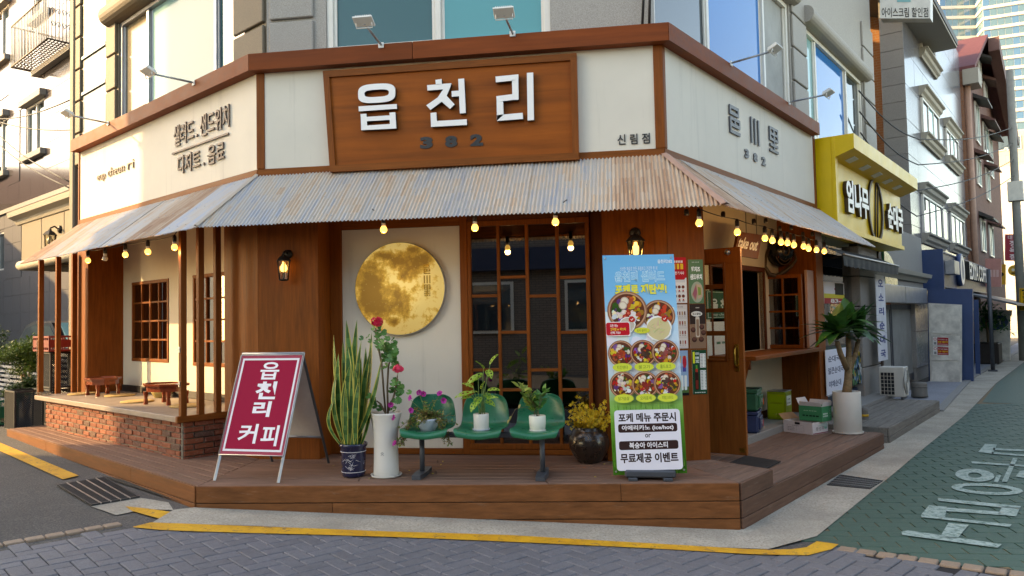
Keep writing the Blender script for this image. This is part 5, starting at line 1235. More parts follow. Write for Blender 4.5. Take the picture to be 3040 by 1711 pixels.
for k in range(40): P.o -= P.step*.9; P.ell(rs.uniform(0,1), rs.uniform(.60,.74) if k%2 else rs.uniform(.42,.6), rs.uniform(.05,.12), tuple(rs.uniform(.8,.92)*x for x in (.95,1,1.05)), n=12, jit=.15)
for k in range(420):
    x, y = rs.uniform(0,.98), rs.uniform(0,.30); hgt = rs.uniform(.02,.06); wv = rs.uniform(.003,.008); dx = rs.uniform(-.02,.02); c = lin(rs.choice(['2f6a1a','5aa02c','82c040','3f8424','a4d45a','1f5212']))
    P.o -= P.step*.95; x = min(max(x,.02),.97); P.poly([(x,y),(x+wv,y),(min(.995,max(.005,x+dx)),y+hgt)], c)
P.o += P.step*4
P.text(.77,.958,.97,.976,'읍천리382','eef6fb',.02).text(.24,.925,.76,.945,'신선한 재료로 만든 푸짐하고 건강한 한 끼','e4f2fa',.0)
P.text(.16,.873,.86,.928-.004,'읍천리 샐러드','c3e6f6',.055); P.text(.165,.876,.855,.921,'읍천리 샐러드','7cc4e6',.01); P.text(.15,.812,.88,.866,'포케로 재탄생!','4a9ac0',.075).text(.155,.815,.875,.863,'포케로 재탄생!','efe44a',.05)
food(P,.745,.715,.225,seed=5,n=70); food(P,.31,.74,.28,seed=2,n=90)
def noodles(cx, cy, r, c):
    P.ell(cx,cy,r*1.12,'f2f0ea',n=24,jit=.06); P.ell(cx,cy,r,c,n=20,jit=.05)
    for k in range(26):
        a = rs.uniform(0,6.28); d = rs.uniform(0,.7)*r; s = r*rs.uniform(.2,.4); an = rs.uniform(0,3.1); cc = tuple(x*rs.uniform(.75,1.15) for x in lin(c)); pts = []
        for i in range(8): u_ = i/7*2-1; pts.append((cx+d*math.cos(a)+s*u_*math.cos(an)-(.3*s*(1-u_*u_))*math.sin(an), cy+(d*math.sin(a)+s*u_*math.sin(an)+(.3*s*(1-u_*u_))*math.cos(an))*P.asp))
        P.poly(pts, cc)
noodles(.73,.655,.16,'d9c896'); noodles(.30,.675,.10,'cdbfae')
for x, y in ((.37,.70),(.82,.70)): P.ell(x,y,.045,'c8342a',n=9,jit=.12); P.text(x-.02,y-.006,x+.02,y+.006,'✓','f4f0e8',.03)
P.rrect(-.0,.625,.34,.69,.03,'f4f0ee'); P.rrect(.003,.628,.33,.687,.03,'c9202c'); P.text(.06,.666,.17,.679,'모든 메뉴','f6e9e6',.02).text(.06,.65,.28,.663,'현미밥 or 파스타','f0d24a',.03).text(.06,.634,.2,.647,'선택 가능!','f6e9e6',.02)
P.ell(.50,.648,.11,'d8d84a',.014); P.text(.43,.642,.57,.654,'포케 샐러드','3f6a2a',.0)
for r_, (cy, ly, names) in enumerate(((.545,.482,('치킨텐더','불고기','풀드포크')),(.403,.342,('닭가슴살','오리훈제','부채살 스테이크')))):
    for k, cx_ in enumerate((.195,.50,.80)):
        food(P, cx_, cy, .185, seed=11+r_*3+k, n=60); 
        c = ['b8482c','5a3a30','a05a48','d8c4b4','a83a2c','5c4038'][r_*3+k]
        for j in range(16): a = rs.uniform(0,6.28); d = rs.uniform(0,.08); P.ell(cx_+d*math.cos(a), cy+.0+d*math.sin(a)*P.asp, .022, tuple(x*rs.uniform(.6,1.2) for x in lin(c)), n=7, jit=.2)
    for k, cx_ in enumerate((.20,.50,.795)): P.ell(cx_,ly,.135,'d3dc4e',.0195); P.text(cx_-.075,ly-.008,cx_+.075,ly+.008,names[k],'3f6a2a',.0)
P.rrect(.055,.022,.945,.29,.045,'e6e4ee'); ink = '33221f'
P.text(.11,.236,.89,.276,'포케 메뉴 주문시',ink,.035); P.rrect(.10,.19,.90,.228,.03,'3a2724').text(.15,.196,.85,.222,'아메리카노 (ice/hot)','f2eef2',.025); P.text(.46,.166,.54,.182,'or',ink,.02)
P.rrect(.10,.113,.90,.152,.03,'3a2724').text(.24,.119,.76,.146,'복숭아 아이스티','f2eef2',.025); P.text(.11,.055,.89,.098,'무료제공 이벤트',ink,.035)
P.done('printed_face', pn, label='salad bowl photographs with Korean lettering over a grass picture')
# ------------------------------------------------------------------ waiting bench with three green shells
by = .66; bz = .345
bx = [wl(FF, p, 1262, by)[0] for p in (1272,1431,1597)]
bench = thing('waiting_bench', 'row of three green plastic shell seats on a grey beam', 'bench', FF.p(bx[1],by,0))
l0, l1 = wl(FF,1253,1350,by)[0], wl(FF,1610,1350,by)[0]
obj('beam', MB().fbox(FF, bx[0]-.16, bx[2]+.14, by-.03, by+.03, bz-.04, bz, .005), 'char_grey', bench)
for x in (l0,l1):
    lg = obj('leg', MB().tube([FF.p(x,by,.03),FF.p(x,by,bz-.04)], .021, 12), 'char_grey', bench)
    obj('foot', MB().prism([FF.p(x-.035,by+.19,.002),FF.p(x+.035,by+.19,.002),FF.p(x+.045,by,.002),FF.p(x+.03,by-.19,.002),FF.p(x-.03,by-.19,.002),FF.p(x-.045,by,.002)], ZV*.035), 'char_grey', lg)
prof = [(.205,-.035,.165),(.215,-.012,.185),(.205,.008,.19),(.16,.012,.195),(.09,.004,.197),(.0,-.002,.2),(-.09,.0,.2),(-.15,.016,.2),(-.185,.05,.198),(-.205,.10,.194),(-.215,.15,.19),(-.222,.20,.180),(-.228,.235,.165),(-.232,.258,.135),(-.234,.272,.085)]
def shell():
    mb = MB(); n = 16
    for j, (y, z, w_) in enumerate(prof):
        for i in range(n+1):
            s_ = i/n*2-1; e = abs(s_)**2.4; back = min(max((j-6)/4,0),1)
            mb.v.append((s_*w_, -y-e*.045*back, z+e*.03*(1-back)*min(1,j/3)+(-.008*math.cos(s_*math.pi)*(1 if j < 3 else 0))))
    for j in range(len(prof)-1):
        for i in range(n): mb.f.append([j*(n+1)+i,j*(n+1)+i+1,(j+1)*(n+1)+i+1,(j+1)*(n+1)+i]); mb.c.append(None); mb.sm.append(True)
    return mb
sme = mesh('seat_shell', shell(), 'seat_green', np.zeros(3))
SEAT = []
for k, x in enumerate(bx):
    o = bpy.data.objects.new('seat_shell', sme); COL.objects.link(o); place(o, FF.p(x,by,bz+.012), bench); o.rotation_euler = (0,0,[.05,0,-.04][k])
    m_ = o.modifiers.new('thick', 'SOLIDIFY'); m_.thickness = .009; m_.offset = 0; m_ = o.modifiers.new('smooth', 'SUBSURF'); m_.levels = m_.render_levels = 1
    obj('seat_bracket', MB().fbox(FF, x-.13, x+.13, by-.11, by+.11, bz+.001, bz+.011, .002), 'char_grey', o); SEAT.append(FF.p(x,by,bz+.014))
# ------------------------------------------------------------------ potted plants
def leafstrip(P, side, nrm, wd, shape, cup=0., cols=(0,), colfn=None, n=9):
    """leaf along path P (list of points), side vectors, returns faces added to mb"""
def leaf(mb, p0, d, up, L_, wd, bend=.3, cup=.15, n=5, col=None, tip=1., sm=True):
    d = unit(d); up = np.array(up, float); s_ = unit(np.cross(d, up)); u_ = np.cross(s_, d); b0 = len(mb.v)
    for i in range(n+1):
        t = i/n; w_ = wd*math.sin(math.pi*(t**.8)*.97+.03)**.8*(1 if t < 1 else .02)*.5
        c = np.array(p0)+d*L_*t-u_*bend*L_*t*t
        for k in (-1,0,1): mb.v.append(tuple(c+s_*w_*k+u_*cup*w_*abs(k)))
    for i in range(n):
        for k in range(2): mb.f.append([b0+i*3+k,b0+i*3+k+1,b0+(i+1)*3+k+1,b0+(i+1)*3+k]); mb.c.append(col); mb.sm.append(sm)
    return mb
def rdir(rs, el0, el1):
    a = rs.uniform(0,2*math.pi); e = R_(rs.uniform(el0,el1)); return np.array([math.cos(a)*math.cos(e),math.sin(a)*math.cos(e),math.sin(e)])
# snake plant in the navy pot
c = FF.p(*[wl(FF,1050,1400,.72)[0],.72,0]); t = thing('snake_plant', 'tall variegated snake plant in a navy glazed pot', 'potted plant', c)
pot = obj('pot', MB().lathe(c, [(.075,0),(.088,.01),(.092,.03),(.098,.15),(.10,.235),(.112,.245),(.115,.262),(.108,.27),(.098,.262),(.094,.24),(.0,.235)], 40), 'navy', t)
for zz in (.045,.205): obj('rope_band', MB().tube([c+np.array([math.cos(a)*(.0955 if zz < .1 else .1005),math.sin(a)*(.0955 if zz < .1 else .1005),zz+.0015*math.sin(a*60)]) for a in np.linspace(0,2*math.pi,121)], .0025, 5), 'carton_white', pot)
pt = MB(); rs = random.Random(4)
for k in range(34):
    a = rs.gauss(-math.pi/2+.1,.35); z = rs.uniform(.07,.19); r_ = .098+.004*z; p0 = c+np.array([math.cos(a)*r_,math.sin(a)*r_,z]); tg = np.array([-math.sin(a),math.cos(a),0]); a2 = rs.uniform(-1.2,1.2); d = tg*math.cos(a2)+ZV*math.sin(a2)
    L_ = rs.uniform(.008,.025); pt.prism([p0-d*L_,p0-d*L_+np.cross(d,[math.cos(a),math.sin(a),0])*.003,p0+d*L_], np.array([math.cos(a),math.sin(a),0])*.001)
obj('painted_motif', pt, 'carton_white', pot, kind='stuff'); obj('soil', MB().lathe(c+ZV*.225, [(.094,0),(.05,.012),(0,.014)], 20), 'soil', t)
def sword(p0, tipp, wd, bow, tw, yellow=True, seed=0):
    rs_ = random.Random(seed); p0, tipp = np.array(p0), np.array(tipp); d = tipp-p0; L_ = np.linalg.norm(d); d = d/L_; s0 = unit(np.cross(d, [0,-1,0.2])); mb = MB(); n = 14
    G1, G2, Y = lin('3c6a34'), lin('5a8a4a'), lin('d8cc62')
    sd = unit(s0*math.cos(tw)+np.array([0,1,0])*math.sin(tw)); fw__ = np.cross(sd, d)
    xs_ = (-1,-.72,-.25,.25,.72,1)
    for i in range(n+1):
        t_ = i/n; w_ = wd*.5*(.55+.45*math.sin(min(1,t_*1.6)*math.pi/2))*(1 if t_ < .55 else max(.01,math.cos((t_-.55)/.45*math.pi/2)**.8)); c_ = p0+d*L_*t_+bow*np.array(math.sin(math.pi*t_))*1.
        tt = tw+.5*t_*rs_.uniform(-.2,.5); sdd = sd*math.cos(.3*t_)+fw__*math.sin(.3*t_)
        for x in xs_: mb.v.append(tuple(c_+sdd*w_*x+fw__*(.25*w_*x*x)))
    for i in range(n):
        for k in range(5):
            band = (math.sin(i*2.3+seed)+rs_.uniform(-.6,.6)) > .3
            mb.f.append([i*6+k,i*6+k+1,(i+1)*6+k+1,(i+1)*6+k]); mb.c.append(Y if k in (0,4) else (G2 if band else G1)); mb.sm.append(True)
    return mb
def px3(px, py, v): a = wl(FF, px, py, v); return FF.p(a[0], v, a[1])
sw = [((1046,1320),(991,993),.70,.075,-.03),((1060,1320),(1028,950),.74,.07,.0),((1052,1320),(1060,948),.68,.06,.01),((1066,1320),(1073,1010),.75,.07,0),((1042,1320),(1005,1050),.78,.075,-.01),((1055,1320),(1030,1020),.80,.07,0),((1075,1320),(1104,985),.66,.06,.02),((1082,1320),(1100,1040),.7,.065,.0),((1062,1310),(1134,1062),.76,.075,.06),((1035,1320),(1000,1100),.75,.06,-.01),((1070,1320),(1086,1030),.69,.06,0),((1048,1320),(1040,1080),.83,.07,0),((1064,1320),(1052,1085),.85,.07,0),((1038,1320),(1018,1010),.66,.055,0),((1088,1315),(1100,1170),.78,.05,.03),((1030,1300),(995,1180),.78,.035,-.06),((1078,1320),(1068,1120),.84,.06,0),((1044,1320),(1026,1140),.84,.06,0),((1056,1320),(1072,1060),.72,.06,0)]
for k, (b_, tp, v, wd, bow) in enumerate(sw):
    bb = c+np.array([(b_[0]-1058)/375*.9,-.02+(.72-v)*.4,.235]); obj('leaf', sword(bb, px3(*tp,v), wd*1.0, np.array([bow+random.uniform(-.035,.035),-.01+random.uniform(-.03,.03),0]), random.uniform(-.6,.6), seed=k), 'leaf_attr', t)
# geranium in the tall white pot
c = FF.p(wl(FF,1147,1400,.70)[0],.70,0); t = thing('geranium', 'tall leggy geranium with two crimson heads in a tall white pot', 'potted plant', c)
pot = obj('pot', MB().lathe(c+ZV*.012, [(.098,0),(.103,.01),(.1,.06),(.096,.2),(.098,.32),(.112,.43),(.128,.485),(.131,.495),(.124,.498),(.115,.48),(.112,.47),(0,.468)], 48), 'pot_white', t)
obj('saucer', MB().lathe(c, [(.09,0),(.118,.004),(.126,.02),(.122,.02),(.115,.009),(0,.008)], 40), 'pot_white', t); obj('soil', MB().lathe(c+ZV*.482, [(.112,0),(.0,.006)], 24), 'soil', t)
for z in (.19,.205): obj('painted_mark', MB().tube([c+np.array([x,-.0985-.0*x,z-.8*abs(x)]) for x in (-.012,-.006,0,.006,.012)], .0016, 5), 'letter_grey', pot)
def scallop(mb, p0, nrm, r_, rs_):
    nrm = unit(nrm); a_ = unit(np.cross(nrm, [.3,.2,.9])); b_ = np.cross(nrm, a_); n = 18; b0 = len(mb.v); mb.v.append(tuple(p0-nrm*r_*.12))
    for k in range(n):
        t_ = .35+(2*math.pi-.7)*k/(n-1); rr = r_*(1+.07*math.cos(k*math.pi)); mb.v.append(tuple(p0+rr*(math.cos(t_)*a_+math.sin(t_)*b_)+nrm*r_*.12*math.sin(k*1.4)))
    for k in range(n-1): mb.f.append([b0,b0+1+k,b0+2+k]); mb.c.append(None); mb.sm.append(True)
rs = random.Random(8)
st1 = [px3(*p,v) for p, v in (((1145,1228),.70),((1139,1160),.69),((1133,1080),.70),((1121,1020),.69),((1115,975),.68))]
st2 = [px3(*p,v) for p, v in (((1152,1228),.70),((1150,1150),.71),((1153,1090),.72),((1160,1060),.72))]; st3 = [px3(*p,v) for p, v in (((1150,1228),.69),((1168,1180),.70),((1176,1150),.70),((1180,1115),.69))]; st4 = [px3(*p,v) for p, v in (((1145,1228),.72),((1130,1200),.74),((1118,1190),.75))]
for s_ in (st1,st2,st3,st4): obj('stem', MB().tube(s_, [.008]*(len(s_)-1)+[.005], 7), 'stem', t)
clus = [(1107,966,3,.03),(1118,985,6,.035),(1137,985,5,.03),(1092,1005,4,.03),(1112,1020,4,.03),(1136,1000,4,.03),(1155,1018,6,.035),(1135,1030,7,.045),(1150,1040,7,.04),(1172,1030,5,.035),(1170,1045,4,.035),(1160,1060,6,.04),(1165,1075,5,.04),(1150,1085,4,.03),(1172,1090,4,.03),(1180,1130,6,.035),(1190,1145,5,.035),(1175,1165,6,.035),(1195,1155,3,.03),(1185,1180,5,.035),(1110,1170,3,.04),(1112,1195,4,.04),(1122,1205,3,.035),(1165,1205,4,.03)]
for (px, py, n, r_) in clus:
    p = px3(px,py,.70)
    for k in range(max(2,n-1)):
        mb = MB(); q_ = p+np.array([rs.gauss(0,.024),rs.gauss(0,.035),rs.gauss(0,.022)]); scallop(mb, q_, np.array([rs.gauss(0,.5),-1+rs.gauss(0,.4),rs.uniform(.1,1.2)]), r_*rs.uniform(.55,.9), rs); obj('leaf', mb, 'leaf_mid', t)
def flowerhead(px, py, v, R0, n, mat, t):
    p = px3(px,py,v); mb = MB()
    for k in range(n):
        d = unit(np.array([rs.gauss(0,1),rs.gauss(0,1)-.3,rs.gauss(0,1)+.2])); q_ = p+d*R0*rs.uniform(.55,1)*np.array([1,1,.85]); a_ = unit(np.cross(d,[.1,.3,.9])); b_ = np.cross(d,a_)
        for j in range(5):
            an = 2*math.pi*j/5+rs.uniform(0,1); e = math.cos(an)*a_+math.sin(an)*b_; s_ = np.cross(d,e); r1 = R0*.34
            mb.add([q_,q_+e*r1*.7+s_*r1*.4+d*r1*.15,q_+e*r1*1.05+d*r1*.2,q_+e*r1*.7-s_*r1*.4+d*r1*.15], [(0,1,2,3)])
    obj('flower_head', mb, mat, t)
flowerhead(1119,957,.78,.05,44,'petal_red',t); flowerhead(1183,1096,.78,.046,40,'petal_red',t)
obj('stem', MB().tube([st1[-1],px3(1118,970,.66)], .003, 5).tube([st3[-1],px3(1182,1105,.66)], .003, 5), 'stem_green', t)
# petunia bowl on the first seat
c = SEAT[0]+np.array([.0,-.02,.0]); t = thing('petunia_bowl', 'straggly trailing petunia in a pale blue bowl on the green seat', 'potted plant', c)
obj('bowl', MB().lathe(c, [(.05,0),(.055,.004),(.08,.04),(.1,.085),(.106,.10),(.101,.102),(.094,.09),(0,.085)], 36), 'pot_bluewhite', t)
rs = random.Random(12); stems = MB(); lv = MB(); dry = MB()
for k in range(95):
    d = rdir(rs, 5, 80); L_ = rs.uniform(.07,.18); p = c+ZV*.09+d*[.08,.08,.0]*rs.random(); pts = [p]; 
    for i in range(4): d = unit(d+np.array([rs.gauss(0,.25),rs.gauss(0,.25),-.25])); p = p+d*L_/4; pts.append(p)
    if k > 78:      # trailing strands
        sd_ = -1 if k%3 else 1; a_ = rs.uniform(-.2,.2)
        p = c+np.array([sd_*.09,-.05,.09]); pts = [p]
        for i in range(9): p = p+np.array([sd_*rs.uniform(0,.022),-.008+rs.gauss(0,.008),-.026 if i > 1 else .004]); pts.append(p)
    stems.tube(pts, .0018, 4)
    for p in pts[1:]:
        for j in range(4): leaf(dry if rs.random() < .5 else lv, p, rdir(rs,-30,60), ZV, rs.uniform(.018,.036), rs.uniform(.010,.018), .2, .1, 2)
obj('stems', stems, 'stem', t, kind='stuff'); obj('leaves', lv, 'leaf_shrub', t, kind='stuff'); obj('dry_leaves', dry, 'leaf_dry', t, kind='stuff')
def trumpet(p, d, r_, mat, t):
    d = unit(d); a_ = unit(np.cross(d,[.2,.3,.9])); b_ = np.cross(d,a_); mb = MB(); n = 15
    for rr, z in ((.12,-.9),(.3,-.3),(.75,0),(1.,.08)):
        for k in range(n): an = 2*math.pi*k/n; w_ = 1+(.08*math.cos(5*an) if rr > .7 else 0); mb.v.append(tuple(p+r_*(rr*w_*(math.cos(an)*a_+math.sin(an)*b_)+z*d)))
    for j in range(3):
        for k in range(n): mb.f.append([j*n+k,j*n+(k+1)%n,(j+1)*n+(k+1)%n,(j+1)*n+k]); mb.c.append(None); mb.sm.append(True)
    obj('flower', mb, mat, t)
for px, py, v in ((1244,1166,.7),(1257,1170,.72),(1305,1168,.72),(1217,1182,.74),(1220,1219,.76),(1317,1190,.74),(1356,1284,.84),(1168,1240,.80),(1171,1316,.84),(1160,1202,.78)): trumpet(px3(px,py,v), np.array([rs.gauss(0,.5),-1,rs.gauss(.3,.3)]), .024, 'petal_pink', t)
for px, py in ((1244,1170),(1305,1172),(1217,1186)): obj('stem', MB().tube([c+ZV*.12,px3(px,py,.72)], .002, 4), 'stem_green', t)
# monstera on the middle seat
c = SEAT[1]+np.array([.0,-.03,.0]); t = thing('monstera', 'lime holed monstera in a white pot with saucer on the middle green seat', 'potted plant', c)
obj('pot', MB().lathe(c+ZV*.016, [(.057,0),(.06,.004),(.062,.115),(.06,.122),(.055,.115),(0,.11)], 36), 'pot_white', t); obj('saucer', MB().lathe(c, [(.045,0),(.055,.003),(.072,.018),(.069,.02),(.055,.01),(0,.009)], 32), 'pot_bluewhite', t); obj('soil', MB().lathe(c+ZV*.125, [(.055,0),(0,.006)], 16), 'soil', t)
def holed_leaf(p0, d, up, L_, wd, t, rs_):
    d = unit(d); s_ = unit(np.cross(d, up)); u_ = np.cross(s_, d); mb = MB()
    def at_(x, y): return p0+d*L_*y+s_*wd*.5*x*math.sin(math.pi*min(max(y,.02),.985)**.75)**.75-u_*(.25*L_*y*y-.12*wd*abs(x))
    ys_ = np.linspace(0,1,8)
    for sd_ in (-1,1):
        for i in range(7):
            y0, y1 = ys_[i], ys_[i+1]; hole = i in (1,3,5)
            for x0, x1 in ((0,.28),(.28,.72),(.72,1.)):
                if hole and x0 == .28: continue
                f = [at_(sd_*x0,y0),at_(sd_*x1,y0),at_(sd_*x1,y1),at_(sd_*x0,y1)]; mb.add(f if sd_ > 0 else f[::-1], [(0,1,2,3)])
    obj('leaf', mb, 'leaf_lime', t)
rs = random.Random(21)
lf = [((1455,1083),(.5,-.2,.9),.10),((1435,1095),(-.2,-.4,.5),.10),((1420,1115),(-.8,-.3,-.5),.12),((1448,1100),(.3,-.6,-.3),.10),((1432,1110),(-.5,-.5,-.3),.11),((1400,1168),(-1,-.3,-.05),.13),((1405,1152),(-.7,-.3,.5),.09),((1418,1165),(-.3,-.8,.2),.10),((1425,1180),(-.2,-.9,-.4),.11),((1400,1180),(-.7,-.6,.1),.09),((1440,1170),(.4,-.7,-.1),.10),((1448,1160),(.8,-.3,.2),.10),((1440,1190),(.8,-.5,-.2),.10),((1430,1155),(.2,-.4,.7),.08),((1412,1195),(-.3,-.8,-.6),.09),((1445,1185),(.9,-.2,.3),.09)]
for (px, py), d, L_ in lf:
    p = px3(px,py,.69+rs.uniform(-.05,.05)); holed_leaf(p, d, np.array([0,-.4,1.]), L_*1.05, L_*.62, t, rs); b_ = c+np.array([rs.gauss(0,.015),rs.gauss(0,.015),.125]); m_ = (b_+p)/2+np.array([0,0,.02]); obj('stem', MB().tube([b_,m_,p], .0025, 5), 'stem_green', t)
# small shrub on the right seat
c = SEAT[2]+np.array([-.0,-.03,.0]); t = thing('leafy_shrub_pot', 'yellow green leafy shrub in a cream ribbed pot on the green seat', 'potted plant', c)
mb = MB(); n = 72
for r_, z in ((.052,.008),(.06,.02),(.064,.06),(.064,.118),(.062,.122),(.057,.118),(.055,.11)):
    for k in range(n): rr = r_+(.0012*(k%2) if .015 < z < .119 and r_ > .058 else 0); mb.v.append(tuple(c+np.array([rr*math.cos(2*math.pi*k/n),rr*math.sin(2*math.pi*k/n),z])))
for j in range(6):
    for k in range(n): mb.f.append([j*n+k,j*n+(k+1)%n,(j+1)*n+(k+1)%n,(j+1)*n+k]); mb.c.append(None); mb.sm.append(True)
obj('pot', mb, 'pot_cream', t); obj('saucer', MB().lathe(c, [(.05,0),(.066,.004),(.068,.01),(0,.009)], 32), 'pot_white', t); obj('soil', MB().lathe(c+ZV*.108, [(.056,0),(0,.01)], 16), 'soil', t)
rs = random.Random(31)
for (px, py), ln in (((1566,1160),.5),((1553,1155),.4),((1575,1165),.4),((1605,1175),.4),((1615,1165),.4),((1590,1190),.3),((1560,1185),.3),((1540,1150),.3)):
    tip = px3(px,py,.69+rs.uniform(-.04,.04)); b_ = c+np.array([rs.gauss(0,.015),rs.gauss(0,.015),.11]); pts = [b_+(tip-b_)*f+np.array([0,0,.01*math.sin(f*3.1)]) for f in (0,.35,.7,1)]; obj('stem', MB().tube(pts, .0022, 5), 'stem', t)
    yl = px < 1580
    for f in (.35,.5,.65,.8,.92,1.):
        for k in range(2):
            d = unit((tip-b_)*.6/np.linalg.norm(tip-b_)+rdir(rs,-10,60)*.9); obj('leaf', leaf(MB(), b_+(tip-b_)*f, d, np.array([0,-.5,1.]), rs.uniform(.05,.08), rs.uniform(.026,.038), .25, .25, 4), 'leaf_shrub' if yl else 'leaf_mid', t)
for px, py in ((1545,1200),(1518,1235),(1512,1245)): p = px3(px,py,.76); obj('leaf', leaf(MB(), p, np.array([-.3,-.5,-.6]), ZV, .04, .022, .2, .2, 4), 'leaf_dry', t)
obj('stem', MB().tube([c+ZV*.12,px3(1560,1208,.72),px3(1530,1215,.76),px3(1518,1238,.76)], .002, 4), 'stem', t)
# onggi jar with yellow blossom
c = np.array([3.0,-.03,0.]); c = FF.p(wl(FF,1750,1360,.03)[0],.03,0); t = thing('blossom_jar', 'round dark glazed jar filled with yellow blossom sprigs', 'potted plant', c)
jar = obj('jar', MB().lathe(c, [(.085,0),(.1,.008),(.14,.06),(.17,.13),(.176,.17),(.165,.225),(.135,.27),(.112,.286),(.118,.298),(.112,.302),(.1,.29),(.1,.27),(0,.265)], 48), 'jar', t)
sp_ = MB(); rs = random.Random(40)
for k in range(26): a = rs.gauss(-math.pi/2-.15,.3); z = rs.uniform(.20,.25); r_ = float(np.interp(z,[.17,.225,.27],[.176,.165,.135])); d = np.array([math.cos(a),math.sin(a),0]); sp_.lathe(c+d*(r_-.002)+ZV*z, [(.0035,0),(.003,.003),(0,.0035)], 6, axis=d+ZV*.5)
obj('glaze_flecks', sp_, 'carton', jar, kind='stuff')
tw = MB(); fm = MB(); lm = MB()
for k in range(60):
    d = rdir(rs, 25, 85); L_ = rs.uniform(.10,.24) if k > 5 else rs.uniform(.24,.34); p = c+ZV*.28+np.array([rs.gauss(0,.04),rs.gauss(0,.04),0]); pts = [p]
    for i in range(5): d = unit(d+np.array([rs.gauss(0,.12),rs.gauss(0,.12),-.04])); p = p+d*L_/5; pts.append(p)
    tw.tube(pts, .0022, 4)
    for p in pts[1:]:
        for j in range(4):
            nn = unit(rdir(rs,-20,80)+np.array([0,-.5,0])); q_ = p+np.array([rs.gauss(0,.012),rs.gauss(0,.012),rs.gauss(0,.012)]); a_ = unit(np.cross(nn,[.1,.2,.9])); b_ = np.cross(nn,a_)
            for m_ in range(4):
                an = math.pi/2*m_+.3; e = math.cos(an)*a_+math.sin(an)*b_; s_ = np.cross(nn,e); r1 = .0165; fm.add([q_,q_+e*r1*.6+s_*r1*.35+nn*.002,q_+e*r1+nn*.004,q_+e*r1*.6-s_*r1*.35+nn*.002], [(0,1,2,3)])
        if rs.random() < .4: leaf(lm, p, rdir(rs,-10,50), ZV, .03, .016, .2, .2, 2)
for k in range(14): leaf(lm, c+ZV*.29+np.array([-.1+rs.gauss(0,.03),-.02,rs.uniform(0,.08)]), np.array([-.8,-.4,.3]), ZV, .05, .03, .3, .2, 3)
obj('twigs', tw, 'stem', t, kind='stuff'); obj('yellow_flowers', fm, 'petal_yellow', t, kind='stuff'); obj('green_leaves', lm, 'leaf_mid', t, kind='stuff')
# ------------------------------------------------------------------ low tables, mats and basket on the platform
def low_table(c, a, L_, Wd, H_, label):
    c = np.array(c); F_ = Fr(c, (math.cos(a),math.sin(a),0), (math.sin(a),-math.cos(a),0)); t = thing('low_table', label, 'table', c)
    n = 8; pts = []
    for k in range(n): an = math.pi/8+2*math.pi*k/n; pts.append((L_/2*math.cos(an)/math.cos(math.pi/8), Wd/2*math.sin(an)/math.cos(math.pi/8)))
    def ring_(s, z): return [F_.p(x*s, y*s, z) for x, y in pts]
    obj('tray_top', MB().prism(ring_(1,H_-.018), ZV*.014), 'table_red', t)
    rim = MB(); ringpoly(rim, ring_(1.03,H_-.012)[::-1], ring_(.95,H_-.012)[::-1], ZV*.022); obj('rim', rim, 'table_red', t)
    obj('apron', MB().prism(ring_(.88,H_-.075), ZV*.056), 'table_red', t)
    for sx in (-1,1):
        for sy in (-1,1):
            p = F_.p(sx*L_*.33, sy*Wd*.33, 0); obj('leg', MB().tube([p,p+ZV*.03,p+ZV*(H_*.35),p+ZV*(H_*.5),p+ZV*(H_-.075)], [.026,.024,.018,.026,.028], 8, smooth=False), 'table_red', t)
ft1 = [fl(*p,ZS) for p in ((252,1178),(298,1178),(312,1169),(356,1169))]; c1 = sum(ft1)/4
ft2 = [fl(*p,ZS) for p in ((440,1204),(516,1202),(473,1195),(544,1195))]; c2 = sum(ft2)/4
low_table([c1[0],c1[1],ZS], -AL, .52, .36, .215, 'low red lacquer table beside the sunlit wing panel')
low_table([c2[0],c2[1],ZS], -AL+.3, .52, .36, .215, 'low red lacquer table behind the slat posts')
for k, ((px, py), label) in enumerate((((246,1171),'round straw mat partly under the table beside the wing panel'),((356,1176),'round straw mat in front of the table beside the wing panel'),((408,1194),'round straw mat between the two low tables'),((556,1207),'round straw mat behind the slat posts'))):
    p = fl(px,py,ZS); u_, v_, _ = FL.loc(p); v_ = min(max(v_,-.2),.27); p = FL.p(u_,v_,ZS)
    o = obj('floor_cushion', MB().lathe(p, [(.165,0),(.175,.006),(.172,.014),(.14,.02),(0,.018)], 36), 'straw', None); tag(o, label, 'cushion', 'straw mats on the platform')
p = fl(508,1178,ZS); u_, v_, _ = FL.loc(p); p = FL.p(u_,max(v_,-.3),ZS)
o = obj('basket', MB().lathe(p, [(.08,0),(.085,.004),(.12,.06),(.122,.066),(.116,.064),(.08,.012),(0,.01)], 24), 'basket', None); tag(o, 'shallow woven basket on the platform by the back wall', 'basket')
rs = random.Random(90)
for k in range(12):
    x_ = rs.uniform(.6,3.3); p = np.array([x_,rs.uniform(-.85,-.02),.002]); o = obj('fallen_petal', leaf(MB(), p, rdir(rs,0,8), ZV, rs.uniform(.02,.035), .016, .2, .5, 3), 'petal_yellow' if k%2 else 'leaf_dry', None); tag(o, 'tiny dry yellow petal lying on the deck boards', 'petal', 'petals fallen on the deck')
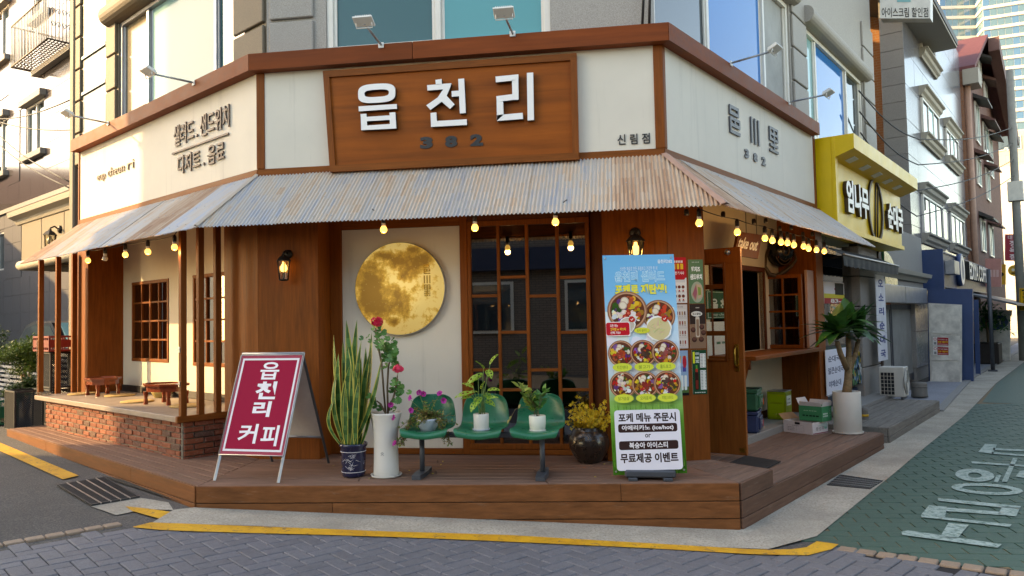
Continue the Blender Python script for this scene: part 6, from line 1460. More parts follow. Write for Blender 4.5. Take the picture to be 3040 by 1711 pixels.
# chain hanging on the left slat post
cp = FL.p(-4.60,.48,0); ch = thing('chain', 'steel chain hanging down the outer slat post', 'chain', cp+ZV*ZS)
lk = MB(); rs = random.Random(5)
for k in range(34): 
    z = ZS+.03+k*.02; p = cp+ZV*z; a_ = dL if k%2 else nL; lk.tube([p+a_*.007*math.cos(t_)+ZV*.014*math.sin(t_) for t_ in np.linspace(0,2*math.pi,9)], .0025, 4, cap=False)
for k in range(60):
    p = cp+ZV*(ZS+.01+rs.random()*.03)-nL*rs.uniform(.0,.10)-dL*rs.uniform(-.02,.25); d = rdir(rs,-20,20); e = np.cross(d,ZV); lk.tube([p+d*.013*math.cos(t_)+e*.007*math.sin(t_) for t_ in np.linspace(0,2*math.pi,9)], .0025, 4, cap=False)
obj('links', lk, 'chain', ch, kind='stuff')
for z in (1.02,.70): 
    P0_ = FL.p(-.585,.47,z); o = obj('latch', MB().fbox(FL, -.60, -.57, .469, .478, z-.025, z+.025, .002).tube([P0_+nL*.008,P0_+nL*.012+dL*.05], .004, 6), 'steel', None); tag(o, 'small steel latch on the outer slat post', 'latch', 'latches on the slat post')
# ------------------------------------------------------------------ things on the right-hand step
def P_(u, v, z): return FRR.p(u, v, z)
o = obj('door_mat', MB().add([fl(2145,1385,LZ+.006),fl(2262,1400,LZ+.006),fl(2318,1372,LZ+.006),fl(2215,1355,LZ+.006)], [(0,1,2,3)]).prism([fl(2145,1385,LZ+.004),fl(2262,1400,LZ+.004),fl(2318,1372,LZ+.004),fl(2215,1355,LZ+.004)], ZV*.009), 'rubber', None); tag(o, 'black rubber mat on the step outside the open door', 'mat')
def bag(u, v, z, a, mat, label, txt, accent):
    c = P_(u,v,z); ex = dR*math.cos(a)+nR*math.sin(a); ey = np.cross(ZV, ex); t = thing('delivery_bag', label, 'bag', c)
    b = obj('body', MB().cbox(c+ZV*.10, ex, ey, ZV, .21, .15, .10, .02), mat, t)
    obj('lid', MB().cbox(c+ZV*.212, ex, ey, ZV, .215, .155, .018, .014), mat, t); obj('pocket', MB().cbox(c+ZV*.10-ey*.158+ex*.0, ex, ey, ZV, .15, .012, .065, .01), mat, t)
    obj('strap', MB().cbox(c+ZV*.233, ex, ey, ZV, .03, .157, .004, .002), 'black', t)
    q = [c+ex*x-ey*.172+ZV*z_ for x, z_ in ((-.13,.05),(.05,.05),(.05,.14),(-.13,.14))]; P = Print(q, -ey); P.text(.45,.3,.95,.85,txt,'e4e8e4',.0); P.done('print', b)
    q = [c+ex*.212+ey*y+ZV*z_ for y, z_ in ((-.13,.03),(.13,.03),(.13,.17),(-.13,.17))]; P = Print(q, ex); P.bars(.12,.4,.72,.52,'e4ebe8',4); P.bars(.12,.6,.6,.72,'e4ebe8',3)
    for k in range(6): P.ell(random.uniform(.1,.9),random.uniform(.1,.4),.05,accent[k%len(accent)],.09)
    P.done('print', b)
    q = [c+ex*x-ey*.1705+ZV*z_ for x, z_ in ((.08,.03),(.2,.03),(.2,.12),(.08,.12))]; P = Print(q, -ey); P.poly([(.1,.2),(.7,.0),(.95,.5),(.7,1),(.15,.8)], accent[0]); P.done('emblem', b)
cb_ = FRR.loc(fl(2260,1285,-.05))
bag(2.35, -.25, -.049, -.25, 'bag_navy', 'navy insulated delivery bag on the stone ledge under a green one', 'ng', ['c8344a','d8e4dc','2f7a4a'])
bag(2.37, -.25, .187, -.22, 'bag_green', 'green insulated delivery bag stacked on a navy one', 'ang', ['d8582c','cfe0d4','6aa07a'])
c = P_(3.52,-.26,-.049); t = thing('oil_tin', 'square lime green oil tin on the stone ledge', 'tin', c)
b = obj('body', MB().cbox(c+ZV*.17, dR, nR, ZV, .115, .115, .17, .008), 'tin', t); obj('rim', MB().cbox(c+ZV*.345, dR, nR, ZV, .118, .118, .005, .003), 'steel', t)
q = [c-dR*.117-nR*.11+ZV*.02,c-dR*.117+nR*.11+ZV*.02,c-dR*.117+nR*.11+ZV*.32,c-dR*.117-nR*.11+ZV*.32]
P = Print(q, -dR); P.rect(.06,.04,.94,.96,'a3b51e').bars(.22,.62,.78,.645,'5a4a1a',6).bars(.16,.575,.84,.6,'5a4a1a',7)
for k in range(40): P.ell(random.uniform(.3,.95),random.uniform(.06,.2),.03,random.choice(['c9c83a','6a8a1a','e0d86a','8aa02a']),n=8)
P.bars(.6,.9,.9,.93,'c8b020',3); P.done('print', b)
q = [c+nR*.117-dR*.11+ZV*.02,c+nR*.117+dR*.11+ZV*.02,c+nR*.117+dR*.11+ZV*.32,c+nR*.117-dR*.11+ZV*.32]
P = Print(q, nR); P.rect(.1,.5,.9,.9,'d9dccf').bars(.2,.72,.7,.78,'3a4a1a',3).bars(.2,.57,.8,.63,'3a4a1a',4); P.done('print', b)
def carton(c, a, hx, hy, h, mat, inner, label, faces, flaps):
    ex = dR*math.cos(a)+nR*math.sin(a); ey = np.cross(ZV, ex); c = np.array(c); t = thing('carton', label, 'box', c); th = .004
    w_ = MB()
    for s in (-1,1):
        w_.cbox(c+ex*s*(hx-th)+ZV*h/2, ex, ey, ZV, th, hy, h/2, .001); w_.cbox(c+ey*s*(hy-th)+ZV*h/2, ex, ey, ZV, hx-2*th, th, h/2, .001)
    w_.cbox(c+ZV*th, ex, ey, ZV, hx-2*th, hy-2*th, th, .001); b = obj('box_body', w_, mat, t)
    for (ax, s, ln, tilt) in flaps:
        e = ex if ax == 'x' else ey; f_ = ey if ax == 'x' else ex; hw = hy if ax == 'x' else hx; bs = c+e*s*((hx if ax == 'x' else hy)-th)+ZV*(h+.001); d = unit(e*s*math.sin(tilt)+ZV*math.cos(tilt))
        obj('flap', MB().prism([bs-f_*hw*.98,bs+f_*hw*.98,bs+f_*hw*.9+d*ln,bs-f_*hw*.9+d*ln], np.cross(f_,d)*.003), inner, t)
    for (ax, s, fn) in faces:
        e = ex if ax == 'x' else ey; hw = hy if ax == 'x' else hx; r_ = np.cross(ZV, e*s); bs = c+e*s*((hx if ax == 'x' else hy)+.0003)
        P = Print([bs-r_*hw*.97+ZV*.004,bs+r_*hw*.97+ZV*.004,bs+r_*hw*.97+ZV*(h-.004),bs-r_*hw*.97+ZV*(h-.004)], e*s); fn(P); P.done('print', b)
cw = FRR.loc(fl(2400,1300,LZ))
def w1_(P):
    P.rrect(.12,.15,.72,.7,.01,'8a8284').rrect(.125,.16,.715,.69,.01,'dad3d2')
    for k in range(3): P.rect(.12,.3+k*.13,.72,.304+k*.13,'8a8284')
    P.rect(.45,.15,.455,.6,'8a8284').bars(.3,.62,.55,.65,'5a5254',4); P.rrect(.4,.76,.58,.97,.02,'1a1718')
    for k in range(3): P.bars(.15,.2+k*.13,.4,.24+k*.13,'7a7274',4)
def w2_(P): P.rect(0,0,1,.08,'8a2a3a').text(.2,.25,.75,.6,'왕성주','3a3436',.0); P.ell(.85,.6,.12,'7ab09a'); P.poly([(.3,.7),(.9,.98),(.95,.5)],'b9c9c4')
wc_ = FRR.loc(fl(2392,1283,LZ)); carton(P_(wc_[0],wc_[1],LZ+.001), .30, .15, .19, .135, 'carton_white', 'carton', 'white fruit carton with an open brown flap on the step', [('x',-1,w1_),('y',-1,w2_)], [('x',1,.12,.2),('y',1,.1,.9)])
def g1_(P): P.bars(.2,.68,.8,.72,'a8d4ba',5).bars(.15,.3,.9,.4,'1c3a2a',5); P.rect(.05,.05,.95,.2,'3f9a6a')
def g2_(P): P.bars(.1,.46,.6,.56,'cfe6d8',4).bars(.1,.3,.6,.4,'cfe6d8',5); P.rrect(.74,.3,.92,.85,.06,'9fd0b4').rrect(.755,.315,.905,.835,.05,'2f8a5c').bars(.80,.42,.88,.5,'cfe6d8',1).bars(.80,.54,.88,.62,'cfe6d8',1).bars(.80,.66,.88,.74,'cfe6d8',1)
carton(P_(wc_[0]+.05,wc_[1]+.10,LZ+.137), .22, .11, .14, .17, 'carton_green', 'carton_white', 'small green carton with open white flaps standing on the white carton', [('x',-1,g1_),('y',-1,g2_)], [('x',1,.06,.25),('x',-1,.05,.3),('y',1,.09,.5),('y',-1,.05,.3)])
# dracaena in the white cylinder
c = P_(3.24,.60,LZ); t = thing('dracaena', 'broad leaved dracaena on a thick forked trunk in a white cylinder pot', 'potted plant', c)
obj('pot', MB().lathe(c+ZV*.015, [(.145,0),(.15,.005),(.15,.452),(.147,.458),(.138,.455),(.136,.43),(0,.425)], 48), 'pot_white', t); obj('saucer', MB().lathe(c, [(.14,0),(.16,.004),(.168,.022),(.164,.022),(.155,.009),(0,.008)], 40), 'pot_white', t); obj('soil', MB().lathe(c+ZV*.438, [(.136,0),(0,.01)], 20), 'soil', t)
tr = lambda px, py, dv=0.: P_(*(lambda a:(a[0],.60+dv,a[1]))(wl(FRR,px,py,.60+dv)))
ch_ = [tr(2520,925),tr(2505,960,-.03),tr(2545,965,.03)]
obj('trunk', MB().tube([c+ZV*.43,tr(2518,1130),tr(2519,1090),tr(2518,1060)], [.055,.046,.042,.045], 12), 'bark', t)
for p0, pts in ((tr(2514,1095),[(2495,1050,-.03),(2485,1015,-.05)]),(tr(2519,1080),[(2520,1030,0),(2518,990,0)]),(tr(2522,1095),[(2540,1050,.03),(2548,1010,.04)])): obj('branch', MB().tube([p0]+[tr(*p) for p in pts], [.034,.03,.026], 10), 'bark', t)
rs = random.Random(61)
for hd, n in ((tr(2485,1000,-.05),34),(tr(2518,975,0),38),(tr(2548,995,.04),34)):
    for k in range(n):
        e = R_(rs.uniform(5,85)); a = rs.uniform(0,2*math.pi); d = np.array([math.cos(a)*math.cos(e),math.sin(a)*math.cos(e),math.sin(e)]); L_ = rs.uniform(.26,.38)
        obj('leaf', leaf(MB(), hd+ZV*rs.uniform(-.05,.08), d, ZV+.01, L_, rs.uniform(.10,.15), .25+.4*math.cos(e), .25, 7), 'leaf_dark', t)
# ------------------------------------------------------------------ yellow-signed restaurant
NB = -.12
ye = thing('yellow_restaurant', 'restaurant front with a bright yellow canopy sign next to the cafe', 'shop front', P_(6.5,NB,-.1))
ye_u0 = wl(FRR,2457,500,.0)[0]; ye_u1 = wl(FRR,2720,550,.45)[0]; zt1 = wl(FRR,2457,432,.0)[1]; zb1 = wl(FRR,2673,742,.0)[1]
zin = zt1-.42
ye_u0 = 4.62; FV = .18; zb1 = wl(FRR,2673,742,FV)[1]; zt1 = wl(FRR,2457,432,.0)[1]
pbox('sign_back', FRR, ye_u0, ye_u1, NB-.2, FV, zb1, zt1, 'yellow_paint', ye)
pbox('sign_side', FRR, ye_u0-.003, ye_u0+.10, FV+.001, FV+.05, zb1-.002, zt1-.002, 'yellow_paint', ye); pbox('sign_bottom', FRR, ye_u0+.102, ye_u1, FV+.001, FV+.04, zb1-.002, zb1+.07, 'yellow_paint', ye)
hood = obj('canopy_hood', MB().prism([P_(ye_u0+.001,FV+.001,zt1-.003),P_(ye_u0+.001,.47,zt1-.003),P_(ye_u0+.001,.47,zt1-.20),P_(ye_u0+.001,FV+.001,zt1-.30)], dR*(ye_u1-ye_u0-.002)), 'yellow_paint', ye)
for k in range(5):
    u = ye_u0+.5+k*.75; q = [P_(u+a,v_,zt1-.30+(.10)*(v_-.18)/.29-.004) for a, v_ in ((-.12,.26),(.12,.26),(.12,.38),(-.12,.38))]; obj('downlight', MB().prism(q, -ZV*.006), 'sign_white', hood)
def vq(fr, v, x0, y0, x1, y1): return quad(fr, uz(fr, v, [(x0,y0),(x1,y0+(x1-x0)*.75),(x1,y1+(x1-x0)*.35),(x0,y1)]), v)
for s_, pts in (('엄나무',[(2502,628),(2568,655),(2568,560),(2502,535)]),('순대국',[(2626,680),(2671,693),(2671,622),(2626,603)])):
    qq = rq(FRR, .182, pts); obj('lettering', letters(MB(), qq, s_, .05, 1., nR*.05), 'bronze', ye); obj('lettering_face', letters(MB(), [p+nR*.051 for p in qq], s_, .03, 1., nR*.004), 'letter_white', ye)
oc_ = rq(FRR, .184, [(2574,718),(2618,722),(2618,535),(2574,530)]); oo = []; oi = []
for k in range(40): a = 2*math.pi*k/40; oo.append(bil(oc_,.5+.5*math.cos(a),.5+.5*math.sin(a))); oi.append(bil(oc_,.5+.42*math.cos(a),.5+.46*math.sin(a)))
mb = MB(); ringpoly(mb, oo, oi, nR*.03); obj('bowl_outline', mb, 'bronze', ye)
for x in (.62,.78): obj('chopstick', MB().tube([bil(oc_,x-.2,.05),bil(oc_,x,.98)], .02, 6), 'bronze', ye)
zf = -.12
su0, su1 = 4.62, wl(FRR,2562,1000,NB)[0]; zsh = wl(FRR,2470,735,NB)[1]
pbox('front_post', FRR, su0, su0+.09, NB-.1, NB+.03, zf, zb1, 'black', ye); pbox('front_post', FRR, su1-.28, su1, NB-.1, NB+.03, zf, zb1, 'black', ye)
obj('shop_pane', MB().box(FRR, su0+.09, su1-.28, NB-.04, NB-.03, zf+.2, zb1), 'casement_glass', ye); pbox('stall_riser', FRR, su0+.09, su1-.28, NB-.05, NB, zf, zf+.2, 'blue_dark', ye)
pbox('threshold', FRR, su0, su1+.3, NB+.031, .25, zf+.001, zf+.06, 'plinth', ye)
obj('inside_wall', MB().box(FRR, 4.7, 12, NB-3.1, NB-3, -.1, 3.4), 'interior_wood', ye); obj('inside_wall', MB().box(FRR, 8.9, 9.0, NB-3, NB-.06, -.1, 3.4), 'interior_wood', ye); pbox('side_filler', FRR, 4.585, 4.615, -.6, -.02, -.28, ZU0+.3, 'black', ye); obj('inside_floor', MB().box(FRR, 4.7, 10, NB-3, NB-.1, -.14, -.12), 'interior_wood', ye); obj('inside_ceiling', MB().box(FRR, 4.7, 10, NB-3, NB-.1, 2.9, 2.95), 'interior_dark', ye)  # side filler: black strip added where the gap beside the sign looks dark
# window signs
def wsign(x0, y0, x1, y1, v, mat, label, fn, name='window_sign', cat='sign', th=.006, dy=0):
    b = uz(FRR, v, [(x0,y0),(x1,y0+dy),(x1,y1+dy),(x0,y1)]); o = pbox(name, FRR, b[0], b[1], v-th, v, b[2], b[3], mat, None, .001); tag(o, label, cat)
    P = Print(quad(FRR, b, v+.0005), nR); fn(P); P.done('print', o); return o
wsign(2446,838,2506,902,NB+.005,'sign_white','white and red reversed sign in the restaurant window', lambda P: (P.rect(0,0,1,1,'e6e0e4').rect(0,.0,1,.25,'b02a30').rect(0,.25,1,.45,'d8c83a').text(.5,.5,.95,.95,'부','b02a50',.05).text(.3,.03,.95,.22,'83-1','f0e8e0',.03)))
o = wsign(2480,842,2504,876,NB+.012,'black','glowing red and green LED sign in the restaurant window', lambda P: P.rect(0,0,1,1,'0a0a0a')); 
for k in range(3):
    b = uz(FRR,NB+.013,[(2481,845),(2503,845),(2503,874),(2481,874)]); z0 = b[2]+(b[3]-b[2])*(k+.15)/3; obj('led_row', letters(MB(), [P_(b[0],NB+.0132,z0),P_(b[1],NB+.0132,z0),P_(b[1],NB+.0132,z0+(b[3]-b[2])*.25),P_(b[0],NB+.0132,z0+(b[3]-b[2])*.25)], ['순대','국','순대'][k], .03), ['led_green','led_red','led_green'][k], o)
o = wsign(2452,1035,2520,1165,.06,'sign_white','lit white menu lightbox lettered with three soups outside the restaurant', lambda P: (P.rect(0,0,1,1,'dfe4f2').text(.1,.72,.6,.86,'순대국','3a4468',.02).text(.08,.45,.75,.6,'얼큰순대국','3a4468',.02).text(.1,.15,.62,.3,'야채순대','3a4468',.02)), 'menu_lightbox')
def mosaic(P):
    for k in range(220): P.ell(random.uniform(.05,.95),random.uniform(.02,.98),random.uniform(.03,.09),random.choice(['2a5a4a','3a6a8a','8aa0b0','1a2a3a','b8a030','5a8a5a','c8d0d0']),n=6,jit=.3)
wsign(2524,1045,2560,1142,NB+.04,'blue_dark','colourful photo panel low in the restaurant window', mosaic)
def vertical(P): 
    for k, ch in enumerate('오소리순대국'): P.text(.22,.86-k*.165,.78,.95-k*.165,ch,'3a4a8a',.04)
o = wsign(2604,818,2631,1072,.10,'banner_white','white vertical banner with blue Korean letters on the granite pilaster', vertical, 'vertical_banner', 'banner', .01)
# black folding awning
aw = thing('folding_awning', 'black folding awning with a white hem under the yellow sign', 'awning', P_(6,.1,2))
q0 = [wl(FRR,2478,738,.02), wl(FRR,2668,778,.02)]; zaw = wl(FRR,2478,735,.05)[1]; a0, a1 = 4.66, wl(FRR,2667,800,.27)[0]
zf1 = wl(FRR,2490,752,.27)[1]; DZ = zaw-zf1
obj('fabric', MB().prism([P_(a0,.0,zaw),P_(a1,.0,zaw),P_(a1,.27,zf1),P_(a0,.27,zf1)], -ZV*.006), 'awning_black', aw)
mb = MB(); n = 40
for k in range(n+1):
    u = a0+(a1-a0)*k/n; mb.v.append(tuple(P_(u,.273,zf1-.005))); mb.v.append(tuple(P_(u,.275+.01*math.sin(k*1.7),zf1-.005-.15+.012*math.sin(k*2.4))))
for k in range(n): mb.f.append([2*k,2*k+2,2*k+3,2*k+1]); mb.c.append(None); mb.sm.append(True)
obj('valance', mb, 'awning_black', aw); obj('hem', MB().tube([P_(a0,.28,zf1),P_(a1,.28,zf1)], .012, 6), 'white_metal', aw)
for u in (a0+.02,a1-.02): obj('folding_arm', MB().tube([P_(u,.0,zf1-.05),P_(u,.25,zf1-.03)], .015, 6), 'black', aw)
# granite pilaster, air conditioner, bollards
pl0, pl1 = wl(FRR,2560,1000,-.02)[0], wl(FRR,2612,1000,-.02)[0]
pl = thing('granite_pilaster', 'grey granite pilaster beside the restaurant window', 'pilaster', P_((pl0+pl1)/2,-.1,zf))
for k in range(5): pbox('stone_block', FRR, pl0, pl1, -.5, -.02, -.1+k*.48+.006, -.1+(k+1)*.48-.006, 'granite_side', pl, .01)
acu = FRR.loc(fl(2655,1183,-.12))[0]; c = P_(7.1,.32,-.12)
t = thing('air_conditioner', 'off white outdoor air conditioning unit on the grey deck', 'air conditioner', c)
FA = Fr(c, nR, -dR)
obj('case', MB().fbox(FA, -.19, .17, -.32, .0, .04, .50, .008), 'ac_white', t); 
for x in (-.15,.13): obj('foot', MB().fbox(FA, x-.02, x+.02, -.30, .0, .0, .04, .003), 'char_grey', t)
obj('dark_grille', MB().fbox(FA, -.165, .03, .0005, .006, .07, .42, .002), 'black', t)
gr = MB()
for k in range(7): gr.fbox(FA, -.165, .03, .007, .011, .07+k*.058-.003, .07+k*.058+.003, .001)
for k in range(5): gr.fbox(FA, -.165+k*.049-.003, -.165+k*.049+.003, .0075, .0125, .07, .42, .001)
obj('wire_guard', gr, 'ac_white', t, kind='stuff')
fa = c+nR*.171+dR*.16+ZV*.27; mb = MB()
for r_ in np.linspace(.04,.19,8): mb.tube([fa+dR*r_*math.cos(a)+ZV*r_*math.sin(a)+nR*.008 for a in np.linspace(0,2*math.pi,25)], .004, 5, cap=False)
obj('fan_grille', mb, 'ac_white', t, kind='stuff'); obj('fan_opening', MB().lathe(fa, [(.195,0),(0,.004)], 28, axis=nR), 'char_grey', t)
for px, py, z, h_, r_, lb in ((2730,1178,-.26,.26,.13,'short stout granite bollard behind the air conditioner'),(2567,1280,-.27,.30,.055,'slim granite bollard with a yellow band between the two decks')):
    p = fl(px,py,z); o = thing('stone_bollard', lb, 'bollard', p, 'granite bollards along the kerb'); obj('shaft', MB().lathe(p, [(r_*1.06,0),(r_*1.04,.03),(r_,.05),(r_*.97,h_*.85),(r_*.9,h_*.97),(0,h_)], 24), 'bollard', o)
    obj('band', MB().lathe(p+ZV*h_*.62, [(r_*1.0,0),(r_*1.0,.03)], 24), 'sign_yellow' if r_ < .1 else 'bollard', o)
# ------------------------------------------------------------------ glossy granite villa with a closed doorway
VG = -.30; UG = wl(FRR,2707,700,VG)[0]; UG1 = wl(FRR,2866,600,VG)[0]
vil = thing('granite_villa', 'glossy granite villa with carved window sills beyond the restaurant', 'building', P_(UG,VG-2,-.3))
VS = VG-wu(FRR,UG,2619,300)[0]
obj('body', MB().box(FRR, UG+.03, UG1, VG-VS, VG-.03, -.3, 9.4), 'granite_side', vil)
for k in range(24): 
    z = .0+k*.40; obj('stone_course', MB().cbox(P_(UG+.015,VG-VS/2,z+.2), dR, nR, ZV, .016, VS/2, .197, .006), 'granite_side', vil)
pw = (UG1-UG)/8
pm = mesh('wall_panel', MB().cbox((0,0,0), dR, nR, ZV, pw/2-.004, .016, .396, .003), 'marble', np.zeros(3))
for i in range(8):
    for k in range(12): o = bpy.data.objects.new('wall_panel', pm); COL.objects.link(o); place(o, P_(UG+(i+.5)*pw,VG-.014+random.uniform(-.0008,.0008),.0+k*.8+.4), vil); o.rotation_euler = (random.uniform(-.003,.003),0,random.uniform(-.003,.003))
def vwin(x0, x1, ya, yb, fr=FRR, v=VG, parent=vil, trim='stone_trim', lint=True, mats=('glass_dark','glass_sky','glass_dark'), frame='white_frame'):
    u0, u1 = wl(fr,x0,(ya+yb)/2,v)[0], wl(fr,x1,(ya+yb)/2,v)[0]; z1 = wl(fr,x0,ya,v)[1]; z0 = wl(fr,x0,yb,v)[1]
    wn = obj('window', MB().fbox(fr, u0, u1, v+.003, v+.06, z0, z0+.06).fbox(fr, u0, u1, v+.003, v+.06, z1-.06, z1).fbox(fr, u0, u0+.06, v+.003, v+.059, z0+.06, z1-.06).fbox(fr, u1-.06, u1, v+.003, v+.059, z0+.06, z1-.06), frame, parent)
    n = len(mats); e = np.linspace(u0+.06,u1-.06,n+1)
    for k in range(n): obj('pane', MB().box(fr, e[k]+.01, e[k+1]-.01, v+.02, v+.03, z0+.06, z1-.06), mats[k], wn)
    for k in range(1,n): obj('mullion', MB().fbox(fr, e[k]-.025, e[k]+.025, v+.02, v+.05, z0+.06, z1-.06), frame, wn)
    if lint:
        for zz, nm in ((z1+.02,'lintel'),(z0-.26,'sill')):
            pr = [(0,0),(.05,.0),(.07,.05),(.12,.09),(.14,.17),(.2,.2),(.2,.24),(0,.24)]; obj(nm, MB().prism([fr.p(u0-.12,v+.003+a,zz+b) for a, b in pr], fr.x*(u1-u0+.24)), trim, parent)
    return u0, u1, z0, z1
vwin(2733,2781,292,392); vwin(2805,2839,382,460); vwin(2728,2768,50,140); vwin(2735,2793,578,690); vwin(2819,2858,633,720)
zev = wl(FRR,2843,118,.4)[1]; UEV = wl(FRR,2843,118,.4)[0]
obj('eave', MB().prism([P_(UG-.4,-5,zev+2.2),P_(UG-.4,.4,zev),P_(UG-.4,.4,zev-.16),P_(UG-.4,-5,zev+2.04)], dR*(UEV-UG+.4)), 'roof_dark', vil); obj('eave_soffit', MB().box(FRR, UG-.38, UEV-.02, VG, .38, zev-.22, zev-.165), 'stone_trim', vil)
# upper storey of the orange brick house behind
ob = obj('orange_brick_house', MB().box(FRR, UG+1.5, UG+9, -14, VG-VS-.1, -.3, 12), 'brick_orange', None); tag(ob, 'orange brick house wall rising behind the granite villa', 'building')
# doorway zone
po = thing('villa_porch', 'grey stone porch with a green arch and closed glass doors', 'porch', P_(9.5,-.2,-.25))
pu0, pu1 = wl(FRR,2612,1000,-.1)[0], wl(FRR,2758,1000,-.1)[0]
zc_ = wl(FRR,2634,800,-.05)[1]; zl0, zl1 = wl(FRR,2690,900,-.1)[1], wl(FRR,2690,850,-.1)[1]
obj('porch_wall', MB().box(FRR, pu0, UG+.5, -.6, -.2, zl1, zc_+.9), 'granite_side', po)
obj('porch_cornice', MB().prism([P_(pu0,-.2+a,zc_+b) for a, b in ((0,-.12),(.05,-.12),(.09,-.05),(.16,-.02),(.18,.06),(0,.06))], dR*(pu1-pu0+.3)), 'stone_trim', po)
obj('lintel_panel', MB().fbox(FRR, pu0, (pu0+pu1)/2-.02, -.24, -.1, zl0, zl1, .01), 'alu', po); obj('lintel_panel', MB().fbox(FRR, (pu0+pu1)/2+.02, pu1, -.24, -.1, zl0, zl1, .01), 'alu', po)
ac_ = wl(FRR,2622,850,-.19); arc = [P_(ac_[0]+1.1*math.cos(a),-.19,zl1+.62*math.sin(a)) for a in np.linspace(0,math.pi/2,10)]+[P_(ac_[0],-.19,zl1)]
obj('arch_window', MB().prism(arc, nR*.04), 'seat_dark', po)
zt_d = zl0-.02
for k in range(2):
    a_, b_ = pu0+(pu1-pu0)*k/2+.03, pu0+(pu1-pu0)*(k+1)/2-.03
    d_ = obj('glass_door', MB().fbox(FRR, a_, b_, -.42, -.38, -.25, -.1).fbox(FRR, a_, b_, -.42, -.38, zt_d-.1, zt_d).fbox(FRR, a_, a_+.08, -.42, -.381, -.1, zt_d-.1).fbox(FRR, b_-.08, b_, -.42, -.381, -.1, zt_d-.1), 'char_grey', po)
    obj('pane', MB().box(FRR, a_+.08, b_-.08, -.405, -.395, -.1, zt_d-.1), 'grey_door', d_)
# dirty white steel leaf standing open in front of the blue box
UW = wl(FRR,2757,1000,-.05)[0]; 
def cq(u, pts): return [P_(u,*wu(FRR,u,*p)) for p in pts]
q = cq(UW, [(2762,1148),(2855,1150),(2855,905),(2756,900)])
t = thing('steel_gate_leaf', 'dirty white steel gate leaf with two red notices', 'gate', q[0]); lf_ = obj('leaf', MB().prism(q, dR*.05), 'white_dirty', t)
for a, b_ in ((.02,.3),(.32,.62),(.64,.98)): obj('raised_panel', MB().prism([bil(q,x,y)-dR*.001 for x, y in ((.05,a),(.95,a),(.95,b_),(.05,b_))], -dR*.012), 'white_dirty', lf_)
for k in range(2):
    y1 = .595-k*.115; qq = [bil(q,x,y)-dR*.014 for x, y in ((.12,y1-.10),(.60,y1-.10),(.60,y1),(.12,y1))]; n_ = obj('notice', MB().prism(qq, -dR*.002), 'sign_white', None); tag(n_, ['upper red and white no smoking notice on the steel gate leaf','lower red and white no smoking notice on the steel gate leaf'][k], 'notice', 'notices on the gate leaf')
    P = Print([p-dR*.0022 for p in qq], -dR); P.rect(.28,.03,1,.97,'a8202c').bars(.33,.66,.95,.8,'f0e4e0',7).text(.33,.32,.95,.56,'민원 다발지역','f0d040',.02).rect(.33,.15,.95,.2,'e8d8d4'); P.ell(.14,.75,.1,'c02a30',.16).ell(.14,.75,.07,'e4e2dd',.11).rect(.06,.1,.22,.4,'8a8a8a'); P.done('print', n_)
# ------------------------------------------------------------------ blue coffee shop
bl_ = thing('blue_coffee_shop', 'blue boxed coffee shop front under the granite villa', 'shop front', P_(13,.1,-.25))
bu0 = wl(FRR,2795,700,.12)[0]; bu1 = wl(FRR,2926,800,.12)[0]
zs0, zs1 = wl(FRR,2795,852,.12)[1], wl(FRR,2795,745,.12)[1]
obj('sign_box', MB().box(FRR, bu0, bu1, VG+.01, .10, zs0, zs1), 'blue_dark', bl_); obj('box_end', MB().box(FRR, bu0-.06, bu0-.001, -1.0, .14, zs0-.05, zs1+.05), 'blue_paint', bl_)
for z in (zs0,zs1-.03): obj('sign_rail', MB().box(FRR, bu0, bu1, .101, .13, z, z+.03), 'blue_paint', bl_)
obj('awning_shade', MB().prism([P_(bu0+3,.1,zs0-.1),P_(bu1+3,.1,zs0-.1),P_(bu1+3,1.3,zs0-.45),P_(bu0+3,1.3,zs0-.45)], ZV*.05), 'char_grey', bl_)
ub = wl(FRR,2850,1000,.05)[0]
UBX = UW+.5; qb = cq(UBX, [(2757,1148),(2890,1150),(2887,858),(2754,858)]); obj('blue_panel', MB().prism(qb, dR*.15), 'blue_paint', bl_)
ql = rq(FRR, .102, [(2866,830),(2922,842),(2922,795),(2866,782)]); obj('lettering', letters(MB(), ql, 'EDIYA COFFEE', .03, 1., nR*.10), 'black', bl_); obj('lettering_face', letters(MB(), [p+nR*.102 for p in ql], 'EDIYA COFFEE', .02, 1., nR*.004), 'letter_white', bl_)
e_ = wl(FRR,2850,800,.15); c_ = P_(e_[0],.102,e_[1]-.02); obj('round_emblem', MB().lathe(c_, [(.42,0),(.42,.1),(.40,.105)], 32, axis=nR), 'blue_paint', bl_)
mb = MB(); ringpoly(mb, [c_+nR*.107+.38*(dR*math.cos(a)+ZV*math.sin(a)) for a in np.linspace(0,2*math.pi,25)[:-1]], [c_+nR*.107+.22*(dR*math.cos(a)*.7+ZV*math.sin(a)*1.2) for a in np.linspace(0,2*math.pi,25)[:-1]], nR*.004); obj('emblem_ring', mb, 'letter_white', bl_)
obj('lamp_box', MB().fbox(FRR, e_[0]-2.1, e_[0]-1.3, .102, .3, e_[1]-.2, e_[1]+.12), 'alu', bl_)
qv = cq(UBX+2.0, [(2898,1150),(2912,1150),(2905,890),(2890,890)]); o = obj('blue_standing_banner', MB().prism(qv, dR*.02), 'blue_paint', None); tag(o, 'tall blue standing banner at the corner of the blue coffee shop', 'banner')
pc = P_(*(lambda a:(a[0],.75,0))(wl(FRR,2948,1100,.75))); pc[2] = -.3; o = thing('canopy_post', 'slim dark post holding the grey canopy', 'post', pc); obj('shaft', MB().tube([pc,pc+ZV*2.6], .05, 8), 'char_grey', o); obj('base_plate', MB().cbox(pc+ZV*.02, dR, nR, ZV, .1, .1, .02), 'char_grey', o)
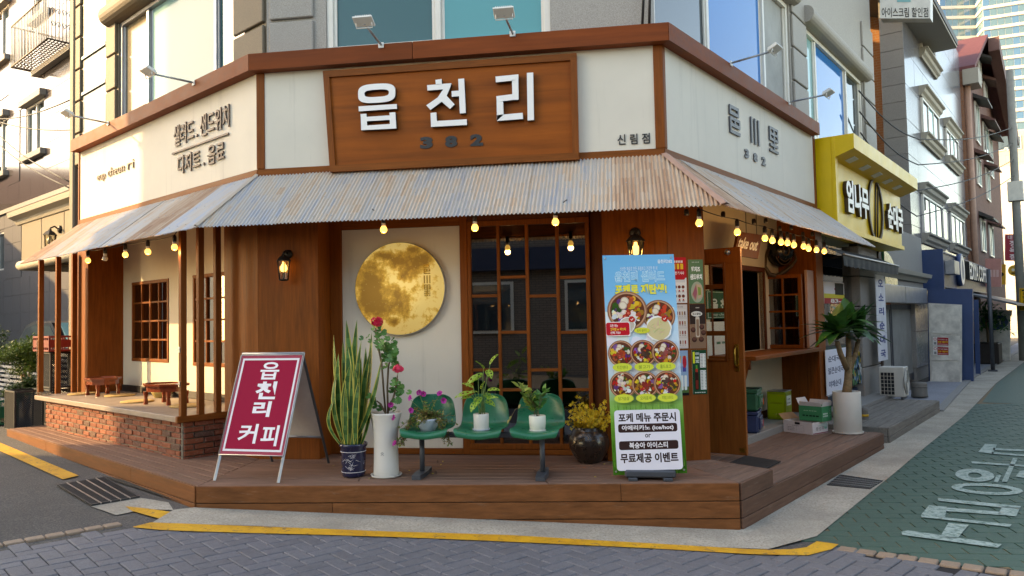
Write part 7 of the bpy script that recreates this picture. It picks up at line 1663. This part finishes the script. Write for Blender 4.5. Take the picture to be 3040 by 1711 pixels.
# ------------------------------------------------------------------ brick house, gate wall and signs farther down
VB = -.30; BU0 = wl(FRR,2866,500,VB)[0]; 
bh = thing('brick_gable_house', 'dark red brick gable house with purple shingles down the street', 'building', P_(BU0,VB,-.3))
f_ = [wl(FRR,*p,VB) for p in ((2868,240),(2896,122),(2962,385))]; BU1 = f_[2][0]
fac = [P_(BU0,VB,-.3),P_(BU1,VB,-.3),P_(BU1,VB,f_[2][1]),P_(f_[1][0],VB,f_[1][1]),P_(BU0,VB,f_[0][1])]
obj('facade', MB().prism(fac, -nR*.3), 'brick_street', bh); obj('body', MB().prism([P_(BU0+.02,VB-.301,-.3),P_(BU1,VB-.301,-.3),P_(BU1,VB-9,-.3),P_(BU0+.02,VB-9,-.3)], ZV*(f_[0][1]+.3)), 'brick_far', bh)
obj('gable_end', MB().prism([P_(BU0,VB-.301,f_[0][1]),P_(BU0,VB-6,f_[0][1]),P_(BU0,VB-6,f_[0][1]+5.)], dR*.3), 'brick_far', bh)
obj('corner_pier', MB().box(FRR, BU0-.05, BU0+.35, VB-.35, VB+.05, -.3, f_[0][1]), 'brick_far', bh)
a_, b_, c2_ = P_(BU0,0,f_[0][1]), P_(f_[1][0],0,f_[1][1]), P_(BU1+.3,0,f_[2][1]-.3)
for p, q_, m_ in ((a_,b_,'roof_red'),(b_,c2_,'roof_red')): obj('roof_slope', MB().prism([p+nR*.1,q_+nR*.1,q_-nR*7,p-nR*7], ZV*.15), m_, bh)
obj('barge_board', MB().prism([b_+nR*.45,c2_+nR*.45,c2_+nR*.1,b_+nR*.1], -ZV*.5), 'eave_brown', bh)
for (x0, x1, ya, yb) in ((2893,2904,305,415),(2917,2932,365,470),(2936,2944,412,520),(2897,2908,465,545),(2925,2935,500,590),(2910,2922,650,745),(2935,2946,670,760),(2903,2909,180,235),(2919,2927,245,300)): 
    u0, u1, z0, z1 = vwin(x0,x1,ya,yb,v=VB,parent=bh,lint=False,mats=('glass_dark','glass_sky'))
    obj('window_hood', MB().prism([P_(u0-.2,VB,z1+.25),P_(u0-.2,VB+.45,z1-.02),P_(u0-.2,VB+.45,z1-.09),P_(u0-.2,VB,z1+.1)], dR*(u1-u0+.4)), random.choice(['roof_dark','eave_brown']), bh)
obj('downpipe_head', MB().box(FRR, BU0-.2, BU0+.7, VB+.06, VB+.5, f_[0][1]-.5, f_[0][1]), 'stone_trim', bh); obj('downpipe', MB().tube([P_(BU0+.1,VB+.15,f_[0][1]-.5),P_(BU0+.1,VB+.15,0)], .1, 8), 'pink_wood', bh)
gw = thing('gate_wall', 'white painted wall with a round blue security plate', 'wall', P_(19,.3,-.28)); UGW = wl(FRR,2897,1000,.2)[0]+3
qg = cq(UGW, [(2897,1085),(2998,1070),(2998,930),(2897,930)]); obj('wall_slab', MB().prism(qg, dR*.25), 'white_dirty', gw); qg2 = cq(UGW-.05, [(2894,936),(3001,936),(3001,921),(2894,921)]); obj('coping', MB().prism(qg2, dR*.4), 'plaster_white', gw)
cpl = bil(qg,.55,.82)-dR*.02; dd_ = obj('security_plate', MB().lathe(cpl, [(.28,0),(.28,.02),(0,.022)], 20, axis=-dR, sx=1.3, sy=.9), 'blue_paint', gw)
qn = [cpl-dR*.024+nR*x+ZV*z for x, z in ((-.22,-.08),(.22,-.08),(.22,.08),(-.22,.08))]; obj('plate_lettering', letters(MB(), qn, 'ADT', .03), 'letter_white', dd_)
c = P_(*(lambda a:(a[0],.35,-.28))(wl(FRR,2935,1060,.35))); t = thing('street_planter', 'bushy green plant in a dark planter under the canopy', 'potted plant', c)
obj('planter', MB().cbox(c+ZV*.3, dR, nR, ZV, .5, .3, .3, .03), 'dark_paint', t); lv = MB(); rs = random.Random(77)
for k in range(420): d = rdir(rs,-20,90); p = c+ZV*1.1+d*np.array([.6,.6,.75])*rs.random()**.5; leaf(lv, p, rdir(rs,-30,60), ZV, rs.uniform(.12,.22), .07, .3, .2, 2)
obj('foliage', lv, 'leaf_mid', t, kind='stuff'); obj('stems', MB().tube([c+ZV*.55,c+ZV*1.3+dR*.1], .03, 6).tube([c+ZV*.55,c+ZV*1.2-dR*.2], .025, 6), 'stem', t)
def hsign(u, x0, y0, x1, y1, mat, label, fn, name='hanging_sign', th=.15):
    q = cq(u, [(x0,y1),(x1,y1),(x1,y0),(x0,y0)]); o = obj(name, MB().prism(q, dR*th), mat, None); tag(o, label, 'sign'); P = Print([p-dR*.003 for p in q], -dR, .001, .0008); fn(P); P.done('print', o); return o
hsign(24, 2983,696,3029,774,'sign_red','dark red projecting sign with white vertical lettering', lambda P: (P.text(.2,.80,.48,.96,'대','e8d8d8',.02).text(.55,.80,.85,.96,'박','e8d8d8',.02).text(.3,.53,.75,.77,'정','e8d8d8',.03).text(.3,.28,.75,.5,'육','e8d8d8',.03).text(.3,.04,.78,.25,'점','e8d8d8',.03)))
hs = thing('oval_sign', 'yellow oval hanging sign with two white heads', 'sign', P_(23,.9,2.4)); q = cq(23,[(2992,820),(3034,820),(3034,787),(2992,787)]); co_ = sum(q)/4
obj('oval_plate', MB().prism([co_+(q[1]-q[0])*.5*math.cos(a)+(q[3]-q[0])*.5*math.sin(a) for a in np.linspace(0,2*math.pi,25)[:-1]], dR*.1), 'sign_yellow', hs)
P = Print([p-dR*.003 for p in q], -dR, .001, .0008); P.ell(.38,.55,.12,'e8e2cc').ell(.62,.55,.12,'e8e2cc').rect(.25,.2,.75,.32,'6a4a1a'); P.done('print', hs)
hsign(21.5, 3026,856,3060,922,'sign_yellow','yellow and black no parking plate on the utility pole', lambda P: (P.rect(.06,.03,.94,.97,'1a1a1a').rect(.1,.05,.9,.95,'d8a41e').rect(.2,.86,.8,.93,'1a1a1a').text(.3,.68,.7,.84,'불','1a1a1a',.03).text(.3,.5,.7,.66,'법','1a1a1a',.03).text(.3,.3,.7,.46,'주','1a1a1a',.03).text(.3,.08,.7,.25,'정','1a1a1a',.03)), 'parking_plate', .05)
hsign(23, 2925,768,2972,852,'sign_pink','faded pink shop sign beyond the blue coffee shop', lambda P: P.bars(.1,.35,.9,.6,'e0b8b0',4), 'shop_sign', .2)
hsign(24.5, 2955,785,2985,845,'sign_yellow','pale orange shop sign beside the faded pink one', lambda P: P.ell(.6,.5,.25,'2a2420'), 'shop_sign', .2)
pp = cq(22, [(3042,1110)])[0]; pp[2] = -.3; t = thing('utility_pole', 'grey concrete utility pole at the street edge', 'pole', pp); obj('shaft', MB().tube([pp,pp+ZV*9], [.13,.10], 12), 'concrete_pole', t); obj('junction_box', MB().cbox(pp+ZV*5.2, dR, nR, ZV, .2,.2,.3), 'plaster_white', t)
# far blocks
def far(name, u, x0, x1, y0, mat, label, floors=0, dep=12):
    q = cq(u, [(x0,1000),(x1,1000)]); zt = wu(FRR,u,x0,y0)[1]; v0, v1 = FRR.loc(q[0])[1], FRR.loc(q[1])[1]; t = thing(name, label, 'building', P_(u,(v0+v1)/2,-.3)); obj('wall', MB().box(FRR, u, u+dep, v0, v1, -.3, zt), mat, t); return t, v0, v1, zt
t, v0, v1, zt = far('beige_building', 60, 2952, 3200, 400, 'tile_beige', 'pale beige tiled building at the end of the street')
FB = Fr(P_(60,0,0), nR, -dR)
for px, py in ((2990,420),(3010,425),(2962,430),(2968,560),(3030,560)):
    a = wl(FB,px,py,0.02); wn = obj('window', MB().fbox(FB, a[0]-.45, a[0]+.45, .001, .06, a[1]-.5, a[1]+.5), 'white_frame', t); obj('pane', MB().box(FB, a[0]-.38, a[0]+.38, .061, .07, a[1]-.43, a[1]+.43), 'glass_dark', wn)
t2, v0, v1, zt2 = far('annex_building', 45, 2948, 3100, 500, 'plaster_white', 'white rendered annex below the beige tiled building')
# apartment tower with ribbon windows
tw = thing('glass_tower', 'tall cream and glass apartment tower rising behind the street', 'tower', P_(240,0,-.3))
def tq(u, px): return FRR.loc(cq(u,[(px,500)])[0])[1]
tv = [tq(240,p) for p in (2812,2912,2940,3090)]
T0 = [P_(240,tv[0],0), P_(246,tv[1],0), P_(240,tv[2],0), P_(243,tv[3],0)]
fh_ = 2.95; NF = 34; npane = 0
for s in range(3):
    A, B = T0[s], T0[s+1]; ex_ = unit(B-A); L_ = np.linalg.norm(B-A); nn_ = np.cross(ex_, ZV); nn_ = nn_ if nn_@(-dR) > 0 else -nn_; FT = Fr(A, ex_, nn_)
    obj('wing', MB().box(FT, 0, L_, -6, -.05, 0, NF*fh_), 'plaster_white', tw)
    npn = max(2, int(L_/1.6)); pwid = L_/npn
    pm1 = mesh('pane', MB().cbox((0,0,0), ex_, nn_, ZV, pwid/2-.06, .04, .95, .01), 'glass_tower', np.zeros(3)); pm2 = mesh('pane', MB().cbox((0,0,0), ex_, nn_, ZV, pwid/2-.06, .04, .95, .01), 'glass_towerblue', np.zeros(3))
    rest = MB()
    for f in range(NF):
        z = f*fh_
        if z > 48: obj('floor_band', MB().box(FT, 0, L_, -.05, .25, z-.45, z+.40), 'plaster_white', tw)
        for k in range(npn):
            P0_ = FT.p((k+.5)*pwid,.0,z+1.45)
            if 52 < z < 102 and npane < 300:
                o = bpy.data.objects.new('pane', pm2 if (k%4 == 0) else pm1); COL.objects.link(o); place(o, P0_, tw); npane += 1
            else: rest.cbox(P0_, ex_, nn_, ZV, pwid/2-.06, .04, .95, .01)
    if rest.v: obj('window_field', rest, 'glass_tower', tw, kind='stuff')
# overhead discount-shop sign
o = hsign(9.0, 2612,-60,2762,55,'sign_white','white projecting sign of a discount ice cream shop', lambda P: (P.text(.04,.03,.96,.28,'아이스크림 할인점','2a2a2e',.01).rect(.35,.42,.62,.62,'7fb8c0').rect(.4,.5,.57,1,'8fc8cc')), 'projecting_sign', .25)
# overhead wires
def wire(pts, label, r_=.012):
    P0 = []; 
    for a, b in zip(pts[:-1], pts[1:]):
        for f in np.linspace(0,1,9)[:-1]: P0.append(np.array(a)*(1-f)+np.array(b)*f-ZV*.25*math.sin(f*math.pi)*.6)
    P0.append(np.array(pts[-1])); o = obj('overhead_wire', MB().tube(P0, r_, 5), 'cable', None); tag(o, label, 'wire', 'overhead wires')
for k in range(4): wire([pp+ZV*(7.2-k*.5),P_(10.5,.3-k*.03,4.6-k*.5),P_(7.35,-.05,4.9-k*.35)], ['topmost','second highest','third highest','lowest'][k]+' thin black wire from the utility pole to the granite building', .012)
# ------------------------------------------------------------------ left-hand side: crates, hedge, fence, car
def lattice_crate(c, ex, sx, sy, h, mat, label, diag=True, solid=False, txt=None):
    ex = unit(ex); ey = np.cross(ZV, ex); c = np.array(c); t = thing('plastic_crate', label, 'crate', c)
    for x in (-1,1):
        for y in (-1,1): obj('corner_post', MB().cbox(c+ex*x*(sx-.012)+ey*y*(sy-.012)+ZV*h/2, ex, ey, ZV, .012, .012, h/2, .003), mat, t)
    for z in (.012,h-.012):
        rim = MB()
        for s in (-1,1): rim.cbox(c+ey*s*(sy-.006)+ZV*z, ex, ey, ZV, sx-.025, .007, .012, .002); rim.cbox(c+ex*s*(sx-.006)+ZV*z, ex, ey, ZV, .007, sy-.025, .012, .002)
        obj('rim', rim, mat, t)
    obj('floor', MB().cbox(c+ZV*.01, ex, ey, ZV, sx-.02, sy-.02, .006, .002), mat, t)
    for e, f, L_, d in ((ex,ey,sx,sy),(ey,ex,sy,sx)):
        for s in (-1,1):
            m_ = MB(); b0 = c+f*s*(d-.006); n = max(4, int(L_*2/.028))
            if solid:
                nb = max(3, int(L_*2/.07))
                for k in range(nb+1): m_.cbox(b0+e*(-L_+2*L_*k/nb)*.96+ZV*h/2, e, f, ZV, .006, .006, h/2-.02, .001)
                m_.cbox(b0+ZV*h*.5, e, f, ZV, L_-.02, .004, h*.24, .001)
            else:
                for k in range(-int(h/.028),n):
                    x0 = -L_+k*2*L_/n; a = b0+e*max(x0,-L_)+ZV*max(.02,.02+(max(x0,-L_)-x0)); ln = min(h-.03-(a-b0)[2], L_-max(x0,-L_))
                    if ln > .02 and diag: m_.tube([a,a+e*ln+ZV*ln], .0035, 4, smooth=False); m_.tube([2*(b0+ZV*((a-b0)[2]))-a+0*ZV if False else b0-e*((a-b0)@e)+ZV*(a-b0)[2],b0-e*((a-b0)@e+ln)+ZV*((a-b0)[2]+ln)], .0035, 4, smooth=False)
            obj('side_panel', m_, mat, t, kind='stuff')
    return t
P0 = FL.p(wl(FL,72,1200,.50)[0],.50,-.065); lattice_crate(P0, -dL, .21, .17, .52, 'crate_black', 'black lattice crate standing on end beside the deck')
P0 = FL.p(wl(FL,178,1080,.0)[0],.0,-.06)
for k in range(2): lattice_crate(P0+ZV*(.0+k*.5), -dL, .26, .2, .49, 'crate_black', ['lower black lattice crate of the stack behind the slat posts','upper black lattice crate of the stack under the red crate'][k])
t = lattice_crate(P0+ZV*1.0, -dL, .33, .24, .21, 'crate_red', 'dark red plastic crate on top of the black crate stack', solid=True)
for k, (px, py) in enumerate(((8,1238),(-40,1225))):
    p = gp(px,py+20); p[2] = zg(p[0]); t = lattice_crate(p, -dL, .18, .15, .34, 'crate_green', ['green bottle crate beside the black crate','green bottle crate farther along beside the hedge'][k], solid=True)
    for j in range(4): o = obj('brown_bottle', MB().lathe(p+ZV*.03+dL*(-.1+.07*j), [(.03,0),(.031,.02),(.031,.18),(.014,.26),(.013,.33),(0,.332)], 12), 'glass_dark', None); tag(o, ['brown bottle standing in the green crate beside the black crate','brown bottle standing in the green crate beside the hedge'][k], 'bottle', ['bottles in the near green crate','bottles in the far green crate'][k])
HU = -7.0
def shrub(c, rx, ry, rz, n, label, trunk=.3):
    t = thing('clipped_shrub', label, 'shrub', c); rs = random.Random(int(n+c[0]*10)); lv = MB(); c = np.array(c)
    obj('trunk', MB().tube([c,c+ZV*trunk*.5+dL*.04,c+ZV*(trunk+rz*.6)], [.035,.028,.02], 8).tube([c+ZV*trunk*.5,c+ZV*(trunk+rz*.5)+dL*rx*.5], [.022,.012], 6).tube([c+ZV*trunk*.4,c+ZV*(trunk+rz*.5)-dL*rx*.5], [.022,.012], 6), 'bark', t)
    cl = [(rs.uniform(-1,1),rs.uniform(-1,1),rs.uniform(-1,1)) for _ in range(60)]; cl = [q for q in cl if q[0]**2+q[1]**2+q[2]**2 < 1]
    for k in range(n):
        q = rs.choice(cl); p = c+ZV*(trunk+rz)+(-dL)*rx*(q[0]+rs.gauss(0,.16))+nL*ry*(q[1]+rs.gauss(0,.16))+ZV*rz*(q[2]+rs.gauss(0,.16)); leaf(lv, p, rdir(rs,-20,70), ZV, rs.uniform(.03,.06), rs.uniform(.018,.032), .25, .2, 2)
    obj('crown', lv, 'leaf_hedge', t, kind='stuff')
def lp_(px, v): return wl(FL, px, 1100, v)[0]
shrub(FL.p(lp_(75,-.1),-.1,-.05), .55, .35, .26, 9000, 'clipped yellow green shrub over the slat fence', .62)
shrub(FL.p(lp_(80,.15),.15,-.05), .42, .28, .19, 6000, 'low dense green shrub in front of the slat fence', .22)
shrub(FL.p(lp_(-40,-.0),.0,-.05), .5, .35, .4, 6000, 'rounded leafy shrub beside the slat fence end', .5)
fe = thing('slat_fence', 'pale horizontal slat fence behind the clipped shrubs', 'fence', FL.p(-8,-.6,-.05))
for k in range(9): pbox('slat', FL, -11.5, -6.2, -.62, -.60, .12+k*.085, .165+k*.085, 'white_frame', fe, .004)
for u in (-11.4,-9.6,-7.9,-6.3): pbox('fence_post', FL, u-.04, u+.04, -.68, -.625, -.1, .92, 'char_grey', fe)
pl_ = obj('brick_planter', MB().fbox(FL, lp_(150,.2), lp_(-150,.2), -.2, .42, -.12, .10), 'paver_brown', None) if False else None
# parked car seen between shrub and crates
c = FL.p(-9.3,-1.6,-.06); car = thing('parked_car', 'dark parked car with a bright windscreen behind the shrubs', 'car', c); FC = Fr(c, -dL, nL)
side = [(-2.1,.25),(-2.1,.75),(-1.9,.88),(-1.0,.95),(-.3,1.38),(.2,1.46),(1.1,1.42),(1.75,1.0),(2.1,.92),(2.12,.3)]
obj('body', MB().prism([FC.p(x,.82,z) for x, z in side], -nL*1.64), 'car_dark', car)
obj('windscreen', MB().prism([FC.p(1.12,.70,1.40),FC.p(1.72,.74,1.03),FC.p(1.72,-.74,1.03),FC.p(1.12,-.70,1.40)], unit(-dL*.6+ZV)*.02), 'glass_sky', car)
obj('side_window', MB().prism([FC.p(x,.821,z) for x, z in ((-.85,1.0),(-.28,1.32),(.2,1.4),(1.02,1.37),(1.5,1.02))], nL*.006), 'glass_dark', car)
for x in (-1.35,1.35):
    wh = obj('wheel', MB().lathe(FC.p(x,.62,.31), [(.2,0),(.31,.02),(.32,.1),(.31,.2),(.2,.21)], 24, axis=nL), 'rubber', car); obj('rim', MB().lathe(FC.p(x,.832,.31), [(.2,0),(.18,.01),(0,.02)], 18, axis=nL), 'alu', wh)
# ------------------------------------------------------------------ granite neighbour on the left street
VN = -2.4; nb = thing('granite_neighbour', 'pinkish polished granite house with iron balcony on the left street', 'building', FL.p(-9,VN,-.1))
NU1 = wl(FL,214,300,VN)[0]; NU0 = NU1-13; zmid = wl(FL,100,600,VN)[1]
holes = []
def nw(x0, x1, ya, yb): 
    u0, u1 = wl(FL,x0,(ya+yb)/2,VN)[0], wl(FL,x1,(ya+yb)/2,VN)[0]; return [u0,u1,wl(FL,x0,yb,VN)[1],wl(FL,x0,ya,VN)[1]]
obj('core', MB().box(FL, NU0, NU1, VN-6, VN-.25, -.2, 11.5), 'interior_dark', nb)
wins = [nw(76,130,322,468), nw(-18,20,372,525), nw(-20,24,52,200), nw(100,140,-60,60)]; lows = [nw(67,92,680,795), nw(-30,10,700,810)]
obj('wall', holed(FL, NU0, NU1, zmid, 11.5, VN-.2, VN-.012, wins), 'panel_left', nb); obj('wall', holed(FL, NU0, NU1, -.2, zmid-.05, VN-.2, VN-.012, lows), 'panel_left_dark', nb)
obj('string_course', MB().box(FL, NU0, NU1, VN-.1, VN+.06, zmid-.049, zmid+.06), 'granite_side', nb)
def clear(u0, u1, z0, z1, hs): return not any(u1 > h_[0] and u0 < h_[1] and z1 > h_[2] and z0 < h_[3] for h_ in hs)
for (za, zb_2, st, hs, mt, wd) in ((zmid+.06,11.4,.62,wins,'panel_left',.95),(-.15,zmid-.05,.46,lows,'panel_left_dark',.72)):
    z = za; r_ = 0
    while z < min(zb_2, 9.4):
        u = NU1
        while u > NU1-8.5:
            u0 = u-wd
            if clear(u0, u, z, z+st, hs): obj('wall_panel', MB().cbox(FL.p((u0+u)/2,VN-.004+random.uniform(-.001,.001),z+st/2), -dL, nL, ZV, wd/2-.004, .008, st/2-.004, .002), mt, nb)
            u -= wd
        z += st; r_ += 1
for h_ in wins+lows:
    wn = obj('window', MB().fbox(FL, h_[0], h_[1], VN-.12, VN-.03, h_[2], h_[2]+.05).fbox(FL, h_[0], h_[1], VN-.12, VN-.03, h_[3]-.05, h_[3]).fbox(FL, h_[0], h_[0]+.05, VN-.12, VN-.031, h_[2]+.05, h_[3]-.05).fbox(FL, h_[1]-.05, h_[1], VN-.12, VN-.031, h_[2]+.05, h_[3]-.05).fbox(FL, (h_[0]+h_[1])/2-.03, (h_[0]+h_[1])/2+.03, VN-.115, VN-.04, h_[2]+.05, h_[3]-.05), 'white_frame', nb)
    obj('pane', MB().box(FL, h_[0]+.05, h_[1]-.05, VN-.09, VN-.08, h_[2]+.05, h_[3]-.05), 'glass_dark', wn)
    if h_ in wins:
        pbox('lintel', FL, h_[0]-.14, h_[1]+.14, VN-.02, VN+.14, h_[3]+.003, h_[3]+.17, 'granite_side', nb, .01); pbox('sill', FL, h_[0]-.14, h_[1]+.14, VN-.02, VN+.12, h_[2]-.15, h_[2]-.003, 'granite_side', nb, .01)
# iron balcony cage
VC = VN+.55; ca, cb2 = wl(FL,33,150,VC)[0], wl(FL,143,60,VC)[0]; zb3 = wl(FL,33,200,VC)[1]; zt3 = zb3+1.0
cg = thing('balcony_cage', 'wrought iron window cage with barred floor on the granite house', 'balcony', FL.p((ca+cb2)/2,VN+.3,zb3))
obj('frame', MB().tube([FL.p(ca,VN+.04,zb3),FL.p(ca,VC,zb3),FL.p(cb2,VC,zb3),FL.p(cb2,VN+.04,zb3)], .022, 6).tube([FL.p(ca,VN+.04,zt3),FL.p(ca,VC,zt3),FL.p(cb2,VC,zt3),FL.p(cb2,VN+.04,zt3)], .022, 6), 'bronze', cg)
n = 24
for k in range(n+1): u = ca+(cb2-ca)*k/n; obj('bar', MB().tube([FL.p(u,VC,zb3),FL.p(u,VC,zt3)], .011, 5), 'plaster_white', cg)
for k in range(1,7): 
    v = VN+.04+(VC-VN-.04)*k/7
    for u in (ca,cb2): obj('bar', MB().tube([FL.p(u,v,zb3),FL.p(u,v,zt3)], .011, 5), 'plaster_white', cg)
    obj('floor_bar', MB().tube([FL.p(ca,v,zb3),FL.p(cb2,v,zb3)], .012, 5), 'bronze', cg)
for k in range(1,18): u = ca+(cb2-ca)*k/18; obj('floor_bar', MB().tube([FL.p(u,VN+.04,zb3-.012),FL.p(u,VC,zb3-.012)], .010, 5), 'bronze', cg)
for k in range(4):
    v = VN+.12+k*.11
    for z in (zb3+.35,zb3+.65): obj('scroll', MB().tube([FL.p(cb2+.005,v+.05*math.cos(a)*(1-a/9),z+.08*math.sin(a)*(1-a/9)) for a in np.linspace(0,7,16)], .007, 5), 'bronze', cg)
pbox('slab', FL, ca+.1, cb2+.1, VN+.01, VN+.16, zb3-.16, zb3-.03, 'granite_side', cg)
# stone entrance canopy between the two houses
VP = -.75; q = [wl(FL,60,640,VP), wl(FL,232,590,VP)]; cu0, cu1 = wl(FL,64,640,VP)[0], -5.24; zc3 = (wl(FL,150,612,VP)[1])
ec = thing('entrance_canopy', 'cream stone entrance canopy with a deep cornice left of the awning', 'canopy', FL.p((cu0+cu1)/2,VP-.6,1.8))
zb4 = wl(FL,150,760,VP)[1]
obj('cornice', MB().prism([FL.p(cu0-.25,VP+a,zc3+b) for a, b in ((-.1,-.16),(.02,-.16),(.06,-.08),(.16,-.03),(.18,.06),(-.1,.06))], -dL*(cu1-cu0+.25)), 'stone_trim', ec)
for k in range(4): u0, u1 = cu0+(cu1-cu0)*k/4, cu0+(cu1-cu0)*(k+1)/4; obj('face_block', MB().fbox(FL, u0+.006, u1-.006, VP-1.5, VP, zb4, zc3-.162, .012), 'granite_warm', ec)
obj('round_band', MB().tube([FL.p(cu0,VP-1.5,zb4-.07),FL.p(cu0,VP-.0,zb4-.07),FL.p(cu1,VP-.0,zb4-.07)], .09, 12), 'stone_trim', ec)
obj('support_wall', MB().fbox(FL, cu1-.5, cu1, VP-1.5, VP-.9, -.1, zb4-.16), 'panel_left_dark', ec)
a = wl(FL,160,712,VP+.1); lantern(FL.p(a[0],VP,a[1]), nL, 'unlit bronze lantern on the stone entrance canopy', False, 1.5)
for (pa, pb) in (((-40,352),(214,295)),((-40,350),(290,383)),((-40,395),(210,560)),((-40,365),(206,540))):
    A_ = FL.p(*(lambda a:(a[0],-.9,a[1]))(wl(FL,*pa,-.9))); B_ = FL.p(*(lambda a:(a[0],-.4,a[1]))(wl(FL,*pb,-.4))); 
    o = obj('overhead_wire', MB().tube([A_*(1-f)+B_*f-ZV*.12*math.sin(f*math.pi) for f in np.linspace(0,1,9)], .011, 5), 'cable', None); tag(o, {352:'thick black wire rising to the granite corner column across the pinkish house',350:'pale level wire crossing the pinkish granite house to the cornice',395:'lower of two black wires slanting down across the pinkish granite house',365:'upper of two black wires slanting down across the pinkish granite house'}[pa[1]], 'wire', 'wires across the granite house')
# ------------------------------------------------------------------ buildings across the street, behind the camera
opp = thing('opposite_brick_house', 'grey brown brick house across the street reflected in the cafe glass', 'building', (4,-15,-.3))
obj('wall', MB().box(FF, -5, 22, 13.2, 20, -.4, 5.2), 'brick_opposite', opp)
for k in range(9):
    x = -3.6+k*2.7
    for z in (.9,3.7):
        wn = obj('window', MB().box(FF, x, x+1.3, 13.12, 13.19, z, z+1.4), 'white_frame', opp); obj('pane', MB().box(FF, x+.08, x+1.22, 13.10, 13.115, z+.08, z+1.32), 'glass_dark', wn)
obj('shop_band', MB().box(FF, -5, 22, 12.9, 13.19, 2.6, 3.2), 'blue_dark', opp); obj('roof_edge', MB().box(FF, -5.2, 22.2, 12.8, 20, 5.2, 5.5), 'stone_trim', opp)
sh = thing('opposite_tall_house', 'tall granite house across the left street shading the cafe corner', 'building', (-18,-12,-.2))
obj('lower_wall', MB().box(FF, -24, -13, .6, 10, -.4, 7.0), 'granite_side', sh); obj('upper_wall', MB().box(FF, -24, -13, .6, 10, 7.01, 12.5), 'granite_side', sh); obj('shade_bay', MB().box(FF, -13.5, -13, -.72, .599, 7.0, 12.5), 'granite_side', sh)  # unseen bay added to set the shadow edge on the left fascia
for k in range(2):
    for z in (1,4,8,10.5):
        y = 1.5+k*3.6; wn = obj('window', MB().box(FF, -13.0, -12.93, y, y+1.6, z, z+1.5), 'white_frame', sh); obj('pane', MB().box(FF, -12.929, -12.91, y+.08, y+1.52, z+.08, z+1.42), 'glass_dark', wn)
oh = thing('opposite_street_house', 'beige rendered row across the right street reflected in the glass', 'building', FRR.p(12,8,-.3))
obj('wall', MB().box(FRR, 1.5, 50, 7.4, 12, -.4, 5.4), 'granite_side', oh)
for k in range(12):
    for z in (.8,3.5): wn = obj('window', MB().box(FRR, 3+k*3.4, 4.6+k*3.4, 7.33, 7.39, z, z+1.5), 'white_frame', oh); obj('pane', MB().box(FRR, 3.08+k*3.4, 4.52+k*3.4, 7.31, 7.325, z+.08, z+1.42), 'glass_dark', wn)
lh = thing('opposite_low_house', 'low house across the left street shading the granite house base', 'building', (-18,9,-.2))
obj('wall', MB().box(FF, -25, -17, -16, -4.2, -.4, 5.2), 'plaster_white', lh); obj('roof', MB().prism([FF.p(-25.3,-16,5.2),FF.p(-16.7,-16,5.2),FF.p(-21,-16,7.2)], FF.n*11.8), 'roof_red', lh)
